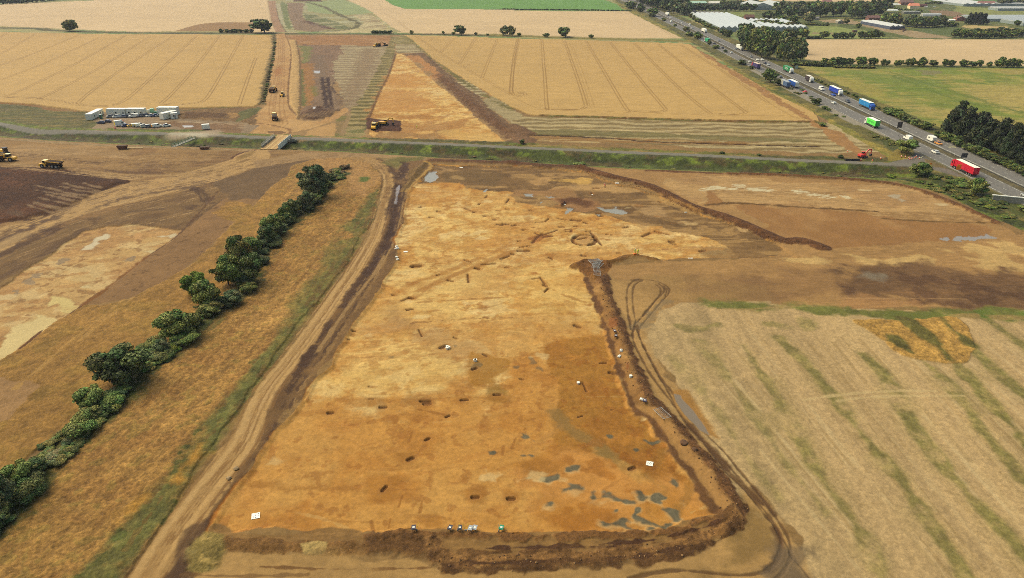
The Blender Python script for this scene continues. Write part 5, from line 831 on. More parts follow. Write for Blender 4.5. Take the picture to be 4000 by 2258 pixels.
# south edge
reg(np.vstack([G(13, [(1545, 1095), (1650, 1130), (2300, 1120), (2567, 1115)]), G(14, [(140, 1115), (400, 1060), (700, 1055), (1200, 1090), (1700, 1075), (2098, 1080)]), G(15, [(300, 1080), (880, 1065), (980, 990), (1270, 930), (1400, 930), (1470, 980), (1430, 1070), (1150, 1160), (800, 1290), (0, 1325)]), G(14, [(1200, 1345), (680, 1365), (590, 1260), (540, 1240), (400, 1270), (0, 1285)]), G(13, [(2200, 1260), (1640, 1265), (1560, 1150)])]),
    tx(C(150, 114, 66), ('small', .07), ('fine', .12), ('hstreak', .08), ('mid', .4, .3, C(130, 94, 54), .7)), DT, .7)
line(np.vstack([G(14, [(60, 1110), (400, 1090), (1200, 1110), (2098, 1100)]), G(15, [(400, 1090), (900, 1080), (1100, 1000), (1300, 960)])]), 1.5, tx(C(130, 92, 52), ('small', .12), ('fine', .15)), TH, rag=.6, h=.2, t=1)
line(G(14, [(140, 1180), (400, 1200), (500, 1220)]), 4.5, tx(C(112, 80, 46), ('small', .12), ('fine', .15)), TH, rag=.8, h=.3, t=1)
line(eb[15:], 3.0, tx(C(140, 102, 60), ('small', .1), ('fine', .16), ('rag2', .12), ('vfine', .14)), TH, rag=.6, h=.2, t=.4)
line(eb[15:] + [0, -1.6], 1.2, tx(C(104, 74, 44), ('small', .1), ('fine', .2)), TH, rag=.4, gap=.1)
line(eb[15:] + [0, 1.8], .9, tx(C(112, 80, 46), ('small', .1), ('fine', .2)), TH, rag=.5, gap=.25)
if 0: berm(eb[13:], 3.0, .3, tx(C(112, 80, 48), ('small', .12), ('fine', .22), ('rag2', .18)))
berm(G(13, [(1600, 1200), (1800, 1220), (2150, 1230), (2500, 1230)]), 2.8, .35, tx(C(134, 98, 56), ('small', .12), ('fine', .18)))
line(np.vstack([G(14, [(1050, 1210), (1600, 1200), (2098, 1195)]), G(15, [(300, 1180), (700, 1150), (1000, 1080), (1250, 1010)])]), .6, C(86, 58, 36), rag=.35, gap=.15)
line(np.vstack([G(14, [(620, 1350), (1200, 1335), (2098, 1300)]), G(15, [(600, 1290), (1000, 1200)])]), .6, C(92, 64, 40), rag=.3, gap=.1)
reg(G(13, [(1310, 1330), (1380, 1200), (1470, 1150), (1590, 1160), (1620, 1260), (1570, 1380), (1440, 1420), (1330, 1400)]), tx(C(176, 150, 88), ('small', .08), ('fine', .14), ('rag2', .8, .3, C(206, 186, 128), .7), ('rag2', -.8, .3, C(128, 112, 60), .7)), TG, .5, soft=.5, h=.4, hs=2, t=1.4)
reg(G(13, [(2150, 1220), (2230, 1205), (2320, 1215), (2300, 1270), (2180, 1285)]), tx(C(186, 158, 100), ('small', .1), ('fine', .14)), TG, .5, h=.3, hs=1.5, t=1.2)
reg(G(13, [(1590, 1290), (1900, 1275), (2200, 1295), (2567, 1290), (2567, 1330), (2200, 1330), (1700, 1320), (1560, 1400)]), tx(C(176, 140, 88), ('small', .06), ('fine', .07)), None, 1, alpha=.6, soft=.8)
line(G(14, [(-800, 1360), (0, 1385), (400, 1375), (650, 1368)]), .5, C(132, 96, 54), rag=.2, gap=.15)
line(G(13, [(1230, 1454), (1300, 1340), (1290, 1270), (1350, 1180), (1400, 1100)]), 2.4, tx(C(98, 72, 48), ('small', .1), ('fine', .12)), rag=.4, alpha=.8)
line(G(13, [(1350, 1454), (1300, 1400), (1290, 1330)]), 1.6, C(88, 64, 44), rag=.3, alpha=.8)
line(G(13, [(1300, 1430), (1700, 1440), (2200, 1430)]), .6, C(120, 88, 52), rag=.2, alpha=.7, gap=.15)
# right edge strip of the left track: thin spoil
hgt += tex * (field('rag2') * .03 + field('fine') * .06 + field('vfine') * .03)
grain = np.array([.045, .018, .06, .045, .04, .045, .015, .015, .14, .10, .11, 0])[cls]
colr *= (1 + grain * (np.random.RandomState(5).randn(N) * .8 + field('vfine')))[:, None]
hgt += np.where((cls == GR) | (cls == SF) | (cls == DT), field('small') * .03, 0)
hgt[cls == PU] = np.minimum(hgt[cls == PU], -.02)
colr = np.clip(colr, 0.004, 0.85)

def mat(name, color, rough=.7, metal=0.0, spec=.3, noise=0.0, nscale=3.0):
    m = bpy.data.materials.new(name); m.use_nodes = True
    t = m.node_tree; b = t.nodes['Principled BSDF']
    b.inputs['Roughness'].default_value = rough
    b.inputs['Metallic'].default_value = metal
    b.inputs['Specular IOR Level'].default_value = spec
    col = (*[float(v) for v in color], 1)
    b.inputs['Base Color'].default_value = col
    if noise:
        tc = t.nodes.new('ShaderNodeTexCoord'); n = t.nodes.new('ShaderNodeTexNoise')
        n.inputs['Scale'].default_value = nscale; n.inputs['Detail'].default_value = 4
        mr = t.nodes.new('ShaderNodeMapRange')
        mr.inputs[3].default_value = 1 - noise; mr.inputs[4].default_value = 1 + noise
        mx = t.nodes.new('ShaderNodeMix'); mx.data_type = 'RGBA'; mx.blend_type = 'MULTIPLY'
        mx.inputs[0].default_value = 1; mx.inputs[6].default_value = col
        t.links.new(tc.outputs['Object'], n.inputs['Vector']); t.links.new(n.outputs[0], mr.inputs[0])
        t.links.new(mr.outputs[0], mx.inputs[7]); t.links.new(mx.outputs[2], b.inputs['Base Color'])
    return m
def soil_mat(name, amt, scale, rough, bump, spec=.15):
    m = bpy.data.materials.new(name); m.use_nodes = True
    t = m.node_tree; b = t.nodes['Principled BSDF']; L = t.links.new
    at = t.nodes.new('ShaderNodeAttribute'); at.attribute_name = 'soil'
    tc = t.nodes.new('ShaderNodeTexCoord')
    n = t.nodes.new('ShaderNodeTexNoise'); n.inputs['Scale'].default_value = scale; n.inputs['Detail'].default_value = 5; n.inputs['Roughness'].default_value = .65
    mr = t.nodes.new('ShaderNodeMapRange'); mr.inputs[1].default_value = .25; mr.inputs[2].default_value = .75
    mr.inputs[3].default_value = 1 - amt; mr.inputs[4].default_value = 1 + amt
    mx = t.nodes.new('ShaderNodeMix'); mx.data_type = 'RGBA'; mx.blend_type = 'MULTIPLY'; mx.inputs[0].default_value = 1
    bp = t.nodes.new('ShaderNodeBump'); bp.inputs['Strength'].default_value = bump; bp.inputs['Distance'].default_value = .12
    L(tc.outputs['Object'], n.inputs['Vector']); L(n.outputs[0], mr.inputs[0]); L(at.outputs['Color'], mx.inputs[6]); L(mr.outputs[0], mx.inputs[7])
    L(mx.outputs[2], b.inputs['Base Color']); L(n.outputs[0], bp.inputs['Height']); L(bp.outputs[0], b.inputs['Normal'])
    b.inputs['Roughness'].default_value = rough; b.inputs['Specular IOR Level'].default_value = spec
    return m
MG = {k: soil_mat(n_ + '_surface', a, s, r, bu) for k, (n_, a, s, r, bu) in {
    GR: ('bare_soil', .12, 1.6, .95, .5), WH: ('ripe_wheat', .10, 1.2, .9, .4), GF: ('rough_grass', .16, 1.4, .9, .5), SF: ('stubble', .14, 2.4, .95, .5),
    DS: ('stripped_sand', .10, 1.7, .95, .4), DT: ('packed_earth', .10, 1.8, .9, .4), RD: ('lane_tarmac', .06, 3, .85, .1), MW: ('motorway_tarmac', .06, 3, .8, .1),
    TH: ('loose_topsoil', .22, 2.0, 1.0, .9), TG: ('tall_dry_grass', .20, 2.2, .95, .8), GB: ('bank_grass', .2, 1.8, .9, .8)}.items()}
mw_ = bpy.data.materials.new('muddy_water'); mw_.use_nodes = True
b_ = mw_.node_tree.nodes['Principled BSDF']
a_ = mw_.node_tree.nodes.new('ShaderNodeAttribute'); a_.attribute_name = 'soil'
mw_.node_tree.links.new(a_.outputs['Color'], b_.inputs['Base Color'])
b_.inputs['Roughness'].default_value = .2; b_.inputs['Specular IOR Level'].default_value = .22
MG[PU] = mw_

def grid_part(k):
    r = np.arange(NR - 1)[:, None] * NU + np.arange(NU - 1)[None, :]
    q = np.stack([r, r + 1, r + 1 + NU, r + NU], -1).reshape(-1, 4)
    # a cell belongs to the kind most of its first diagonal shows
    q = q[cls[q[:, 0]] == k]
    if len(q) == 0: return
    vi, inv = np.unique(q.ravel(), return_inverse=True)
    nv, nf = len(vi), len(q)
    me = bpy.data.meshes.new(CN[k])
    me.vertices.add(nv); me.loops.add(nf * 4); me.polygons.add(nf)
    co = np.empty((nv, 3), np.float32); co[:, 0] = X[vi]; co[:, 1] = Y[vi]; co[:, 2] = hgt[vi]
    me.vertices.foreach_set('co', co.ravel())
    me.loops.foreach_set('vertex_index', inv.astype(np.int32).ravel())
    me.polygons.foreach_set('loop_start', (np.arange(nf) * 4).astype(np.int32))
    me.polygons.foreach_set('use_smooth', np.ones(nf, bool))
    me.update(calc_edges=True)
    at = me.attributes.new('soil', 'FLOAT_COLOR', 'POINT')
    cc = np.ones((nv, 4), np.float32); cc[:, :3] = colr[vi]
    at.data.foreach_set('color', cc.ravel())
    me.materials.append(MG[k])
    o = bpy.data.objects.new(CN[k], me); COL.objects.link(o); o['kind'] = 'structure'
for k in range(12): grid_part(k)
# the country outside the surveyed sheet, a little lower
me = bpy.data.meshes.new('terrain')
me.from_pydata([(-14000, -3000, -2.9), (14000, -3000, -2.9), (14000, 14000, -2.9), (-14000, 14000, -2.9)], [], [(0, 1, 2, 3)])
me.materials.append(mat('distant_farmland', C(166, 140, 90), .95, noise=.3, nscale=.004))
o = bpy.data.objects.new('terrain', me); COL.objects.link(o); o['kind'] = 'structure'
# ------------------------------------------------------------------ helpers for things
def zat(x, y):
    i = int(np.clip(np.searchsorted(Yr, y), 1, NR - 1))
    i = i if abs(Yr[i] - y) < abs(Yr[i - 1] - y) else i - 1
    j = int(np.clip(np.searchsorted(us, x / tt[i]), 0, NU - 1))
    return float(hgt[i * NU + j])
class MB:
    def __init__(s): s.v = []; s.f = []; s.m = []
    def add(s, vs, fs, mi=0):
        k = len(s.v); s.v += [tuple(map(float, v)) for v in vs]; s.f += [tuple(i + k for i in f) for f in fs]; s.m += [mi] * len(fs); return s
    def box(s, x0, x1, y0, y1, z0, z1, mi=0, top=1.0, tx_=None):
        cx, cy = (x0 + x1) / 2, (y0 + y1) / 2; hx, hy = (x1 - x0) / 2, (y1 - y0) / 2
        v = [(x0, y0, z0), (x1, y0, z0), (x1, y1, z0), (x0, y1, z0)] + [(cx + a * hx * top, cy + b * hy * top, z1) for a, b in ((-1, -1), (1, -1), (1, 1), (-1, 1))]
        return s.add(v, [(0, 3, 2, 1), (4, 5, 6, 7), (0, 1, 5, 4), (1, 2, 6, 5), (2, 3, 7, 6), (3, 0, 4, 7)], mi)
    def hexa(s, lo, hi, mi=0):       # two quads
        return s.add(list(lo) + list(hi), [(0, 3, 2, 1), (4, 5, 6, 7), (0, 1, 5, 4), (1, 2, 6, 5), (2, 3, 7, 6), (3, 0, 4, 7)], mi)
    def prof(s, yz, x0, x1, mi=0, tp=0.0):   # side profile extruded across, top pulled in by tp
        n = len(yz); zs = [z for _, z in yz]; z0, z1 = min(zs), max(zs)
        a = [(x0 + tp * (z - z0) / (z1 - z0 + 1e-9), y, z) for y, z in yz]; b = [(x1 - tp * (z - z0) / (z1 - z0 + 1e-9), y, z) for y, z in yz]
        return s.add(a + b, [tuple(range(n - 1, -1, -1)), tuple(range(n, 2 * n))] + [(i, (i + 1) % n, n + (i + 1) % n, n + i) for i in range(n)], mi)
    def cyl(s, c, r, L, ax='x', n=12, mi=0, r2=None):
        r2 = r if r2 is None else r2; v = []
        for k, (o, rr) in enumerate(((-L / 2, r), (L / 2, r2))):
            for i in range(n):
                a = 2 * math.pi * i / n; p, q = rr * math.cos(a), rr * math.sin(a)
                v.append({'x': (c[0] + o, c[1] + p, c[2] + q), 'y': (c[0] + p, c[1] + o, c[2] + q), 'z': (c[0] + p, c[1] + q, c[2] + o)}[ax])
        return s.add(v, [tuple(range(n))[::-1], tuple(range(n, 2 * n))] + [(i, (i + 1) % n, n + (i + 1) % n, n + i) for i in range(n)], mi)
    def bar(s, a, b, r, n=6, mi=0, r2=None):
        from mathutils import Vector
        A, B = Vector(a), Vector(b); d = (B - A).normalized(); u = d.orthogonal().normalized(); w_ = d.cross(u); v = []
        for P, rr in ((A, r), (B, r if r2 is None else r2)):
            for i in range(n):
                t = 2 * math.pi * i / n; v.append(tuple(P + u * rr * math.cos(t) + w_ * rr * math.sin(t)))
        return s.add(v, [tuple(range(n))[::-1], tuple(range(n, 2 * n))] + [(i, (i + 1) % n, n + (i + 1) % n, n + i) for i in range(n)], mi)
    def build(s, name, ms, parent=None, smooth=False, bevel=0):
        me = bpy.data.meshes.new(name); me.from_pydata(s.v, [], s.f)
        for m in (ms if isinstance(ms, (list, tuple)) else [ms]): me.materials.append(m)
        me.polygons.foreach_set('material_index', s.m)
        if smooth: me.polygons.foreach_set('use_smooth', [True] * len(s.f))
        me.update()
        o = bpy.data.objects.new(name, me); COL.objects.link(o)
        if parent: o.parent = parent
        if bevel:
            bv = o.modifiers.new('bevel', 'BEVEL'); bv.width = bevel; bv.segments = 2; bv.limit_method = 'ANGLE'
        return o
def tag(o, label, cat, group=None):
    o['label'] = label; o['category'] = cat
    if group: o['group'] = group
    return o
def thing(name, label, cat, loc=(0, 0, 0), rz=0.0, group=None):
    o = bpy.data.objects.new(name, None); COL.objects.link(o); o.location = loc; o.rotation_euler = (0, 0, rz)
    o.empty_display_size = .3
    return tag(o, label, cat, group)
def dup(o, parent=None):
    c = o.copy(); COL.objects.link(c)
    c.parent = parent
    for ch in list(o.children): dup(ch, c)
    return c
PM = {}
def paint(c, rough=.35, spec=.4, noise=.06, nscale=2.0, metal=0):
    k = (tuple(c), rough, metal)
    if k not in PM: PM[k] = mat('paint_%d_%d_%d' % tuple(c), np.minimum(C(*c) * 1.75, .82), rough, metal, spec, noise, nscale)
    return PM[k]
GLASS = mat('dark_glass', C(42, 48, 56), .08, 0, .6)
TYRE = mat('rubber', C(44, 42, 42), .85, noise=.2)
CHAS = mat('chassis_grey', C(66, 64, 62), .6, noise=.2)
WHITE = paint((226, 226, 224), .4, .4, .04)
OFFW = paint((220, 220, 217), .5, .3, .07)
STEEL = paint((150, 150, 150), .45, .5, .1)
WOOD = mat('timber', C(150, 116, 76), .8, noise=.25, nscale=5)
CONC = mat('concrete', C(172, 168, 158), .85, noise=.15, nscale=2)

# ------------------------------------------------------------------ vehicles (front towards +Y, wheels on z = 0)
def wheels(root, pts, r, w_=.24):
    for x, y in pts:
        o = MB().cyl((0, 0, 0), r, w_, 'x', 14).build('wheel', TYRE, root); o.location = (x, y, r)
        MB().cyl((0, 0, 0), r * .55, w_ + .02, 'x', 10).build('rim', STEEL, o)
def car(color, label, loc, rz=0, kind='car', group=None, suv=False, name=None):
    t = thing(name or 'car', label, kind, loc, rz, group)
    z = 1.18 if suv else 1.0; m = paint(color, .25, .5, .02)
    MB().prof([(-2.15, .32), (-2.2, .7 * z), (-2.08, .95 * z), (-1.85, 1.0 * z), (.95, .97 * z), (1.95, .8 * z), (2.16, .6 * z), (2.12, .3), (1.75, .22), (-1.75, .22)], -.9, .9, tp=.08).build('body', m, t, bevel=.05)
    yb = -2.0 if suv else -1.75; yt = -1.85 if suv else -1.25
    MB().hexa([(-.8, yb, .96 * z), (.8, yb, .96 * z), (.8, 1.12, .95 * z), (-.8, 1.12, .95 * z)], [(-.62, yt, 1.42 * z), (.62, yt, 1.42 * z), (.62, .3, 1.42 * z), (-.62, .3, 1.42 * z)]).build('window_band', GLASS, t)
    MB().box(-.64, .64, yt - .05, .34, 1.41 * z, 1.47 * z, top=.95).build('roof', m, t)
    wheels(t, [(-.8, 1.35), (.8, 1.35), (-.8, -1.35), (.8, -1.35)], .33)
    MB().box(-.8, .8, -2.23, -2.15, .5 * z, .66 * z).build('bumper', CHAS, t)
    return t
def van(color, label, loc, rz=0, kind='van', group=None, L=5.4, H=2.3, rear=None, name='van'):
    t = thing(name, label, kind, loc, rz, group); m = paint(color, .35, .4, .03); h = L / 2
    MB().prof([(-h, .4), (-h, H - .1), (-h + .15, H), (h - 1.9, H), (h - 1.1, 1.35), (h - .15, 1.05), (h, .8), (h, .35)], -.98, .98, tp=.1).build('body', m, t, bevel=.06)
    MB().hexa([(-.86, h - 1.12, 1.38), (.86, h - 1.12, 1.38), (.86, h - 1.04, 1.38), (-.86, h - 1.04, 1.38)], [(-.8, h - 1.86, H - .08), (.8, h - 1.86, H - .08), (.8, h - 1.74, H - .08), (-.8, h - 1.74, H - .08)]).build('windscreen', GLASS, t)
    for s_ in (-1, 1): MB().box(s_ * .94 - .03, s_ * .94 + .03, h - 2.5, h - 1.6, 1.35, 1.85).build('side_window', GLASS, t)
    if rear: MB().box(-.88, .88, -h - .03, -h + .02, .6, H - .25).build('rear_door', paint(rear), t)
    wheels(t, [(-.85, h - .95), (.85, h - .95), (-.85, -h + 1), (.85, -h + 1)], .36)
    return t
def truck(side, cab, label, loc, rz=0, L=13.4, roof=(226, 226, 222), rear=None, group=None, name='articulated_lorry', skirt=None, text=None, tcol=None, tsz=1.6, th=4.0):
    t = thing(name, label, 'lorry', loc, rz, group); cm = paint(cab, .35, .4, .03)
    T0 = L / 2 + 1.2; y1 = T0 - 2.6; y0 = y1 - L
    MB().prof([(T0 - 2.1, .6), (T0 - 2.1, 3.5), (T0 - 1.7, 3.75), (T0 - .6, 3.2), (T0 - .1, 2.4), (T0, 1.3), (T0, .45)], -1.24, 1.24, tp=.08).build('cab', cm, t, bevel=.08)
    MB().hexa([(-1.08, T0 - .12, 1.75), (1.08, T0 - .12, 1.75), (1.08, T0 + .0, 1.75), (-1.08, T0 + .0, 1.75)], [(-1.02, T0 - .32, 2.6), (1.02, T0 - .32, 2.6), (1.02, T0 - .2, 2.6), (-1.02, T0 - .2, 2.6)]).build('windscreen', GLASS, t)
    for s_ in (-1, 1): MB().box(s_ * 1.19 - .03, s_ * 1.19 + .03, T0 - 1.3, T0 - .5, 1.8, 2.5).build('side_window', GLASS, t)
    MB().box(-1.0, 1.0, T0 - .03, T0 + .05, .6, 1.25).build('grille', CHAS, t)
    MB().box(-.55, .55, y0 + .3, T0 - .6, .7, 1.05).build('chassis', CHAS, t)
    tb = MB().box(-1.26, 1.26, y0, y1, 1.15, th - .06).build('box_body' if L < 9 else 'trailer', paint(side, .5, .3, .06), t)
    MB().box(-1.28, 1.28, y0 - .02, y1 + .02, th - .06, th).build('roof', paint(roof, .5, .3, .05), tb)
    MB().box(-1.22, 1.22, y0 - .06, y0 + .0, 1.2, th - .15).build('rear_door', paint(rear or side, .5, .3, .05), tb)
    for s_ in (-1, 1): MB().box(s_ * 1.2 - .04, s_ * 1.2 + .04, y0 + 3.6, y1 - 1.5, .55, 1.1).build('side_guard', CHAS if not skirt else paint(skirt), tb)
    ws = [(x, T0 - 1.3) for x in (-1.05, 1.05)] + [(x, y1 - .8) for x in (-1.05, 1.05)]
    ws += [(x, y0 + q) for q in ((1.4, 2.7, 4.0) if L > 9 else (1.8,)) for x in (-1.05, 1.05)]
    wheels(t, ws, .5, .3)
    if text:
        for s_ in (-1, 1):
            cu = bpy.data.curves.new('lettering', 'FONT'); cu.body = text; cu.size = tsz; cu.align_x = 'CENTER'; cu.align_y = 'CENTER'; cu.extrude = .01
            cu.materials.append(paint(tcol)); o = bpy.data.objects.new('lettering', cu); COL.objects.link(o); o.parent = tb
            o = text_mesh(o)
            o.location = (s_ * 1.275, (y0 + y1) / 2, 2.7); o.rotation_euler = (math.pi / 2, 0, s_ * math.pi / 2)
    return t
def text_mesh(o):
    me = bpy.data.meshes.new_from_object(o); p = o.parent; bpy.data.objects.remove(o); q = bpy.data.objects.new('lettering', me); COL.objects.link(q); q.parent = p; return q
YEL = mat('plant_yellow', np.array((.75, .40, .03)), .45, noise=.12); PALE = mat('faded_yellow_roof', np.array((.8, .66, .26)), .6, noise=.08)
MUDM = mat('mud_caked', C(112, 88, 62), .9, noise=.3)
def dumper(label, loc, rz, load=(92, 70, 48), group='dump trucks working on the site'):
    t = thing('dump_truck', label, 'dump truck', loc, rz, group)
    MB().prof([(1.9, .9), (1.9, 1.9), (3.0, 2.1), (4.9, 1.75), (5.2, 1.3), (5.1, .8)], -1.25, 1.25, tp=.15).build('bonnet', YEL, t, bevel=.08)
    MB().box(-.9, .9, 1.4, 3.1, 1.9, 3.15, top=.88).build('cab', GLASS, t)
    MB().box(-.98, .98, 1.3, 3.2, 3.14, 3.3).build('roof', PALE, t)
    MB().box(-.5, .5, -4.6, 2.0, .9, 1.35).build('chassis', CHAS, t)
    b = MB().hexa([(-1.1, -4.6, 1.5), (1.1, -4.6, 1.5), (1.1, .3, 1.35), (-1.1, .3, 1.35)], [(-1.55, -5.4, 2.55), (1.55, -5.4, 2.55), (1.55, 1.0, 2.9), (-1.55, 1.0, 2.9)]).build('skip_body', MUDM, t)
    MB().add([(-1.35, -4.9, 2.66), (1.35, -4.9, 2.66), (1.35, .6, 2.95), (-1.35, .6, 2.95), (0, -3.0, 3.15), (0, -.6, 3.3)], [(0, 1, 4), (1, 2, 5, 4), (2, 3, 5), (3, 0, 4, 5)]).build('soil_load', mat('soil_load', C(*load), .95, noise=.3), b)
    MB().box(-1.6, 1.6, .95, 1.15, 1.9, 3.2).build('headboard', YEL, b)
    for s_ in (-1, 1): MB().hexa([(s_ * 1.55 - .05, -5.4, 2.45), (s_ * 1.55 + .05, -5.4, 2.45), (s_ * 1.55 + .05, 1, 2.8), (s_ * 1.55 - .05, 1, 2.8)], [(s_ * 1.55 - .05, -5.4, 2.8), (s_ * 1.55 + .05, -5.4, 2.8), (s_ * 1.55 + .05, 1, 3.1), (s_ * 1.55 - .05, 1, 3.1)]).build('body_rail', YEL, b)
    wheels(t, [(s_ * 1.25, y) for s_ in (-1, 1) for y in (3.3, -1.5, -3.4)], .88, .6)
    return t
def excavator(label, loc, rz, body, cab_c, group=None, reach=1.0, s=1.0, boom_c=None):
    t = thing('excavator', label, 'excavator', loc, rz, group); t.scale = (s, s, s); m = paint(body, .45, .4, .1); bm = paint(boom_c or body, .45, .4, .1)
    for s_ in (-1, 1): MB().prof([(-2.1, .15), (-2.3, .5), (-2.0, .9), (2.0, .9), (2.3, .5), (2.1, .15), (1.7, 0), (-1.7, 0)], s_ * 1.15 - .3, s_ * 1.15 + .3).build('track', CHAS, t)
    MB().box(-1.3, 1.3, -2.6, 1.1, 1.0, 2.1, top=.95).build('engine_housing', m, t, bevel=.08)
    c = MB().box(-1.25, -.3, -.2, 1.5, 1.1, 2.95, top=.9).build('cab', GLASS, t); MB().box(-1.22, -.33, -.2, 1.45, 2.94, 3.05).build('cab_roof', paint(cab_c), c)
    MB().box(-.15, .25, .9, 1.2, 1.6, 2.2).build('boom_foot', bm, t)
    MB().add([], []).prof([(1.0, 1.7), (1.2, 2.3), (3.2, 4.4 * 1), (5.0, 4.1), (5.0, 3.8), (3.4, 3.8), (1.6, 1.9)], -.15, .25).build('boom', bm, t)
    MB().prof([(4.7, 4.2), (5.2, 4.2), (5.4, 1.6), (5.0, 1.6)], -.1, .2).build('arm', bm, t)
    MB().prof([(4.7, 1.7), (5.5, 1.7), (5.7, .9), (5.0, .35), (4.3, .8)], -.55, .65).build('bucket', CHAS, t)
    return t
def lane_x(side, inner, y): return float(mxc(y)) + {('n', 0): -9.6, ('n', 1): -5.3, ('f', 1): 4.9, ('f', 0): 8.8}[(side, inner)]
MWZ = .26
def pos(n, x, y): a, b = G1(n, x, y); return a, b
A_, B_ = 0.0, math.pi     # heading away / towards the camera
CARL = [  # zoom, x, y, lane side, lane, colour, kind, label
    (8, 1598, 520, 'n', 1, (228, 228, 228), 'car', 'white saloon car driving past the mouth of the side road'),
    (8, 2560, 965, 'n', 1, (178, 182, 188), 'car', 'silver estate car on the motorway at the right edge of the picture'),
    (8, 1405, 385, 'n', 1, (228, 228, 228), 'van', 'white van half hidden behind the round roadside tree'),
    (4, 683, 1048, 'n', 1, (222, 224, 226), 'car', 'white car abreast of the blue lorry on the opposite carriageway'),
    (4, 468, 938, 'n', 0, (196, 70, 62), 'car', 'red car on the near carriageway beyond the white one'),
    (4, 160, 784, 'n', 1, (120, 122, 128), 'car', 'grey car passing the two parked and moving blue trailers'),
    (3, 2452, 632, 'n', 1, (206, 208, 212), 'car', 'silver car just in front of the purple lorry'),
    (3, 2268, 538, 'n', 1, (214, 216, 218), 'car', 'pale car alone between the bush and the purple lorry'),
    (3, 2165, 490, 'n', 1, (60, 62, 68), 'car', 'dark car second behind the green curtain lorry'),
    (3, 2097, 447, 'n', 1, (48, 50, 58), 'car', 'black car nearest behind the green curtain lorry'),
    (3, 1842, 316, 'n', 1, (50, 52, 58), 'car', 'black car opposite the white box lorry far up the road'),
    (3, 1605, 210, 'n', 0, (222, 222, 222), 'car', 'white car in the distance level with the glasshouse sheds'),
    (3, 1503, 160, 'n', 0, (90, 94, 104), 'car', 'tiny grey car far up the near carriageway'),
    (3, 1658, 226, 'n', 1, (228, 228, 228), 'van', 'white van far up the near carriageway'),
    (3, 1556, 186, 'f', 1, (224, 224, 224), 'car', 'white car following the far white lorry'),
    (3, 1705, 220, 'f', 0, (220, 220, 220), 'car', 'white car leading the distant group towards the camera'),
    (3, 1745, 240, 'f', 1, (224, 224, 224), 'car', 'white car in the outer lane beside the distant van'),
    (3, 1800, 262, 'f', 0, (228, 228, 228), 'van', 'white van coming towards the camera ahead of the white lorry'),
    (3, 1857, 290, 'f', 1, (224, 224, 226), 'car', 'white car overtaking the distant white box lorry'),
    (3, 2118, 419, 'f', 1, (110, 112, 120), 'car', 'grey car opposite the green curtain lorry'),
    (3, 2285, 503, 'f', 1, (160, 164, 172), 'car', 'silver car close in front of the white box lorry'),
    (3, 2432, 580, 'f', 1, (120, 124, 132), 'car', 'grey car ahead of two white cars side by side'),
    (3, 2497, 612, 'f', 1, (226, 226, 226), 'car', 'left one of two white cars side by side'),
    (3, 2540, 612, 'f', 0, (226, 226, 226), 'car', 'right one of two white cars side by side'),
    (4, 22, 662, 'f', 1, (176, 180, 186), 'car', 'silver car beside the dark green lorry with a white cab'),
    (4, 5, 648, 'f', 1, (40, 42, 48), 'car', 'black car behind the silver one near the dark green lorry'),
    (4, 655, 968, 'f', 1, (58, 92, 190), 'car', 'bright blue car ahead of the white van'),
    (4, 795, 1035, 'f', 1, (92, 96, 104), 'suv', 'dark grey estate car alongside the sky blue lorry'),
    (4, 545, 912, 'f', 1, (230, 230, 230), 'van', 'white van overtaking the royal blue lorry with a white roof'),
    (8, 1752, 432, 'f', 1, (206, 142, 66), 'car', 'orange and grey car towing the white caravan'),
]
for n, x, y, sd_, ln, col_, k, lab in CARL:
    gy = pos(n, x, y)[1]; rz = A_ if sd_ == 'n' else B_; loc = (lane_x(sd_, ln, gy), gy + 1.0, MWZ)
    (van if k == 'van' else car)(col_, lab, loc, rz, **({'suv': True} if k == 'suv' else {}), group='vehicles moving along the motorway')
def ty(n, x, y): return pos(n, x, y)[1]
TG_ = 'lorries on the motorway'
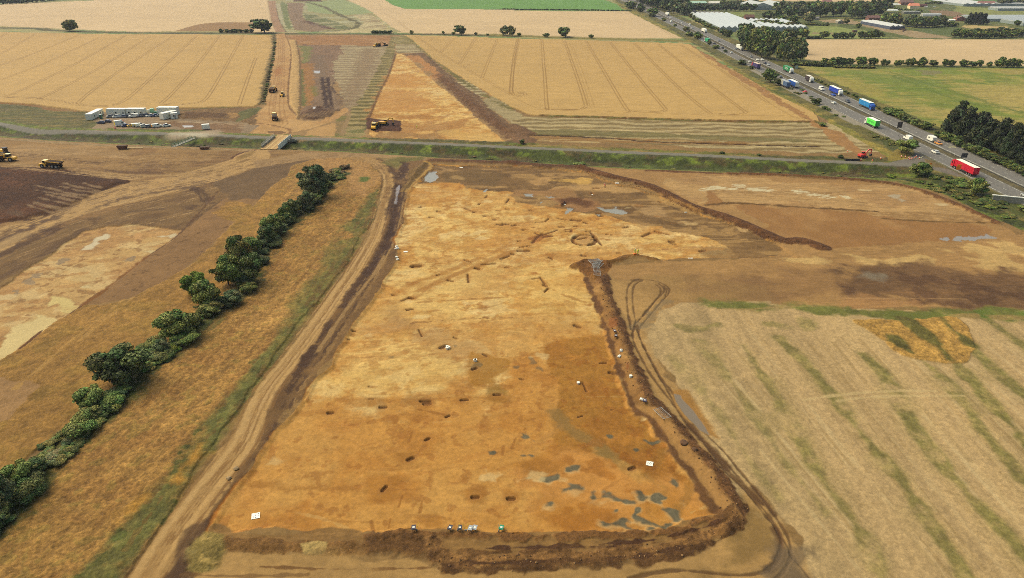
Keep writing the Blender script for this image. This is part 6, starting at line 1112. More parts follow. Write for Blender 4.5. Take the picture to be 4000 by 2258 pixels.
LR = [(8, 2125, 757, 'n', 0, dict(side=(190, 20, 48), cab=(186, 24, 46), roof=(232, 230, 220), label='crimson curtain sided lorry with a pale roof nearest the camera'), 8.0),
      (8, 1135, 268, 'n', 0, dict(side=(96, 226, 92), cab=(214, 214, 214), roof=(236, 238, 232), rear=(70, 170, 80), label='bright lime green box lorry with a white cab', L=9.5, text='greencore', tcol=(30, 140, 60), tsz=1.5), 6.0),
      (4, 345, 893, 'n', 0, dict(side=(40, 84, 170), cab=(220, 220, 220), roof=(232, 234, 236), rear=(214, 214, 210), label='blue lorry with a white roof and white rear doors passing the lay-by'), 8.0),
      (3, 2540, 700, 'n', 0, dict(side=(66, 56, 112), cab=(190, 60, 60), roof=(206, 186, 166), label='deep purple lorry with a beige roof behind the roadside bush', L=12), 7.0),
      (3, 2030, 438, 'n', 0, dict(side=(42, 148, 106), cab=(200, 200, 200), roof=(60, 160, 120), label='green curtain lorry among roadside bushes on the near carriageway', L=12), 7.0),
      (3, 1355, 100, 'n', 0, dict(side=(50, 62, 130), cab=(230, 230, 230), label='dark blue lorry farthest up the near carriageway', L=12), 7.0),
      (4, 908, 1062, 'f', 0, dict(side=(38, 128, 200), cab=(52, 96, 190), roof=(238, 238, 236), label='sky blue lorry with a blue cab coming towards the camera'), -8.0),
      (4, 628, 925, 'f', 0, dict(side=(30, 62, 178), cab=(232, 232, 232), roof=(240, 240, 238), label='royal blue lorry with a white cab beside the white van'), -8.0),
      (4, 385, 815, 'f', 0, dict(side=(62, 52, 58), cab=(226, 226, 226), roof=(232, 226, 220), label='short lorry with a near black box and a white cab', L=7.5, name='box_lorry'), -4.5),
      (4, 175, 712, 'f', 0, dict(side=(24, 120, 70), cab=(232, 232, 232), roof=(70, 150, 100), label='dark green lorry with white letters and a white cab', text='ASDA', tcol=(226, 232, 226), tsz=2.4), -8.0),
      (3, 2285, 490, 'f', 0, dict(side=(224, 226, 224), cab=(230, 230, 230), roof=(238, 238, 238), label='all white box lorry beside the tall poplar belt'), -8.0),
      (3, 1950, 320, 'f', 0, dict(side=(226, 226, 224), cab=(232, 232, 232), roof=(238, 238, 236), label='all white box lorry passing the glasshouse'), -8.0),
      (3, 1545, 152, 'f', 0, dict(side=(226, 226, 226), cab=(236, 236, 236), label='all white box lorry farthest up the far carriageway'), -8.0)]
for n, x, y, sd_, ln, kw, off in LR:
    gy = ty(n, x, y) + off; truck(loc=(lane_x(sd_, ln, gy), gy, MWZ), rz=A_ if sd_ == 'n' else B_, group=TG_, **kw)
gy = ty(4, 260, 892) + 8.0
t = truck((74, 98, 140), (214, 214, 214), 'lorry parked in the lay-by with a grey blue trailer', (186.8, gy, .26), 0, roof=(150, 158, 170), rear=(80, 104, 148), group=TG_)
MB().box(-1.27, 1.27, -1.0, 5.2, 1.14, 4.01).build('front_panel', paint((168, 168, 166)), t)
# caravan
gy = ty(8, 1695, 410)
t = thing('caravan', 'white touring caravan towed by the orange car', 'caravan', (lane_x('f', 1, gy), gy + 3.0, MWZ), B_)
MB().prof([(-2.6, .4), (-2.7, 1.4), (-2.4, 2.4), (-1.9, 2.6), (1.9, 2.6), (2.5, 2.2), (2.7, 1.3), (2.5, .45)], -1.1, 1.1, tp=.08).build('body', WHITE, t, bevel=.08)
for s_ in (-1, 1): MB().box(s_ * 1.06 - .03, s_ * 1.06 + .03, -1.4, -.3, 1.4, 2.0).build('side_window', GLASS, t)
MB().box(-.8, .8, 2.56, 2.64, 1.35, 1.9).build('front_window', GLASS, t); MB().bar((0, 2.5, .5), (0, 4.0, .45), .06).build('tow_bar', STEEL, t); wheels(t, [(-.95, -.1), (.95, -.1)], .34)

# site plant
def onground(n, x, y): a, b = pos(n, x, y); return (a, b, zat(a, b))
dumper('loaded dump truck beside the dark topsoil field', onground(5, 520, 655), math.radians(82), (84, 62, 44))
dumper('dump truck cut by the left edge of the picture facing right', (onground(5, 60, 598)[0] - 1.5, onground(5, 60, 598)[1] + 1.5, 0), math.radians(-86), (120, 96, 60))
dumper('dump truck driving up the haul road near its foot', onground(2, 190, 1200), math.radians(20), (100, 84, 66))
dumper('dump truck farthest up the haul road', onground(2, 175, 922), math.radians(2), (104, 80, 60))
dumper('dump truck facing the camera beside the digging excavator', (onground(2, 1183, 1306)[0], onground(2, 1183, 1306)[1] + 4, 0), math.radians(180), (90, 60, 44))
dumper('small looking dump truck at the far north end of the strip', onground(2, 1215, 468), math.radians(160), (150, 116, 84))
excavator('yellow excavator digging the dark patch north of the lane', (onground(2, 1290, 1262)[0], onground(2, 1290, 1262)[1], .1), math.radians(-100), (214, 160, 48), (220, 180, 80), 'yellow excavators')
excavator('yellow excavator at the far end of the stripped ground', onground(2, 1300, 462), math.radians(120), (200, 150, 90), (190, 180, 160), 'yellow excavators')
excavator('red excavator digging beside the lane near the junction', onground(8, 950, 555), math.radians(-70), (206, 58, 42), (214, 60, 40), None, s=.85)
# wheeled roller on the haul road
x, y, z = onground(2, 265, 970)
t = thing('road_roller', 'small yellow roller on the haul road between two dump trucks', 'roller', (x, y, z), math.radians(4))
MB().box(-.8, .8, -2.2, .3, .7, 1.6, top=.9).build('engine_housing', YEL, t, bevel=.06); MB().box(-.75, .75, .3, 1.6, .8, 2.6, top=.9).build('cab', GLASS, t); MB().box(-.85, .85, .2, 1.7, 2.6, 2.72).build('roof', PALE, t)
MB().cyl((0, 2.3, .75), .75, 1.9, 'x', 20).build('drum', STEEL, t); wheels(t, [(-.9, -1.4), (.9, -1.4)], .72, .45)
# bulldozer at the left edge
x, y, z = onground(5, 40, 545)
t = thing('bulldozer', 'yellow bulldozer with a dark canopy behind the left edge dump truck', 'bulldozer', (x - 2, y + 4, z), math.radians(60))
for s_ in (-1, 1): MB().prof([(-2.0, .1), (-2.3, .6), (-1.9, 1.1), (1.9, 1.1), (2.3, .5), (2.0, .1)], s_ * 1.05 - .28, s_ * 1.05 + .28).build('track', CHAS, t)
MB().box(-.75, .75, -.2, 2.6, 1.0, 2.1, top=.9).build('engine_housing', YEL, t, bevel=.06); MB().box(-.8, .8, -1.9, -.2, 1.1, 3.2, top=.88).build('cab', GLASS, t); MB().box(-.95, .95, -2.1, 0, 3.2, 3.35).build('canopy', CHAS, t)
MB().prof([(3.0, .1), (3.25, .5), (3.1, 1.5), (3.3, 1.55), (3.4, .5), (3.2, .1)], -1.8, 1.8).build('blade', CHAS, t)

# ------------------------------------------------------------------ compound
def cabin(label, c, L, W, H, ang, stairs=False, z0=0.15, wins=3):
    t = thing('site_cabin', label, 'cabin', (c[0], c[1], 0), ang, 'white cabins round the car park')
    MB().box(-L / 2, L / 2, -W / 2, W / 2, z0, z0 + H).build('wall', OFFW, t)
    MB().box(-L / 2 - .06, L / 2 + .06, -W / 2 - .06, W / 2 + .06, z0 + H, z0 + H + .14).build('roof', WHITE, t)
    for k in range(wins):
        x = -L / 2 + L * (k + .5) / wins
        MB().box(x - .45, x + .45, -W / 2 - .03, -W / 2 + .02, z0 + 1.1, z0 + 1.9).build('window', GLASS, t)
    MB().box(L / 2 - 1.6, L / 2 - .8, -W / 2 - .04, -W / 2 + .02, z0 + .05, z0 + 2.05).build('door', STEEL, t)
    return t
def seg_c(a, b): return ((a[0] + b[0]) / 2, (a[1] + b[1]) / 2), math.hypot(b[0] - a[0], b[1] - a[1]), math.atan2(b[1] - a[1], b[0] - a[0])
def zc(sx, sy): return G1(1, (300 + sx / 6.133) * 2.573, (400 + sy / 6.133) * 2.573)   # points read off the enlarged yard
a = zc(360, 430); b = zc(650, 290)
c_, L_, an_ = seg_c(a, b); cabin('long white cabin set end on at the left of the car park', (c_[0] - 1.6, c_[1] + .3), L_, 3.2, 3.0, an_ + 0.0, wins=2)
c_, L_, an_ = seg_c(zc(690, 330), zc(1150, 330)); cabin('long white cabin behind the parked cars, the left of two joined', (c_[0], c_[1] + 3), L_ - .3, 3.4, 3.4, 0, wins=1)
c_, L_, an_ = seg_c(zc(1150, 330), zc(1610, 320)); cabin('long white cabin behind the parked cars, the right of two joined', (c_[0], c_[1] + 3), L_ - .3, 3.4, 3.4, 0, wins=3)
c_, L_, an_ = seg_c(zc(1910, 330), zc(2380, 330)); cabin('wide white cabin at the back right of the car park', (c_[0], c_[1] + 3.6), L_, 3.6, 4.2, 0, wins=3)
c_, L_, an_ = seg_c(zc(1980, 400), zc(2230, 400)); cabin('white cabin turned askew in front of the back right one', (c_[0] + 1.2, c_[1] + 2.6), 9.0, 3.2, 3.2, math.radians(62), wins=1)
c_, L_, an_ = seg_c(zc(2260, 405), zc(2380, 390)); cabin('smallest white cabin at the right corner of the yard', (c_[0], c_[1] + 1.2), 3.4, 2.6, 2.9, math.radians(25), wins=1)
PK = [(750, 375, (150, 146, 146), 'suv', 'silver grey car at the left end of the back row'), (905, 375, (226, 226, 226), 'suv', 'white pickup second from the left in the back row'), (1060, 370, (128, 138, 160), 'car', 'blue grey car third in the back row'),
      (1180, 370, (70, 72, 82), 'car', 'dark car between the blue grey one and the big white one'), (1300, 372, (230, 230, 230), 'van', 'largest white vehicle in the middle of the back row'), (1470, 355, (84, 84, 92), 'car', 'dark grey car right of the big white vehicle'),
      (1570, 352, (96, 96, 106), 'suv', 'dark grey car in front of the joined cabins, right part'), (1700, 352, (226, 226, 226), 'car', 'white hatchback beside the navy car'), (1815, 350, (40, 56, 110), 'car', 'navy blue car at the right of the back row'), (1925, 350, (120, 124, 130), 'car', 'grey car against the askew cabin')]
for sx, sy, c_, k, lab in PK:
    x, y = zc(sx, sy); rz = math.radians(-58 + rnd.uniform(-4, 4)) + math.pi
    if k == 'van': van(c_, lab, (x + .8, y + 1.6, .02), rz, L=5.2, H=2.0, group='cars parked in the compound')
    else: car(c_, lab, (x + .6, y + 1.3, .02), rz, suv=k == 'suv', group='cars parked in the compound')
for sx, sy, rz, c_, lab in [(565, 515, 80, (60, 64, 92), 'dark blue saloon car left in front of the yard entrance'), (720, 485, 78, (72, 70, 84), 'dark saloon car behind the dark blue one by the entrance')]:
    x, y = zc(sx, sy); car(c_, lab, (x, y + .8, .02), math.radians(rz), group='cars parked in the compound')
FR = [(985, 575, (232, 232, 232), 'van', (230, 200, 40), 'white box van with a yellow back at the left of the front row', 5.6, 3.0), (1110, 595, (50, 64, 120), 'pick', None, 'navy pickup with a white cover', 5, 0), (1245, 595, (230, 180, 40), 'car', None, 'yellow car in the front row', 0, 0),
      (1370, 592, (228, 228, 228), 'van', (226, 200, 60), 'white van left of the middle in the front row', 4.6, 1.8), (1450, 595, (232, 232, 226), 'van', (230, 200, 50), 'white van with a yellow panel in the middle of the front row', 4.8, 1.9),
      (1560, 610, (222, 222, 210), 'suv', None, 'pale off-roader with a white roof, left of the dark one', 0, 0), (1680, 615, (110, 112, 118), 'suvw', None, 'dark off-roader with a white roof in the front row', 0, 0), (1860, 610, (230, 230, 228), 'van', (236, 160, 40), 'white van with orange rear stripes in the front row', 5.0, 1.95),
      (2090, 595, (230, 232, 226), 'pick', None, 'white pickup with an open bed at the right end of the front row', 0, 0)]
for sx, sy, c_, k, rr, lab, L_, H_ in FR:
    x, y = zc(sx, sy); rz = math.radians(-48); loc = (x + .8, y + 1.5, .02)
    if k == 'van': van(c_, lab, loc, rz, L=L_, H=H_, rear=rr, group='cars parked in the compound')
    elif k == 'pick':
        t = car(c_, lab, loc, rz, group='cars parked in the compound', kind='pickup', name='pickup')
        t.children[1].scale = (1, .55, 1.15); t.children[1].location = (0, .3, -.12); t.children[2].scale = (1, .55, 1.1); t.children[2].location = (0, .2, -.02)
        MB().box(-.72, .72, -2.1, -.8, 1.0, 1.08).build('load_bed', WHITE if c_[0] < 100 else CHAS, t)
    else:
        t = car((110, 112, 118) if k == 'suvw' else c_, lab, loc, rz, suv=k != 'car', group='cars parked in the compound')
        if k == 'suvw' or k == 'suv':
            me = t.children[2].data; me.materials.clear(); me.materials.append(WHITE)
x, y = zc(570, 395)
t = thing('portable_toilet', 'green portable toilet beside the end-on cabin', 'toilet', (x, y + .8, 0), .2); MB().box(-.6, .6, -.6, .6, .05, 2.2).build('cubicle', paint((30, 140, 100)), t); MB().box(-.66, .66, -.66, .66, 2.2, 2.4, top=.8).build('roof', OFFW, t); MB().box(-.4, .4, -.64, -.58, .2, 2.0).build('door', paint((60, 64, 70)), t)
for k, (sx, sy, cc_, lab) in enumerate([(1690, 270, (206, 210, 206), 'pale round water tank behind the parked cars'), (1775, 265, (150, 206, 180), 'pale green tank behind the white hatchback'), (1870, 300, (60, 120, 90), 'dark green tank beside the wide cabin')]):
    x, y = zc(sx, sy); t = thing('water_tank', lab, 'tank', (x, y + 2, 0), .1, 'tanks behind the parked cars')
    MB().box(-1.1, 1.1, -1, 1, .1, 2.4 if k == 1 else 1.8, top=.9).build('tank', paint(cc_), t, bevel=.2); MB().cyl((0, 0, 2.45 if k == 1 else 1.85), .3, .15, 'z').build('lid', OFFW, t)
for sx, sy, lab, h_ in [(1118, 505, 'red and white barrel on the yard behind the box van', 1.6), (922, 640, 'red barrel on the grass beside the lane', 1.0)]:
    x, y = zc(sx, sy); t = thing('traffic_barrel', lab, 'barrel', (x, y, 0)); MB().cyl((0, 0, h_ / 2), .4, h_, 'z', 12, r2=.3).build('body', paint((226, 84, 60)), t); MB().cyl((0, 0, h_ * .6), .39, h_ * .2, 'z', 12, r2=.37).build('reflective_band', WHITE, t)
x, y = G1(1, 2062, 1308)
t = thing('mobile_welfare_unit', 'small white trailer standing alone beside the lane', 'trailer', (x, y + 1.5, 0), math.radians(20)); MB().box(-1.9, 1.9, -1.1, 1.1, .5, 2.8, top=.97).build('body', WHITE, t, bevel=.05); wheels(t, [(-.5, -1.0), (.5, -1.0)], .35); MB().bar((1.9, 0, .6), (3.1, 0, .5), .05).build('tow_bar', STEEL, t)

# ------------------------------------------------------------------ bridge over the ditch, footbridge, lane furniture
t = thing('haul_bridge', 'earth covered haul bridge with grey side barriers over the ditch', 'bridge', (-115, 334.5, 0), 0.0)
RM = mat('bridge_road', C(206, 166, 108), .9, noise=.1, nscale=1.5)
MB().box(-3.9, 3.9, -13, 15, -.9, .22).build('deck', RM, t)
for s_ in (-1, 1): MB().box(s_ * 1.3 - .5, s_ * 1.3 + .5, -13, 15, .22, .26).build('wheel_track', mat('worn_track', C(224, 190, 132), .9, noise=.1), t)
bl = thing('bridge_barrier', 'lattice steel barrier along the left side of the haul bridge', 'barrier', (-118.9, 334.5, .22), 0.0, None)
MB().box(-.22, .22, -10, 10, 0, .8).build('base_block', CONC, bl)
for zz in (1.0, 1.4, 1.8): MB().box(-.05, .05, -10, 10, zz, zz + .08).build('rail', STEEL, bl)
for k in range(11): MB().box(-.06, .06, -10 + 2 * k - .06, -10 + 2 * k + .06, .8, 1.9).build('post', STEEL, bl)
for k in range(7):
    q = thing('barrier_panel', 'white grey panel in the row along the right side of the haul bridge', 'barrier', (-111.0, 325.5 + 3.0 * k, .1), 0.0, 'panels on the right side of the haul bridge')
    MB().box(-.1, .1, -1.4, 1.4, -1.0, 1.5).build('panel', OFFW, q); MB().box(-.16, .16, 1.36, 1.52, -1.2, 1.6).build('post', STEEL, q)
t = thing('footbridge', 'narrow green railed footbridge over the ditch near the compound', 'footbridge', (-160.5, 335, 0), -.17)
MB().box(-1.0, 1.0, -8.5, 8.5, -.2, .1).build('deck', CONC, t)
for s_ in (-1, 1):
    MB().box(s_ * 1.05 - .04, s_ * 1.05 + .04, -8.5, 8.5, .55, .63).box(s_ * 1.05 - .04, s_ * 1.05 + .04, -8.5, 8.5, 1.1, 1.2).build('railing', paint((70, 120, 84)), t)
    for k in range(7): MB().box(s_ * 1.05 - .05, s_ * 1.05 + .05, -8.4 + 2.8 * k - .05, -8.4 + 2.8 * k + .05, 0, 1.15).build('post', paint((70, 120, 84)), t)
x, y = G1(6, 370, 125)
t = thing('concrete_culvert', 'open concrete box beside the far end of the haul bridge', 'culvert', (x, y, 0)); MB().box(-1.8, 1.8, -1.2, -.9, -.3, .5).box(-1.8, 1.8, .9, 1.2, -.3, .5).box(-1.8, -1.5, -.9, .9, -.3, .5).box(1.5, 1.8, -.9, .9, -.3, .5).build('wall', CONC, t); MB().box(-1.5, 1.5, -.9, .9, -.3, 0).build('floor', CHAS, t)
for x0, lab in [(1235, 'rusty brown skip on the worked ground south of the ditch'), (2060, 'low rusty skip near the dirt ramp to the bridge')]:
    x, y = G1(5, x0, 470); t = thing('waste_skip', lab, 'skip', (x, y, 0), .1); h_ = 1.7 if x0 < 1500 else 1.0
    MB().hexa([(-1.6, -.9, 0), (1.6, -.9, 0), (1.6, .9, 0), (-1.6, .9, 0)], [(-2.3, -1.1, h_), (2.3, -1.1, h_), (2.3, 1.1, h_), (-2.3, 1.1, h_)]).build('tub', paint((104, 68, 46), .8), t); MB().box(-2.1, 2.1, -.95, .95, h_, h_ + .12).build('soil_load', MUDM, t)
x, y = G1(5, 1330, 460); t = thing('timber_mat', 'pale timber mats laid in a row beside the rusty skip', 'mats', (x, y, 0)); MB().box(-5, 5, -.6, .6, .02, .2).build('mat', mat('pale_timber', C(206, 180, 128), .8, noise=.15), t)
x, y = G1(8, 845, 585)
t = thing('pipe_stack', 'stack of long black drainage pipes beside the lane', 'pipes', (x, y, .1), .03)
for k in range(4): MB().cyl((0, -.6 + .4 * k, .22), .2, 6.5, 'x', 10).build('pipe', paint((46, 44, 44)), t)
MB().bar((-3.2, -.1, .55), (3.2, -.1, .55), .2, 10).build('pipe', paint((46, 44, 44)), t)
# big signs seen from behind, others
for n, x0, y0, w_, h_, col_, lab, fx in [(8, 1293, 285, 2.6, 3.0, (74, 66, 62), 'large road sign seen from behind in the central reservation', 0), (8, 1955, 590, 3.0, 2.0, (66, 64, 66), 'low dark road sign near the red lorry', 0),
                                     (4, 280, 712, 2.2, 2.4, (150, 168, 166), 'grey green road sign beside the round tree', 1), (8, 1937, 712, 2.0, 2.2, (232, 150, 40), 'orange roadworks sign beside the red lorry', 1), (8, 1627, 655, .9, 1.2, (222, 140, 50), 'small orange sign at the junction grass', 1)]:
    x, y = G1(n, x0, y0)
    if not fx: x = float(mxc(y)) + .2
    if n == 8 and x0 == 1937: x = 187.9
    t = thing('road_sign', lab, 'sign', (x, y, .25), .12)
    for s_ in (-1, 1): MB().cyl((s_ * w_ * .32, .06, .9), .05, 1.8, 'z', 8).build('post', STEEL, t)
    MB().box(-w_ / 2, w_ / 2, -.03, .03, 1.3 if h_ > 1.5 else .6, (1.3 if h_ > 1.5 else .6) + h_).build('panel', paint(col_, .5), t)
x, y = G1(4, 112, 610); t = thing('mast', 'slender tall mast beside the motorway under the poplar belt', 'mast', (x, y, 0)); MB().cyl((0, 0, 6.5), .14, 13, 'z', 8, r2=.08).build('pole', STEEL, t); MB().box(-.5, .5, -.1, .1, 12.6, 12.9).build('antenna', STEEL, t)
for k, (n, x0, y0) in enumerate([(8, 1425, 575), (8, 1445, 572), (8, 1475, 562), (8, 1490, 550), (8, 1380, 555), (8, 1415, 565), (8, 1340, 552), (8, 1133, 570), (8, 935, 585), (8, 1410, 497), (8, 1520, 568), (8, 800, 500), (8, 2298, 612), (8, 2335, 628)]):
    x, y = G1(n, x0, y0); t = thing('traffic_cone', 'small orange and white cone near the junction works', 'cone', (x, y, .12), 0, 'cones round the junction works')
    MB().cyl((0, 0, .45), .3, .9, 'z', 8, r2=.08).build('cone_body', paint((232, 96, 50)), t); MB().cyl((0, 0, .55), .24, .3, 'z', 8, r2=.18).build('reflective_band', WHITE, t); MB().box(-.3, .3, -.3, .3, 0, .06).build('base', CHAS, t)
# motorway paint
mk = MB(); Zm = .275
def stripe(off, y0, y1, w_=.2):
    ys = np.linspace(y0, y1, max(2, int((y1 - y0) / 40) + 2)) if y1 - y0 > 30 else [y0, y1]
    for a, b in zip(ys[:-1], ys[1:]):
        ca, cb = float(mxc(a)) + off, float(mxc(b)) + off
        mk.add([(ca - w_, a, Zm), (ca + w_, a, Zm), (cb + w_, b, Zm), (cb - w_, b, Zm)], [(0, 1, 2, 3)])
stripe(-3.0, 200, 1500); stripe(3.1, 200, 1500); stripe(12.2, 400, 1500); stripe(-11.5, 345, 1500); stripe(-11.5, 200, 296)
y = 215.0
while y < 1100: stripe(-7.3, y, y + 2.4, .13); stripe(6.9, y + 3, y + 5.4, .13); y += 9
y = 230.0
while y < 420:
    stripe(10.5, y, y + 1.2, .16); y += 3.0
y = 296.0
while y < 345: stripe(-11.5, y, y + 1.6, .18); y += 3.4
y = 372.0
while y < 560: stripe(-11.6, y, y + 1.2, .15); y += 2.6
o = mk.build('road_marking', mat('road_paint', C(214, 212, 204), .6, noise=.15)); o['kind'] = 'structure'
mk = MB()
for pl in [[(1520, 565), (1555, 545), (1560, 552), (1528, 572)], [(1810, 452), (1910, 458), (1912, 466), (1812, 460)], [(1815, 442), (1880, 446), (1882, 452), (1818, 448)]]:
    mk.add([(*G1(8, *p), .28) for p in pl], [(3, 2, 1, 0)])
o = mk.build('road_marking', mat('worn_yellow_paint', C(206, 200, 160), .6, noise=.15)); o['kind'] = 'structure'
t = thing('crash_barrier', 'long low steel crash barrier along the middle of the motorway', 'barrier', (0, 0, 0))
m_ = MB()
for a, b in zip(np.arange(200, 1400, 20.0), np.arange(220, 1420, 20.0)):
    ca, cb = float(mxc(a)), float(mxc(b)); m_.hexa([(ca + .9, a, .85), (ca + 1.0, a, .85), (cb + 1.0, b, .85), (cb + .9, b, .85)], [(ca + .9, a, 1.12), (ca + 1.0, a, 1.12), (cb + 1.0, b, 1.12), (cb + .9, b, 1.12)])
m_.build('rail', STEEL, t); m_ = MB()
for a in np.arange(202, 1400, 4.0): c_ = float(mxc(a)) + 1.05; m_.box(c_, c_ + .1, a, a + .1, .25, 1.1)
o = m_.build('post', STEEL, t); o['kind'] = 'stuff'

# ------------------------------------------------------------------ archaeology kit
def board(label, loc, s_, rz, dots):
    t = thing('survey_target', label, 'target board', loc, rz, 'white survey targets'); MB().box(-s_ / 2, s_ / 2, -s_ / 2, s_ / 2, .0, .04).build('board', WHITE, t)
    m_ = MB()
    for a, b in dots: m_.cyl((a * s_, b * s_, .045), s_ * .06, .012, 'z', 10)
    m_.build('dot_pattern', CHAS, t); return t
x, y = G1(13, 1829, 996); board('white board with a grid of dark spots at the south west corner of the dig', (x, y, zat(x, y) + .05), 1.35, .28, [(-.3, -.3), (0, -.3), (-.3, 0), (0, 0), (.3, 0), (.3, .3), (0, .3)])
x, y = G1(15, 710, 502); board('white board with a ring of dark spots on the orange ground', (x, y, zat(x, y) + .05), 1.25, -.3, [(-.25, .2), (-.32, 0), (-.25, -.2), (0, 0), (.1, .28), (.3, 0), (.1, -.3)])
SH = [(6, 1503, 1232, 1.4, .9, 'white sheet lying alone right of the white bags'), (6, 2063, 391, 1.6, .8, 'white sheet near the top of the dig below the ditch'), (7, 1057, 556, 1.6, 1.0, 'white sheet against the long spoil line'), (7, 1797, 1300, 1.6, .9, 'white sheet on the edge of the track field'),
      (7, 527, 762, 1.0, .8, 'white sheet on the small dark upcast'), (7, 1745, 838, .8, .5, 'tiny white sheet below the spoil line'), (7, 806, 652, .7, .6, 'tiny white sheet beside a short slot')]
for n, x0, y0, a, b, lab in SH:
    x, y = G1(n, x0, y0); z = zat(x, y)
    MB_ = MB().hexa([(-a / 2, -b / 2, 0), (a / 2, -b / 2, 0), (a / 2, b / 2, 0), (-a / 2, b / 2, 0)], [(-a / 2.3, -b / 2.3, .12), (a / 2.3, -b / 2.2, .1), (a / 2.2, b / 2.3, .14), (-a / 2.3, b / 2.2, .1)])
    o = MB_.build('plastic_sheet', WHITE, None, bevel=.03); o.location = (x, y, z + .02); tag(o, lab, 'sheet', 'white sheets on the dig')
BG = [(6, 1412, 1190, 'white sack at the top of the upper pile beside the track'), (6, 1408, 1215, 'white sack at the bottom left of the upper pile'), (6, 1422, 1208, 'white sack on the right of the upper pile'), (6, 1415, 1300, 'larger white sack of the lower pair beside the track'), (6, 1425, 1322, 'smaller white sack of the lower pair'),
      (10, 1922, 905, 'white bucket nearest the big dark slot'), (10, 1938, 912, 'white bucket right of its two neighbours'), (10, 1920, 920, 'cream bucket lowest of three by the big slot'), (10, 2198, 1040, 'left white bucket above the small dark pit'), (10, 2208, 1040, 'right white bucket above the small dark pit'),
      (11, 667, 1266, 'white bucket at the corner of the angled slot'), (11, 1095, 978, 'white sack beside the spoil line, the upper one'), (11, 1078, 1025, 'white sack beside the spoil line, below another'), (11, 1190, 1238, 'round white tub with handles on the spoil line'), (15, 643, 8, 'white sack next to a dark barrow on the spoil line')]
for n, x0, y0, lab in BG:
    x, y = G1(n, x0, y0); z = zat(x, y); bk = 'bucket' in lab or 'tub' in lab
    t = thing('bucket' if bk else 'sack', lab, 'bucket' if bk else 'sack', (x, y, z), rnd.uniform(0, 3), 'white buckets and sacks')
    if bk:
        MB().cyl((0, 0, .25), .3, .5, 'z', 14, r2=.38).build('tub', WHITE, t); MB().cyl((0, 0, .5), .36, .03, 'z', 14).build('lid', OFFW, t)
    else:
        MB().hexa([(-.35, -.5, 0), (.35, -.5, 0), (.35, .5, 0), (-.35, .5, 0)], [(-.28, -.38, .4), (.3, -.4, .34), (.26, .4, .42), (-.3, .36, .36)]).build('bag', WHITE, t, bevel=.12); MB().cyl((0, .0, .42), .1, .14, 'z', 8).build('tied_neck', OFFW, t)
WB = [(14, 455, 1070, (50, 46, 56), 'black wheelbarrow farthest left on the south edge'), (14, 752, 1062, (58, 54, 60), 'black wheelbarrow second from the left on the south edge'), (14, 833, 1060, (52, 52, 58), 'black wheelbarrow beside the yellow tool handles'), (14, 918, 1070, (150, 156, 166), 'grey wheelbarrow left of the pair on gravel'),
      (14, 954, 1060, (148, 154, 164), 'grey wheelbarrow right of the pair on gravel'), (14, 1172, 1050, (40, 130, 96), 'green wheelbarrow on the south edge'), (11, 1030, 795, (70, 54, 60), 'dark wheelbarrow highest on the east spoil line'), (11, 1042, 840, (66, 52, 58), 'dark wheelbarrow second on the east spoil line'), (15, 665, 32, (64, 56, 84), 'dark wheelbarrow beside the white sack')]
def barrow(c_, lab, loc, rz):
    t = thing('wheelbarrow', lab, 'wheelbarrow', loc, rz, 'wheelbarrows along the dig edges')
    MB().hexa([(-.22, -.3, .35), (.22, -.3, .35), (.2, .35, .35), (-.2, .35, .35)], [(-.38, -.5, .72), (.38, -.5, .72), (.34, .6, .66), (-.34, .6, .66)]).build('tray', paint(c_), t)
    o = MB().cyl((0, 0, 0), .2, .1, 'x', 12).build('wheel', TYRE, t); o.location = (0, .62, .2)
    for s_ in (-1, 1): MB().bar((s_ * .1, .62, .25), (s_ * .3, -1.0, .6), .025).build('handle', WOOD, t); MB().bar((s_ * .22, -.35, .4), (s_ * .24, -.45, .0), .02).build('leg', CHAS, t)
    MB().box(-.18, .18, -.15, .15, .66, .74).build('tool_tray', OFFW, t)
for n, x0, y0, c_, lab in WB:
    x, y = G1(n, x0, y0); barrow(c_, lab, (x, y, zat(x, y)), rnd.uniform(-.3, .3))
for x0, lab, k in [(478, 'yellow handled shovel beside the left black wheelbarrow', 1), (815, 'yellow handled shovel left of the third black wheelbarrow', 1), (876, 'yellow handled shovel leaning left of its neighbour', -1), (884, 'yellow handled shovel leaning right of its neighbour', 1), (1150, 'wooden handled shovel beside the green wheelbarrow', 0)]:
    x, y = G1(14, x0, 1066); z = zat(x, y); t = thing('shovel', lab, 'shovel', (x, y, z), .1, 'shovels on the south edge')
    MB().bar((0, 0, .2), (.35 * k, .5, 1.2), .035).build('handle', paint((226, 196, 60) if k else (190, 170, 130)), t); MB().box(-.13, .13, -.05, .0, 0, .35).build('blade', STEEL, t)
def panel(lab, loc, a, b, rz, tilt=0):
    t = thing('fence_panel', lab, 'fence panel', loc, rz, 'fence panels lying on the spoil'); t.rotation_euler[0] = tilt
    m_ = MB(); r = .045
    for p, q in [((-a / 2, -b / 2), (a / 2, -b / 2)), ((a / 2, -b / 2), (a / 2, b / 2)), ((a / 2, b / 2), (-a / 2, b / 2)), ((-a / 2, b / 2), (-a / 2, -b / 2))]: m_.bar((*p, .08), (*q, .08), r)
    m_.build('frame', STEEL, t); m_ = MB()
    for k in range(1, 9): u = -a / 2 + a * k / 9; m_.bar((u, -b / 2, .07), (u, b / 2, .07), .014, 4)
    for k in range(1, 5): u = -b / 2 + b * k / 5; m_.bar((-a / 2, u, .07), (a / 2, u, .07), .014, 4)
    m_.build('mesh', STEEL, t)
x, y = G1(15, 808, 143); panel('single fence panel lying alone on the dark east spoil line', (x, y, zat(x, y) + .35), 3.4, 1.9, math.radians(115))
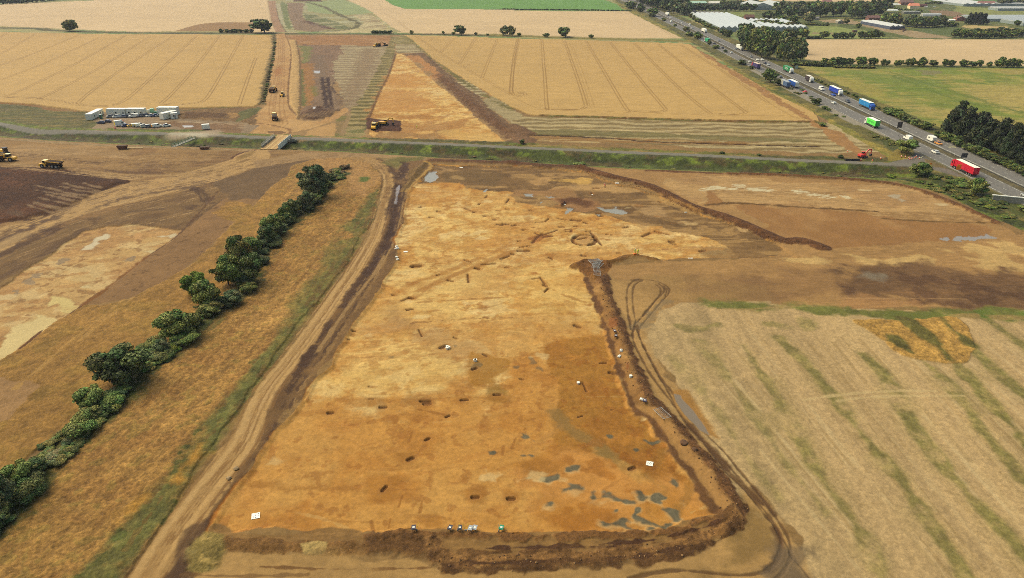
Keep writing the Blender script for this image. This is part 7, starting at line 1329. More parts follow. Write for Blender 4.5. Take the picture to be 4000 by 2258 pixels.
for k, (x0, y0, rz) in enumerate([(825, 80, 20), (835, 90, 28), (862, 95, 60), (850, 112, 70), (868, 120, 62), (838, 128, 75), (850, 160, 85), (856, 198, 80)]):
    x, y = G1(11, x0, y0)
    panel('fence panel in the heap at the inner corner of the dig' if k < 6 else ['fence panel second from the bottom of the heap at the inner corner', 'fence panel at the bottom of the heap at the inner corner'][k - 6], (x, y, zat(x, y) + .25 + .05 * (7 - k)), 3.3, 1.9, math.radians(rz), rnd.uniform(-.12, .12))
for n, x0, y0, s_, lab in [(13, 1690, 672, .5, 'pale boulder on the left track edge, upper'), (13, 1640, 742, .45, 'pale boulder on the left track edge, lower'), (15, 985, 372, .7, 'largest clod on the dark east spoil line'), (15, 1075, 430, .5, 'round stone lower on the east spoil line')]:
    x, y = G1(n, x0, y0); bm_ = MB(); import bmesh
    me = bpy.data.meshes.new('boulder'); b2 = bmesh.new(); bmesh.ops.create_icosphere(b2, subdivisions=2, radius=s_)
    for v in b2.verts: v.co *= 1 + rnd.uniform(-.18, .18); v.co.z *= .6
    b2.to_mesh(me); b2.free(); me.materials.append(mat('boulder_stone', C(190, 160, 120) if n == 13 else C(120, 88, 62), .9, noise=.2)); o = bpy.data.objects.new('boulder', me); COL.objects.link(o); o.location = (x, y, zat(x, y) + s_ * .3); tag(o, lab, 'boulder')

# ------------------------------------------------------------------ people
def person(label, loc, rz, vest, trousers, hat, lean=0.0, group=None, arms=0.3):
    t = thing('person', label, 'person', loc, rz, group)
    V = []; E_ = []; R = []
    def vtx(p, r, par=None):
        V.append(p); R.append(r)
        if par is not None: E_.append((par, len(V) - 1))
        return len(V) - 1
    L_ = lean
    pel = vtx((0, 0, .95), .14); wa = vtx((0, .02 + L_ * .15, 1.12), .13, pel); ch = vtx((0, L_ * .4, 1.36), .17, wa); nk = vtx((0, L_ * .52, 1.52), .065, ch); hd = vtx((0, L_ * .6 + .02, 1.64), .1, nk); tp = vtx((0, L_ * .62 + .01, 1.73), .085, hd)
    vtx((0, L_ * .6 + .12, 1.63), .02, hd)
    for s_ in (-1, 1):
        hp = vtx((s_ * .1, 0, .88), .1, pel); kn = vtx((s_ * .12, .04, .48), .065, hp); an = vtx((s_ * .13, -.02, .09), .045, kn); vtx((s_ * .14, .14, .04), .04, an)
        sh = vtx((s_ * .2, L_ * .42, 1.42), .07, ch); el = vtx((s_ * .27, L_ * .5 + .1 * arms, 1.14), .05, sh); wr = vtx((s_ * .25, L_ * .6 + .6 * arms, .96 + .25 * arms), .032, el); pm = vtx((s_ * .24, L_ * .62 + .6 * arms + .07, .94 + .25 * arms), .04, wr)
        for k, (fx, fl) in enumerate([(-.03, .07), (-.012, .09), (.006, .085), (.024, .065)]):
            f1 = vtx((s_ * .24 + fx, L_ * .62 + .6 * arms + .12, .925 + .25 * arms), .011, pm); vtx((s_ * .24 + fx, L_ * .62 + .6 * arms + .12 + fl * .5, .90 + .25 * arms), .009, f1)
        vtx((s_ * .24 - s_ * .05, L_ * .62 + .6 * arms + .09, .93 + .25 * arms), .011, pm)
    me = bpy.data.meshes.new('body'); me.from_pydata(V, E_, []); me.materials.append(mat('skin', C(196, 150, 120), .6)); o = bpy.data.objects.new('body', me); COL.objects.link(o); o.parent = t
    sk = o.modifiers.new('skin', 'SKIN'); ss = o.modifiers.new('sub', 'SUBSURF'); ss.levels = 1; ss.render_levels = 1
    for i, r in enumerate(R): me.skin_vertices[0].data[i].radius = (r, r)
    me.skin_vertices[0].data[0].use_root = True
    MB().hexa([(-.22, -.14, .86), (.22, -.14, .86), (.22, .15, .86), (-.22, .15, .86)], [(-.27, -.16 + L_ * .42, 1.5), (.27, -.16 + L_ * .42, 1.5), (.27, .16 + L_ * .42, 1.5), (-.27, .16 + L_ * .42, 1.5)]).build('jacket', paint(vest, .6), t, bevel=.06)
    MB().box(-.235, .235, -.17 + L_ * .2, .18 + L_ * .2, 1.12, 1.18).build('reflective_band', OFFW, t)
    for s_ in (-1, 1): MB().bar((s_ * .1, 0, .95), (s_ * .13, 0, .1), .125, 10, r2=.08).build('trouser_leg', paint(trousers, .7), t); MB().bar((s_ * .2, L_ * .42, 1.44), (s_ * .27, L_ * .5 + .1 * arms, 1.14), .085, 8, r2=.07).build('sleeve', paint(vest, .6), t)
    MB().cyl((0, L_ * .62 + .01, 1.76), .135, .13, 'z', 12, r2=.08).build('hard_hat', paint(hat, .4), t)
    return t
for n, x0, y0, rz, ve, trs, ht, lab, ln in [(7, 1236, 1282, 2.6, (196, 216, 40), (190, 210, 40), (240, 240, 236), 'person in yellow hi-vis with a white hat, left of the pair at the inner corner', .25), (7, 1262, 1278, -2.4, (206, 214, 50), (196, 200, 50), (240, 232, 90), 'person in yellow hi-vis with a yellow hat, right of the pair at the inner corner', .1),
                                        (8, 1043, 612, 1.6, (240, 110, 40), (210, 230, 70), (240, 130, 50), 'person in orange jacket and yellow trousers standing in the lane', .05), (2, 1617, 1285, 1.2, (214, 230, 60), (206, 220, 70), (236, 240, 200), 'person in yellow hi-vis alone on the dig north of the lane', 0),
                                        (7, 935, 590, .5, (226, 120, 90), (120, 90, 70), (236, 200, 180), 'person in a red top bending near the white sheet by the spoil line', .7)]:
    x, y = G1(n, x0, y0); person(lab, (x, y, zat(x, y)), rz, ve, trs, ht, ln)
x, y = G1(7, 1234, 1288); t = thing('equipment_case', 'orange equipment case at the feet of the hi-vis pair', 'case', (x, y, zat(x, y)), .2); MB().box(-.5, .5, -.3, .3, 0, .35).build('case_body', paint((236, 130, 60)), t, bevel=.04); MB().box(-.12, .12, -.03, .03, .35, .42).build('handle', CHAS, t)

# clods of soil strewn along the spoil lines
rs = np.random.RandomState(12); m_ = MB()
for P, w_, n_ in ((eb[:17], 2.4, 420), (eb[15:], 2.0, 170), (G(7, [(700, 440), (1000, 525), (1300, 590), (1500, 670), (1800, 820), (2100, 920), (2400, 1040), (2700, 1160)]), 4.0, 420)):
    q = np.r_[0, np.cumsum(np.linalg.norm(np.diff(P, axis=0), axis=1))]
    for k in range(n_):
        u = rs.rand() * q[-1]; x = np.interp(u, q, P[:, 0]) + rs.randn() * w_ * .36; y = np.interp(u, q, P[:, 1]) + rs.randn() * w_ * .36; r = .06 + .2 * rs.rand() ** 3; z = zat(x, y)
        m_.add([(x + a * r * (.7 + .6 * rs.rand()), y + b * r * (.7 + .6 * rs.rand()), z + c * r * .7 + r * .3) for a, b, c in ((0, 0, 1), (1, 0, 0), (0, 1, 0), (-1, 0, 0), (0, -1, 0), (0, 0, -1))], [(0, 1, 2), (0, 2, 3), (0, 3, 4), (0, 4, 1), (5, 2, 1), (5, 3, 2), (5, 4, 3), (5, 1, 4)], int(rs.rand() < .35))
o = m_.build('soil_clods', [mat('dark_clod', C(134, 98, 62), .95, noise=.2), mat('pale_clod', C(178, 138, 92), .95, noise=.2)]); o['kind'] = 'stuff'; tag(o, 'loose clods of soil strewn along the spoil lines', 'soil clods')
# ------------------------------------------------------------------ trees and bushes
def leaf_mat(name, hue, v=.35):
    m = bpy.data.materials.new(name); m.use_nodes = True; t = m.node_tree; b = t.nodes['Principled BSDF']
    at = t.nodes.new('ShaderNodeAttribute'); at.attribute_name = 'leaf'
    mx = t.nodes.new('ShaderNodeMix'); mx.data_type = 'RGBA'; mx.blend_type = 'MULTIPLY'; mx.inputs[0].default_value = 1; mx.inputs[6].default_value = (*hue, 1)
    t.links.new(at.outputs['Color'], mx.inputs[7]); t.links.new(mx.outputs[2], b.inputs['Base Color'])
    b.inputs['Roughness'].default_value = .75; b.inputs['Specular IOR Level'].default_value = .15
    return m
LM = {k: leaf_mat('leaves_' + k, v) for k, v in dict(mid=(.135, .178, .034), dark=(.090, .120, .028), olive=(.165, .175, .038), pale=(.21, .22, .080), blue=(.118, .150, .050), bright=(.125, .175, .020), dry=(.15, .12, .045), fir=(.034, .048, .014)).items()}
BARK = mat('bark', (.09, .065, .045), .9, noise=.3, nscale=6)
def crown_mesh(seed, nleaf, ls, kind='round'):
    rs = np.random.RandomState(seed)
    if kind == 'cone':
        nl = 46; a = rs.rand(nl) * 6.28; hz_ = rs.rand(nl) ** .9; rr = (1 - hz_) * .75 + .12; q = rs.rand(nl) ** .5
        cen = np.stack([rr * q * np.cos(a), rr * q * np.sin(a), hz_ * 1.75 + .12], 1); rad = .16 + .2 * (1 - hz_)
    elif kind == 'low':
        nl = 22; a = rs.rand(nl) * 6.28; q = rs.rand(nl) ** .5 * .8
        cen = np.stack([q * np.cos(a), q * np.sin(a), .35 + rs.rand(nl) * .9 * (1 - .6 * q)], 1); rad = .25 + .2 * rs.rand(nl)
    else:
        nl = 52; u = rs.randn(nl, 3); u /= np.linalg.norm(u, axis=1)[:, None]; rr = .22 + .62 * rs.rand(nl) ** .7
        cen = u * rr[:, None] * np.array([1, 1, .95]) + [0, 0, 1.0]; cen[:, :2] += .16 * rs.randn(2); cen[:, 2] = np.maximum(cen[:, 2], .12); rad = .11 + .25 * rs.rand(nl) ** 1.5
        if kind == 'tall': rad *= .8
    w_ = rad ** 2; pick = rs.choice(nl, nleaf, p=w_ / w_.sum())
    d = rs.randn(nleaf, 3); d /= np.linalg.norm(d, axis=1)[:, None]; d[:, 2] = np.where(rs.rand(nleaf) < .6, np.abs(d[:, 2]), d[:, 2])
    p = cen[pick] + d * (rad[pick] * (.78 + .34 * rs.rand(nleaf)))[:, None]
    n = d + .55 * rs.randn(nleaf, 3); n /= np.linalg.norm(n, axis=1)[:, None]
    a = np.cross(n, rs.randn(nleaf, 3)); a /= np.linalg.norm(a, axis=1)[:, None]; b = np.cross(n, a)
    s = (ls * (.6 + .8 * rs.rand(nleaf)))[:, None]
    if kind == 'cone': b = b * .5; a = a + [0, 0, .6]
    vs = np.stack([p - a * s - b * s * .7, p + a * s - b * s * .5, p + a * s * .8 + b * s * .8, p - a * s * .7 + b * s * .6], 1).reshape(-1, 3)
    # an inner, closed body so no daylight shows through the heart of the crown
    core_v, core_f = [], []
    for c, r in zip(cen, rad):
        k = len(core_v) + len(vs); r *= .8
        core_v += [tuple(c + r * np.array(v)) for v in ((0, 0, 1), (1, 0, 0), (0, 1, 0), (-1, 0, 0), (0, -1, 0), (0, 0, -1))]
        core_f += [(k, k + 1, k + 2), (k, k + 2, k + 3), (k, k + 3, k + 4), (k, k + 4, k + 1), (k + 5, k + 2, k + 1), (k + 5, k + 3, k + 2), (k + 5, k + 4, k + 3), (k + 5, k + 1, k + 4)]
    me = bpy.data.meshes.new('crown')
    me.from_pydata([tuple(v) for v in vs] + core_v, [], [(4 * i, 4 * i + 1, 4 * i + 2, 4 * i + 3) for i in range(nleaf)] + core_f)
    at = me.attributes.new('leaf', 'FLOAT_COLOR', 'POINT')
    lobe = (.6 + .8 * rs.rand(nl))[pick]; br = np.clip(lobe * (.5 + 1.1 * rs.rand(nleaf) ** 1.3), .25, 2.2); yl = (.75 + .6 * rs.rand(nl))[pick] * (.9 + .25 * rs.rand(nleaf))
    cc = np.ones((len(me.vertices), 4), np.float32); cc[:4 * nleaf, 0] = np.repeat(br * yl, 4); cc[:4 * nleaf, 1] = np.repeat(br, 4); cc[:4 * nleaf, 2] = np.repeat(br, 4); cc[4 * nleaf:, :3] = .7
    at.data.foreach_set('color', cc.ravel())
    return me
def trunk_mesh(seed):
    r = random.Random(seed); m_ = MB(); m_.bar((0, 0, -.15), (r.uniform(-.04, .04), .02, .9), .055, 8, r2=.032)
    for k in range(5): a = k * 1.3 + r.random(); m_.bar((0, 0, .3 + .1 * k), (.5 * math.cos(a), .5 * math.sin(a), .8 + .12 * k), .026, 5, r2=.01)
    me = bpy.data.meshes.new('trunk'); me.from_pydata(m_.v, [], m_.f); me.materials.append(BARK); return me
CR = {}
def crown_for(kind, size, tone, k):
    key = (kind, size, tone, k)
    if key not in CR:
        nl, ls = {'near': (11000, .042), 'mid': (2200, .085), 'far': (1000, .13)}[size]
        base = (kind, size, k)
        if base not in CR: CR[base] = crown_mesh(100 + k * 7 + len(kind), nl, ls, kind)
        me = CR[base].copy(); me.materials.clear(); me.materials.append(LM[tone]); CR[key] = me
    return CR[key]
TRK = [trunk_mesh(s) for s in range(3)]
def tree_at(x, y, R, H, tone, label, group=None, kind='round', name='tree', z=None, trunk=True):
    d = math.hypot(y, CAM_H); size = 'near' if d < 330 else ('mid' if d < 520 else 'far')
    t = thing(name, label, 'bush' if name in ('bush', 'shrub') else 'tree', (x, y, zat(x, y) if z is None else z), rnd.uniform(0, 6.28), group)
    c = bpy.data.objects.new('crown', crown_for(kind, size, tone, rnd.randrange(3))); COL.objects.link(c); c.parent = t
    lift = .08 * H if name == 'tree' else 0
    c.scale = (R * rnd.uniform(.85, 1.15), R * rnd.uniform(.85, 1.2), (H - lift) / 2.0 * rnd.uniform(.9, 1.1)); c.location = (0, 0, lift)
    if trunk and name == 'tree':
        k = bpy.data.objects.new('trunk', TRK[rnd.randrange(3)]); COL.objects.link(k); k.parent = t; k.scale = (R, R, H * .8)
    return t
def tree(n, cx, yb, w_, h_, tone='mid', label='', group=None, kind='round', name='tree', flat=.4):
    a, b, s = ZO[n]
    x, y = G1(n, cx, yb); v = (b + yb / s - 1129) / F; t = CAM_H / (ST + v * CT)
    th = math.atan2(CAM_H, y)
    w_ = w_ * 1.22; R = max(.4, w_ / s * t / F / 2); H = (h_ / s * t / F - 2 * R * flat * math.sin(th)) / math.cos(th); H = max(H, (.75 if name == 'tree' else .5) * R)
    return tree_at(x * (y + .7 * R) / y, y + .7 * R, R, H, tone, label, group, kind, name)
# the hedge line left of the dig
HG = 'trees and bushes of the hedge left of the dig'
for a in [(6, 570, 735, 350, 345, 'blue', 'largest grey green tree at the top end of the diagonal hedge'), (6, 530, 850, 200, 215, 'blue', 'silvery bush just below the largest hedge tree'), (6, 380, 900, 210, 190, 'dark', 'dark bush third from the top of the hedge'), (6, 300, 985, 210, 190, 'mid', 'bush fourth from the top of the hedge'),
          (6, 190, 1090, 220, 210, 'mid', 'bush fifth from the top of the hedge'), (6, 110, 1200, 230, 220, 'dark', 'dark bush sixth from the top of the hedge'), (6, 0, 1290, 240, 230, 'mid', 'bush seventh from the top of the hedge'),
          (9, 2420, 420, 330, 370, 'olive', 'olive tinged tree half way down the hedge with a rough top'), (9, 2530, 560, 260, 330, 'dark', 'dark tree on the right side of the hedge middle'), (9, 2310, 600, 330, 340, 'mid', 'rounded tree left of the dark hedge middle'),
          (9, 2010, 680, 260, 260, 'bright', 'bright green bush on the left side of the hedge'), (9, 2130, 820, 340, 330, 'mid', 'broad tree directly below the bright green bush'), (9, 1850, 1130, 410, 350, 'mid', 'large dense round bush standing apart in the hedge'),
          (9, 1260, 1640, 480, 420, 'dark', 'large very dark tree in the lower hedge'), (13, 690, 300, 250, 210, 'mid', 'round bush touching the very dark tree'), (13, 190, 850, 220, 190, 'mid', 'bush near the bottom left end of the hedge'), (13, 20, 1050, 250, 290, 'blue', 'bush cut by the left edge of the picture'), ]:
    n, cx, yb, w_, h_, tone, lab = a; tree(n, cx, yb + 4, w_ * .84, h_ * 1.0, tone, lab, HG, flat=.42, name='bush' if 'bush' in lab else 'tree')
def scrub(poly, cnt, rmin, rmax, tones, label, group, name='shrub', hk=.8, kind='low', seed=1):
    r = random.Random(seed); p = np.array(poly); x0, y0 = p.min(0); x1, y1 = p.max(0); k = 0; g = 0
    while k < cnt and g < 4000:
        g += 1; x, y = r.uniform(x0, x1), r.uniform(y0, y1); ins = False
        for i in range(len(p)):
            a, b = p[i], p[i - 1]
            if (a[1] > y) != (b[1] > y) and x < (b[0] - a[0]) * (y - a[1]) / (b[1] - a[1]) + a[0]: ins = not ins
        if not ins: continue
        R = r.uniform(rmin, rmax); tree_at(x, y, R, R * hk * r.uniform(.8, 1.3), r.choice(tones), label, group, kind, name); k += 1
def row(n, pts, cnt, w_, h_, tones, label, group, kind='round', name='tree', jit=.2, seed=2, jy=0):
    r = random.Random(seed); P = np.array(pts, float); L_ = np.r_[0, np.cumsum(np.linalg.norm(np.diff(P, axis=0), axis=1))]
    for k in range(cnt):
        u = L_[-1] * (k + .5 + r.uniform(-jit, jit)) / cnt; cx = np.interp(u, L_, P[:, 0]); yb = np.interp(u, L_, P[:, 1]) + r.uniform(-jy, jy); s_ = r.uniform(1 - jit, 1 + jit)
        tree(n, cx, yb, w_ * s_, h_ * r.uniform(1 - jit * .7, 1 + jit * .7), r.choice(tones), label, group, kind, name)
scrub(G(6, [(690, 470), (820, 400), (950, 400), (930, 470), (830, 580), (740, 600)]), 16, 1.2, 2.2, ['mid', 'olive', 'dry'], 'low shrub in the thin tail at the top of the hedge', 'shrubs at the top end of the hedge', seed=3)
scrub(G(9, [(1400, 1200), (1620, 1080), (1850, 1130), (1700, 1290), (1560, 1420), (1430, 1400)]), 22, 1.0, 2.0, ['mid', 'olive', 'bright'], 'low shrub between the round bush and the very dark tree', 'shrubs in the hedge gap above the very dark tree', seed=4)
scrub(G(13, [(450, 400), (600, 320), (760, 330), (620, 460), (520, 560), (430, 650), (300, 680), (280, 520)]), 30, .9, 1.8, ['mid', 'dark', 'olive', 'pale'], 'low shrub in the hedge below the round bush', 'shrubs in the hedge gap below the round bush', seed=5)
scrub(G(13, [(60, 680), (280, 640), (290, 730), (100, 900), (-40, 900)]), 16, .9, 1.7, ['mid', 'dark', 'dark'], 'low shrub between the two bushes near the left edge', 'shrubs at the lower end of the hedge', seed=6)
scrub(G(13, [(-260, 1080), (-60, 1000), (60, 960), (40, 1100), (-200, 1250)]), 12, 1.2, 2.2, ['mid', 'dark'], 'shrub at the left frame edge below the last bush', 'shrubs at the left frame edge', seed=7)
hp = hl; hs_ = np.r_[0, np.cumsum(np.linalg.norm(np.diff(hp, axis=0), axis=1))]; rr_ = random.Random(77)
for k in range(78):
    u = hs_[-1] * (k + rr_.random()) / 78; x = float(np.interp(u, hs_, hp[:, 0])) + rr_.uniform(-2.2, 2.2); y = float(np.interp(u, hs_, hp[:, 1])); R_ = 1.2 + 2.4 * rr_.random() ** 1.2
    tree_at(x, y, R_, R_ * rr_.uniform(.7, 1.5), rr_.choice(['mid', 'dark', 'olive', 'mid', 'blue', 'dark']), 'rough shrub filling the foot of the diagonal hedge', 'shrubs filling the foot of the hedge', rr_.choice(['low', 'round']), 'shrub')
# roadside, near carriageway
RB = 'bushes along the near side of the motorway'
for n, cx, yb, w_, h_, tone, lab in [(3, 1190, 92, 120, 75, 'mid', 'roadside bush farthest up beside the green field'), (3, 1290, 122, 80, 85, 'dark', 'dark roadside bush left of the far blue lorry'), (3, 1390, 168, 110, 85, 'mid', 'roadside bush in front of the far blue lorry'), (3, 1530, 212, 45, 30, 'mid', 'small roadside bush at the far wheat corner'),
                                   (3, 1635, 272, 30, 30, 'mid', 'tiny roadside bush beyond the flat topped one'), (3, 1740, 322, 75, 50, 'olive', 'flat topped roadside bush beside the black car'), (3, 1790, 366, 80, 50, 'mid', 'left one of two touching roadside bushes'), (3, 1862, 396, 110, 72, 'mid', 'right and larger of two touching roadside bushes'),
                                   (3, 1985, 456, 50, 48, 'dark', 'dark bush at the cab of the green curtain lorry'), (3, 2040, 492, 60, 36, 'mid', 'low bush below the green curtain lorry'), (3, 2140, 530, 40, 32, 'dark', 'small lone roadside bush below the dark cars'), (3, 2315, 656, 75, 52, 'dark', 'dark bush left of the purple lorry'),
                                   (3, 2400, 692, 42, 40, 'dark', 'small dark bush below the purple lorry'), (4, 20, 835, 150, 145, 'mid', 'large roadside tree beside the grey car'), (4, 100, 860, 110, 75, 'dark', 'spreading bush at the foot of the large roadside tree'), (4, 465, 1052, 98, 76, 'dark', 'dark round bush beside the pale lay-by'),
                                   (4, 565, 1100, 60, 38, 'mid', 'low bush just below the dark round one at the lay-by'), (4, 610, 1118, 50, 34, 'mid', 'low bush at the near end of the lay-by'), (8, 1330, 525, 195, 190, 'mid', 'round tree at the corner of the lane and the motorway'), (8, 1500, 752, 220, 180, 'mid', 'broad round tree south of the junction mouth'),
                                   (8, 2070, 945, 205, 215, 'mid', 'dense tree below the red lorry'), (8, 1800, 892, 85, 65, 'mid', 'small bush left of the dense tree below the red lorry'), (8, 730, 566, 62, 42, 'dark', 'small dark bush beside the black pipes'), (8, 560, 246, 72, 45, 'mid', 'small bush at the corner of the wheat field'),
                                   (7, 90, 170, 62, 46, 'dark', 'small dark bush at the tip of the orange triangle'), (7, 665, 348, 112, 45, 'mid', 'low bush on the south edge of the ditch'), (7, 2105, 262, 52, 28, 'dark', 'little bush on the lane verge, left of another'), (7, 2485, 282, 42, 28, 'dark', 'little bush on the lane verge, right of another'), (8, 2540, 1105, 150, 85, 'mid', 'low bush at the right edge of the picture by the bank'),
                                   (8, 1240, 735, 90, 45, 'bright', 'small bright bush on the ditch bank west of the broad tree')]:
    tree(n, cx, yb, w_, h_, tone, lab, RB, name='tree' if h_ > 100 or 'tree' in lab else 'bush', flat=.5)
scrub(G(8, [(1600, 745), (1750, 735), (2000, 800), (1980, 860), (1700, 790)]), 22, 1.2, 2.0, ['mid', 'dark'], 'clipped looking hedge bush between the broad tree and the dense tree', 'hedge south of the junction', seed=8)
scrub(G(8, [(2150, 940), (2300, 960), (2380, 1020), (2350, 1060), (2180, 1010)]), 14, 1.2, 2.0, ['mid', 'dark'], 'hedge bush between the dense tree and the concrete headwall', 'hedge by the headwall', seed=9)
scrub(G(4, [(150, 830), (300, 880), (440, 975), (600, 1090), (800, 1190), (790, 1215), (560, 1110), (400, 1010), (250, 920), (130, 870)]), 24, .9, 1.6, ['olive', 'mid', 'dark'], 'low scrub bush along the pale lay-by edge', 'scrub along the lay-by', seed=10)
scrub(G(8, [(1000, 270), (1240, 380), (1300, 450), (1200, 440), (980, 320)]), 16, .8, 1.5, ['olive', 'mid'], 'low scrub bush on the verge below the lime green lorry', 'scrub below the lime green lorry', seed=11)
# south bank of the ditch and verge
scrub(G(8, [(1500, 800), (1900, 860), (2350, 1080), (2573, 1180), (2573, 1230), (2250, 1110), (1900, 960), (1600, 870)]), 40, .8, 1.9, ['olive', 'mid', 'olive', 'bright'], 'low shrub on the grassy bank below the motorway', 'shrubs on the bank below the motorway', seed=12)
scrub(np.vstack([ditch_mid[3:] + [0, 3.4], ditch_mid[3:][::-1] + [0, -3.0]]), 36, .5, 1.3, ['olive', 'mid', 'olive', 'dry'], 'small tuft of rank growth in the drainage ditch', 'rank growth in the ditch', seed=13, hk=.6)
# east side of the motorway
DK = 'dark evergreens east of the motorway'
for k, (cx, yb, h_) in enumerate([(1850, 360, 270), (1960, 395, 330), (2080, 440, 320), (2190, 485, 320), (2300, 520, 320), (2420, 570, 340), (2540, 640, 380), (2660, 700, 380)]): tree(8, cx, yb, 250, h_, 'fir', 'tall dark evergreen in the dense block at the right edge', DK, kind='cone')
for x0, y0 in [(243, 372), (246, 358), (249, 344), (252, 330), (255, 318), (262, 306), (270, 318), (276, 304), (284, 312), (290, 296)]: tree_at(x0 - 6, y0 - 4, 7.5, 12 + rnd.uniform(-1.5, 1), 'fir', 'tall dark evergreen in the dense block at the right edge', DK, 'cone')
row(8, [(1660, 345), (1850, 430), (2100, 540), (2350, 650), (2600, 770)], 16, 105, 85, ['dark', 'dark', 'mid'], 'dark hedge bush at the foot of the evergreens beside the road', 'hedge at the foot of the evergreens', name='bush')
row(4, [(1160, 1140), (1280, 1180), (1400, 1240), (1500, 1280), (1600, 1310)], 9, 110, 80, ['dark', 'dark', 'mid'], 'dark bush in the row along the meadow beside the motorway', 'bushes between meadow and motorway', name='bush')
row(4, [(420, 790), (640, 880), (950, 1010), (1130, 1110)], 16, 45, 26, ['olive', 'mid'], 'low verge bush between the blue lorries and the meadow', 'low bushes on the meadow verge', name='bush')
PB = 'belt of tall trees beside the motorway'
row(3, [(2290, 470), (2400, 540), (2573, 610)], 6, 130, 220, ['mid', 'dark', 'blue'], 'tall full tree in the front rank of the poplar belt', PB, kind='round', jit=.12, seed=21)
row(4, [(60, 615), (200, 625), (350, 612)], 5, 115, 175, ['mid', 'dark', 'blue'], 'tall full tree in the front rank of the poplar belt', PB, jit=.12, seed=22)
row(3, [(2310, 420), (2450, 470), (2573, 520)], 5, 125, 200, ['mid', 'blue'], 'tall full tree in the back rank of the poplar belt', PB, jit=.12, seed=23)
row(4, [(0, 500), (150, 520), (320, 560)], 6, 115, 175, ['mid', 'blue'], 'tall full tree in the back rank of the poplar belt', PB, jit=.12, seed=24)
tree(4, 255, 688, 95, 100, 'dark', 'dark round tree beside the grey green road sign', None)
row(4, [(310, 660), (500, 672), (660, 668)], 9, 70, 48, ['dark', 'olive'], 'dark hedge bush between the round tree and the wheat', 'hedge at the wheat corner', name='bush', seed=25)
row(4, [(660, 686), (850, 690), (1070, 690)], 10, 60, 26, ['olive', 'mid'], 'low hedge bush under the left part of the tree row', 'low hedge at the north of the meadow', name='bush', seed=26)
TR = 'row of trees between the wheat and the meadow'
for k, (cx, w_, h_, tone) in enumerate([(570, 75, 75, 'mid'), (640, 70, 80, 'mid'), (715, 90, 85, 'dark'), (765, 70, 75, 'dark'), (825, 85, 80, 'dark'), (905, 80, 90, 'bright'), (955, 70, 85, 'bright'), (1020, 85, 88, 'dark'), (1060, 60, 75, 'bright'), (1148, 58, 66, 'mid'), (1185, 58, 62, 'dark'), (1292, 55, 55, 'mid'), (1328, 50, 62, 'mid'), (1405, 70, 70, 'mid'), (1450, 70, 78, 'mid'),
                                        (1515, 62, 65, 'mid'), (1560, 78, 88, 'mid'), (1665, 72, 70, 'dark'), (1775, 65, 75, 'mid'), (1832, 70, 66, 'dark'), (1962, 80, 68, 'mid'), (2055, 78, 68, 'dark'), (2135, 66, 76, 'mid'), (2214, 55, 60, 'mid'), (2300, 75, 85, 'mid'), (2345, 90, 105, 'mid'), (2405, 80, 75, 'dark'), (2450, 80, 88, 'mid'), (2510, 72, 82, 'bright')]):
    yb = 657 + (cx - 550) * .0125
    pre = 'leftmost' if k == 0 else 'rightmost' if k == 28 else None
    tree(4, cx, yb, w_, h_, tone, {'mid': 'mid green', 'dark': 'dark', 'bright': 'bright yellow green'}[tone] + (' tree, the %s of the row beside the meadow' % pre if pre else ' tree in the broken row between the eastern wheat and the meadow'), TR)
# the country beyond: hedgerow trees and woods
for n, cx, yb, w_, h_, tone, lab in [(1, 705, 320, 122, 112, 'olive', 'lone olive tree on the field road at the left'), (2, 87, 335, 182, 150, 'dark', 'largest dark tree at the head of the haul road'), (2, 1567, 344, 40, 38, 'olive', 'small pale bush where the field road meets the ridged strip'), (2, 1885, 347, 32, 30, 'mid', 'small bush left of the dark round tree on the field road'),
                                   (2, 1977, 353, 46, 32, 'mid', 'bush touching the left of the dark round tree'), (2, 2065, 357, 132, 106, 'dark', 'dark round tree on the field road'), (2, 2210, 355, 30, 30, 'dark', 'small dark bush right of the dark round tree'), (2, 2325, 357, 30, 20, 'mid', 'tiny bush midway along the field road'), (2, 2490, 362, 96, 96, 'pale', 'pale grey green tree, left of a pair'),
                                   (2, 2575, 366, 90, 98, 'olive', 'olive tree, right of the pale one'), (3, 70, 368, 36, 36, 'mid', 'small bush right of the pair of trees'), (3, 340, 377, 62, 40, 'mid', 'bush on the field road left of the lone green tree'), (3, 535, 382, 112, 102, 'mid', 'lone green tree on the field road at the head of the tramlines'), (3, 797, 387, 40, 42, 'mid', 'last small tree on the field road to the east')]:
    tree(n, cx, yb, w_, h_, tone, lab, None, name='tree' if h_ > 60 or 'tree' in lab else 'bush')
row(1, [(2210, 327), (2350, 328), (2550, 330)], 7, 52, 36, ['dark'], 'small dark bush in the short hedge left of the largest dark tree', 'short hedge by the field road', name='bush', seed=31)
row(2, [(1165, 338), (1355, 338)], 8, 42, 30, ['dark'], 'dark hedge bush in the short clipped length on the field road', 'clipped hedge length on the field road', name='bush', jit=.05, seed=32)
row(1, [(-300, 50), (0, 46), (230, 40), (560, 2), (800, -30)], 22, 70, 50, ['dark', 'blue'], 'dark distant tree in the wood at the top left corner', 'wood at the top left corner', seed=33)
row(3, [(-100, 100), (600, 104), (1200, 114)], 60, 24, 13, ['dark', 'mid'], 'low hedge bush between the bright green field and the wheat', 'hedge below the bright green field', name='bush', seed=34)
WM = 'woodland belt beside the motorway at the top'
row(3, [(1290, 50), (1500, 105), (1640, 140), (1760, 165)], 9, 110, 125, ['mid', 'dark', 'blue'], 'tree in the front of the woodland belt at the top of the motorway', WM, seed=35)
row(3, [(1230, 15), (1450, 55), (1760, 100)], 9, 120, 120, ['mid', 'dark'], 'tree in the back of the woodland belt at the top of the motorway', WM, seed=36)
row(3, [(1180, -20), (1500, 0), (1800, 30)], 9, 110, 80, ['mid', 'dark'], 'tree in the woodland belt beyond the top of the motorway', WM, seed=37)
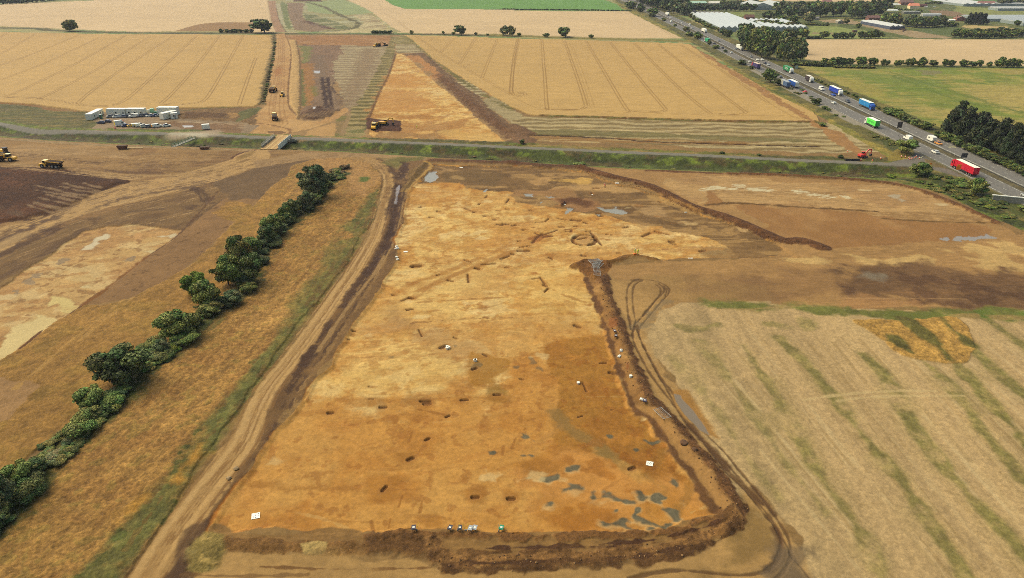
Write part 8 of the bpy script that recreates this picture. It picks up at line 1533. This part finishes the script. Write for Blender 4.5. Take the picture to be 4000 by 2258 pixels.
row(3, [(1770, 118), (2000, 112), (2420, 112)], 16, 70, 75, ['dark', 'blue'], 'dark tree in the line behind the glasshouse sheds', 'tree line behind the glasshouse', seed=38)
row(3, [(2100, 60), (2300, 68), (2440, 60)], 7, 70, 60, ['mid', 'dark'], 'tree between the green roofed barn and the white glasshouse', 'trees round the far barns', seed=39)
GD = 'trees among the gardens and smallholdings'
row(4, [(90, 175), (300, 185), (560, 170), (760, 165)], 10, 115, 140, ['mid', 'dark', 'blue'], 'tall tree in the large clump above the hamlet, left part', GD, seed=41)
row(4, [(820, 190), (950, 185), (1080, 170), (1180, 120)], 7, 120, 150, ['mid', 'dark'], 'tall tree in the large clump above the hamlet, right part', GD, seed=42)
row(4, [(60, 120), (400, 110), (900, 110), (1150, 90)], 11, 110, 95, ['mid', 'blue'], 'tree at the back of the large clump above the hamlet', GD, seed=43)
row(4, [(-120, 260), (60, 280), (200, 300), (290, 290)], 9, 80, 70, ['mid', 'dark', 'olive'], 'tree in the scrubby garden right of the glasshouse', GD, seed=44)
row(4, [(-60, 180), (120, 215), (280, 240)], 7, 80, 70, ['dark', 'mid'], 'tree in the scrubby garden above the glasshouse end', GD, seed=45)
tree(4, 400, 232, 115, 118, 'pale', 'pale round willow in the gardens', None); tree(4, 352, 392, 108, 118, 'mid', 'full round tree at the west end of the wheat hedge', None); tree(4, 556, 388, 76, 70, 'mid', 'smaller round tree standing alone on the wheat hedge', None)
row(4, [(160, 388), (290, 392)], 5, 85, 85, ['dark', 'mid'], 'dark tree left of the full round tree', 'dark trees above the poplar belt', seed=46)
row(4, [(400, 392), (520, 392)], 4, 50, 30, ['dark'], 'low dark bush between the two round trees', 'low bushes on the wheat hedge', name='bush', seed=47)
row(4, [(660, 392), (740, 390), (850, 390)], 5, 62, 62, ['dark'], 'dark tree in the left of two groups on the wheat hedge', 'left tree group on the wheat hedge', seed=48)
row(4, [(915, 390), (1130, 388)], 6, 62, 75, ['dark', 'mid'], 'dark tree in the right of two groups on the wheat hedge', 'right tree group on the wheat hedge', seed=49)
tree(4, 907, 282, 52, 46, 'mid', 'round bush in the meadow left of the long polytunnel', None, name='bush'); tree(4, 1152, 372, 32, 34, 'mid', 'tiny bush right of the dark hedge group', None, name='bush'); tree(4, 597, 264, 38, 36, 'dark', 'dark garden bush beside the track', None, name='bush'); tree(4, 790, 245, 60, 66, 'olive', 'olive tree at the yard beside the long tunnel', None)
row(4, [(380, 252), (560, 262)], 6, 45, 25, ['olive', 'mid'], 'low garden bush by the allotments', 'low bushes by the allotments', name='bush', seed=50)
row(4, [(1130, 245), (1260, 262), (1330, 262)], 5, 105, 115, ['olive', 'mid', 'bright'], 'pale willow in the clump right of the polytunnel', 'willows right of the polytunnel', seed=51)
row(4, [(1370, 268), (1500, 282), (1640, 280), (1740, 262)], 10, 95, 110, ['dark', 'blue', 'mid'], 'dark tree in the long clump right of the willows', 'dark clump right of the willows', seed=52)
row(4, [(1760, 262), (1900, 275)], 4, 70, 50, ['mid'], 'small tree trailing off the dark clump', 'small trees off the dark clump', seed=53)
row(4, [(1990, 248), (2180, 245)], 7, 70, 105, ['fir'], 'near black conifer in the tight clump by the white glasshouses', 'conifer clump by the white glasshouses', kind='cone', seed=54)
row(4, [(1850, 380), (2100, 388), (2350, 385), (2560, 370)], 14, 85, 78, ['dark', 'mid', 'mid'], 'tree in the long thicket on the north edge of the eastern wheat', 'thicket north of the eastern wheat', seed=55)
row(4, [(1880, 345), (2200, 340), (2500, 335)], 10, 80, 55, ['dark', 'mid'], 'tree at the back of the thicket north of the eastern wheat', 'thicket north of the eastern wheat', seed=56)
row(4, [(2320, 60), (2450, 55), (2600, 60)], 6, 80, 70, ['dark', 'blue'], 'dark tree at the top right corner', 'trees at the top right corner', seed=57)
row(4, [(1180, 70), (1400, 118), (1560, 122)], 8, 55, 25, ['mid'], 'low hedge bush in front of the orange roofed house', 'hedge by the orange roofed house', name='bush', seed=58)
tree(4, 2500, 262, 55, 62, 'mid', 'single tree in front of the eastern glasshouses', None)
row(4, [(1580, 45), (1850, 30)], 5, 60, 30, ['dark', 'mid'], 'bush beside the far glasshouse roofs', 'bushes by the far glasshouses', name='bush', seed=59)
row(3, [(1780, 170), (1850, 220), (2000, 290), (2160, 345)], 12, 50, 40, ['mid', 'olive'], 'bush between the motorway and the glasshouse wall', 'bushes along the glasshouse wall', name='bush', seed=60)
row(3, [(2110, 345), (2180, 380)], 3, 65, 60, ['dark'], 'dark bush at the near corner of the glasshouse', 'bushes at the glasshouse corner', name='bush', seed=61)
row(2, [(190, 420), (180, 560), (150, 700), (110, 860), (80, 1030)], 34, 28, 20, ['olive', 'mid', 'dry'], 'small hedge tuft along the left side of the haul road', 'low hedge along the haul road', name='bush', kind='low', seed=62)

# ------------------------------------------------------------------ buildings
GLZ = mat('glasshouse_glass', C(214, 222, 226), .35, 0, .4, .08, .4); GL2 = mat('roof_strip_grey', C(120, 132, 142), .5, 0, .3, .1); BRK = mat('brick', C(150, 96, 78), .85, noise=.2, nscale=1.5)
def spans(label, x0, x1, y0, y1, n, eave, rise, wall, roofm, ang=0.0, along='y', name='glasshouse', cat='glasshouse'):
    cx, cy = (x0 + x1) / 2, (y0 + y1) / 2; t = thing(name, label, cat, (cx, cy, 0), ang); W, D = x1 - x0, y1 - y0
    MB().box(-W / 2, W / 2, -D / 2, D / 2, 0, eave).build('wall', wall, t)
    m_ = MB(); g_ = MB(); q = (W if along == 'y' else D) / n
    for k in range(n):
        a = -(W if along == 'y' else D) / 2 + q * k; e = (D if along == 'y' else W) / 2 + .1; e0, e1 = eave + .01, eave + rise
        pr = [(a + .15, e0), (a + q / 2, e1), (a + q - .15, e0)]
        P = [(u, -e, z) if along == 'y' else (-e, u, z) for u, z in pr] + [(u, e, z) if along == 'y' else (e, u, z) for u, z in pr]
        m_.add(P, [(0, 1, 4, 3), (1, 2, 5, 4), (0, 2, 1), (3, 4, 5)])
        if k % 2 or n < 5:
            b = a + q * .62; zz = e1 - rise * .24 + .06; zz2 = e0 + .2
            g_.add([(b, -e, zz), (a + q - .3, -e, zz2), (a + q - .3, e, zz2), (b, e, zz)] if along == 'y' else [(-e, b, zz), (-e, a + q - .3, zz2), (e, a + q - .3, zz2), (e, b, zz)], [(0, 1, 2, 3)])
    r_ = m_.build('roof', roofm, t)
    if g_.f and n > 2: g_.build('dark_roof_strip', GL2, r_)  # darker strips laid on one slope so the roof sides alternate in tone
    return t
WG = mat('weathered_glass', C(176, 190, 196), .4, 0, .4, .1, .3)
spans('large multi-bay glasshouse beside the motorway, main block', 243, 296, 838, 1035, 8, 4.2, 2.0, WG, GLZ, -.055)
spans('right hand wing of the large glasshouse beside the poplars', 298, 342, 842, 940, 7, 4.0, 2.0, WG, GLZ, -.055)
def gable(label, n, xa, xb, yb, hp, depth, wallc, roofc, ridge='x', chim=False, wins=3, name='house', cat='house', rz=0.0, roofh=.45):
    (ax, ay), (bx, by) = G1(n, xa, yb), G1(n, xb, yb); W = bx - ax; s = ZO[n][2]; v = (ZO[n][1] + yb / s - 1129) / F; tt_ = CAM_H / (ST + v * CT)
    H = max(2.2, hp / s * tt_ / F - .08 * depth); e = H * (1 - roofh)
    t = thing(name, label, cat, ((ax + bx) / 2, ay + depth / 2, 0), rz)
    MB().box(-W / 2, W / 2, -depth / 2, depth / 2, 0, e).build('wall', paint(wallc, .8, .2, .1), t)
    o = .35; A, D = W / 2 + o, depth / 2 + o
    if ridge == 'x': P = [(-A, -D, e), (A, -D, e), (A, D, e), (-A, D, e), (-A, 0, H), (A, 0, H)]; Fc = [(0, 1, 5, 4), (2, 3, 4, 5), (0, 4, 3), (1, 2, 5), (0, 3, 2, 1)]
    else: P = [(-A, -D, e), (A, -D, e), (A, D, e), (-A, D, e), (0, -D, H), (0, D, H)]; Fc = [(1, 2, 5, 4), (3, 0, 4, 5), (0, 1, 4), (2, 3, 5), (0, 3, 2, 1)]
    P = [(a, b, c + .01) for a, b, c in P]
    r_ = MB().add(P, Fc).build('roof', paint(roofc, .8, .2, .12), t)
    if chim: MB().box(-W * .3 - .4, -W * .3 + .4, -.4, .4, H - .8, H + 1.0).build('chimney', BRK, r_)
    for k in range(wins):
        x = -W / 2 + W * (k + .5) / wins; MB().box(x - .5, x + .5, -depth / 2 - .05, -depth / 2 + .02, e * .45, e * .8).build('window', GLASS, t)
    return t
gable('grey gabled shed behind the large glasshouse', 3, 1795, 1880, 160, 58, 16, (150, 150, 146), (128, 124, 120), 'y', wins=1, name='shed', cat='shed')
gable('long flat grey shed behind the large glasshouse', 3, 1885, 2095, 158, 44, 18, (184, 182, 176), (150, 148, 146), 'x', wins=4, name='shed', cat='shed', roofh=.15)
gable('brick house with a dark roof at the end of the glasshouse', 3, 2345, 2435, 205, 58, 9, (142, 92, 78), (112, 80, 72), 'x', True)
spans('white glasshouse with a small cupola behind the tree line', 372, 432, 1150, 1215, 2, 6, 4.5, WG, mat('white_roof', C(222, 226, 228), .5, noise=.04), 0)
gable('barn with a pale green roof at the top beside the motorway', 3, 1820, 1960, 48, 42, 26, (96, 104, 100), (150, 180, 168), 'x', wins=0, name='barn', cat='barn')
gable('grey white barn right of the green roofed barn', 3, 2000, 2140, 52, 44, 24, (120, 120, 118), (196, 194, 188), 'x', wins=0, name='barn', cat='barn')
gable('small pale farm building left of the white cupola glasshouse', 3, 2200, 2290, 30, 22, 14, (150, 150, 148), (186, 188, 186), 'x', wins=0, name='barn', cat='barn')
gable('house with white walls and an orange tiled roof', 4, 1425, 1518, 88, 55, 9, (236, 216, 180), (226, 146, 120), 'x', True)
gable('brown roofed house behind the orange roofed one', 4, 1335, 1462, 52, 50, 10, (140, 96, 84), (124, 96, 92), 'x', True)
gable('low dark red outbuilding right of the orange roofed house', 4, 1530, 1600, 68, 26, 7, (110, 60, 56), (96, 62, 60), 'x', wins=2, name='outbuilding', cat='shed')
gable('brown roofed house by the far white roofs at the right', 4, 2128, 2282, 62, 52, 12, (150, 100, 90), (150, 110, 104), 'x', True)
gable('brick house left of the conifer clump', 4, 1892, 1985, 212, 50, 9, (156, 104, 88), (132, 96, 86), 'y', True, 2)
gable('brick house with a dark roof above the small white sheds', 4, 1008, 1122, 205, 50, 9, (140, 96, 84), (120, 88, 82), 'x', True)
gable('brown roofed house at the very top near the pale field', 4, 556, 645, 42, 42, 10, (150, 104, 90), (138, 100, 94), 'x', True)
gable('white walled house with a grey roof in the tall clump', 4, 800, 870, 86, 42, 9, (226, 226, 224), (140, 140, 146), 'x', wins=3)
gable('white roofed greenhouse left of the white walled house', 4, 586, 730, 90, 40, 18, (176, 186, 190), (216, 222, 224), 'x', wins=0, name='greenhouse', cat='glasshouse', roofh=.6)
gable('small white roofed shed left of the long polytunnel', 4, 955, 1030, 228, 20, 7, (150, 96, 84), (226, 226, 224), 'x', wins=1, name='shed', cat='shed', roofh=.6)
gable('white shed touching the brick house above the polytunnel', 4, 1058, 1102, 226, 22, 6, (200, 200, 198), (226, 226, 224), 'x', wins=1, name='shed', cat='shed', roofh=.6)
gable('small grey shed behind the pale willow', 4, 455, 515, 200, 32, 8, (140, 138, 134), (128, 124, 126), 'x', wins=1, name='shed', cat='shed')
gable('grey timber store in the yard of the hamlet', 4, 700, 760, 238, 40, 8, (150, 142, 130), (170, 164, 156), 'y', wins=1, name='store', cat='shed')
gable('low white greenhouse behind the hedge left of the orange roofed house', 4, 1172, 1310, 112, 14, 10, (180, 190, 192), (214, 220, 222), 'x', wins=0, name='greenhouse', cat='glasshouse', roofh=.6)
gable('low white greenhouse at the top left of the brown roofed house', 4, 1205, 1340, 52, 18, 14, (180, 190, 192), (206, 212, 216), 'x', wins=0, name='greenhouse', cat='glasshouse', roofh=.6)
gable('white low store right of the white arched polytunnel', 4, 1818, 1885, 212, 20, 8, (200, 204, 206), (224, 226, 228), 'x', wins=0, name='store', cat='shed')
WT = mat('white_polythene', C(232, 234, 236), .4, noise=.03); BT = mat('blue_grey_netting', C(96, 108, 136), .7, noise=.15)
spans('long polytunnel block with dark blue sides', 441, 459, 862, 930, 3, 3.4, 1.6, BT, WT, .06, name='polytunnel', cat='polytunnel')
t = thing('polytunnel', 'single white arched polytunnel beside the brown plot', 'polytunnel', (589, 1042, 0), 0)
m_ = MB(); pr = [(4.2 * math.cos(a), 4.0 * math.sin(a)) for a in np.linspace(0, math.pi, 11)]; m_.add([(-13, u, z) for u, z in pr] + [(13, u, z) for u, z in pr], [tuple(range(10, -1, -1)), tuple(range(11, 22))] + [(i, i + 1, 12 + i, 11 + i) for i in range(10)]); m_.build('cover', WT, t, smooth=False); MB().box(-13.1, -12.95, -1.4, 1.4, 0, 2.4).build('door', STEEL, t)
spans('white glasshouses at the right edge, nearer block', 628, 720, 905, 950, 5, 3.4, 1.4, WG, GLZ, 0, 'x'); spans('white glasshouses at the right edge, farther block', 612, 735, 962, 1010, 5, 3.4, 1.4, WG, GLZ, 0, 'x')
spans('long white glasshouse roofs in the far distance, left block', 742, 800, 1225, 1320, 5, 3.5, 1.5, WG, WT, 0, 'y'); spans('long white glasshouse roofs in the far distance, right block', 805, 960, 1235, 1262, 3, 3.5, 1.5, WG, WT, 0, 'x'); spans('thin white glasshouse strip at the right edge of the far distance', 742, 930, 1135, 1160, 3, 3.4, 1.5, WG, WT, 0, 'x')
for n, x0, y0, col_, lab in [(4, 1275, 45, 0, ''), (4, 1672, 72, (236, 236, 236), 'white car parked by the dark red outbuilding'), (4, 1585, 76, (230, 230, 230), 'white van parked near the orange roofed house')]:
    if col_: x, y = G1(n, x0, y0); (van if 'van' in lab else car)(col_, lab, (x, y, 0), 1.2)
x, y = G1(4, 1640, 136); t = thing('concrete_store', 'flat pale store left of the white arched polytunnel', 'shed', (x - 30, y, 0)); MB().box(-12, 12, -4, 4, 0, 3).build('wall', CONC, t); MB().box(-12.3, 12.3, -4.3, 4.3, 3, 3.3).build('roof', OFFW, t)
x, y = G1(4, 870, 328); t = thing('farm_trailer', 'brown farm trailer standing in the small green meadow', 'trailer', (x, y, 0), .2); MB().box(-2.4, 2.4, -1.2, 1.2, .7, 2.6).build('body', paint((96, 66, 56)), t); wheels(t, [(-1.1, -1.3), (1.1, -1.3), (-1.1, 1.3), (1.1, 1.3)], .5)
for k, (x0, y0) in enumerate([(1345, 300), (1370, 308), (1355, 318)]): x, y = G1(4, x0, y0); t = thing('timber_pile', ['pile of timber scraps at the end of the long polytunnel', 'second timber pile right of the polytunnel end', 'nearest timber pile by the polytunnel yard'][k], 'pile', (x, y, 0), k * .5, 'timber piles'); MB().box(-3, 3, -.5, .2, 0, .8).box(-2.5, 3.2, -.2, .6, .8, 1.3).build('planks', WOOD, t)
# bridge headwall at the right edge
x, y = G1(8, 2450, 1010); t = thing('headwall', 'concrete headwall under the motorway at the right edge', 'wall', (x, y, -.2), -.35); MB().box(-6.5, 6.5, -.2, .4, 0, 2.4).build('wall', CONC, t); MB().box(-6.8, 6.8, -.3, .5, 2.4, 2.65).build('coping', OFFW, t)

# ------------------------------------------------------------------ air
hz_o = MB().box(-2500, 2500, -200, 5400, -4.2, 92).build('haze', mat('haze_tmp', (0, 0, 0)), None); hz_o['kind'] = 'stuff'
hm = bpy.data.materials.new('air'); hm.use_nodes = True; ht = hm.node_tree; ht.nodes.remove(ht.nodes['Principled BSDF'])
pv = ht.nodes.new('ShaderNodeVolumePrincipled'); pv.inputs['Color'].default_value = (.86, .90, .96, 1); pv.inputs['Density'].default_value = .00006; pv.inputs['Anisotropy'].default_value = .0
ht.links.new(pv.outputs[0], ht.nodes['Material Output'].inputs['Volume']); hz_o.data.materials.clear(); hz_o.data.materials.append(hm)
tag(hz_o, 'thin bluish summer haze over the distant fields', 'haze')
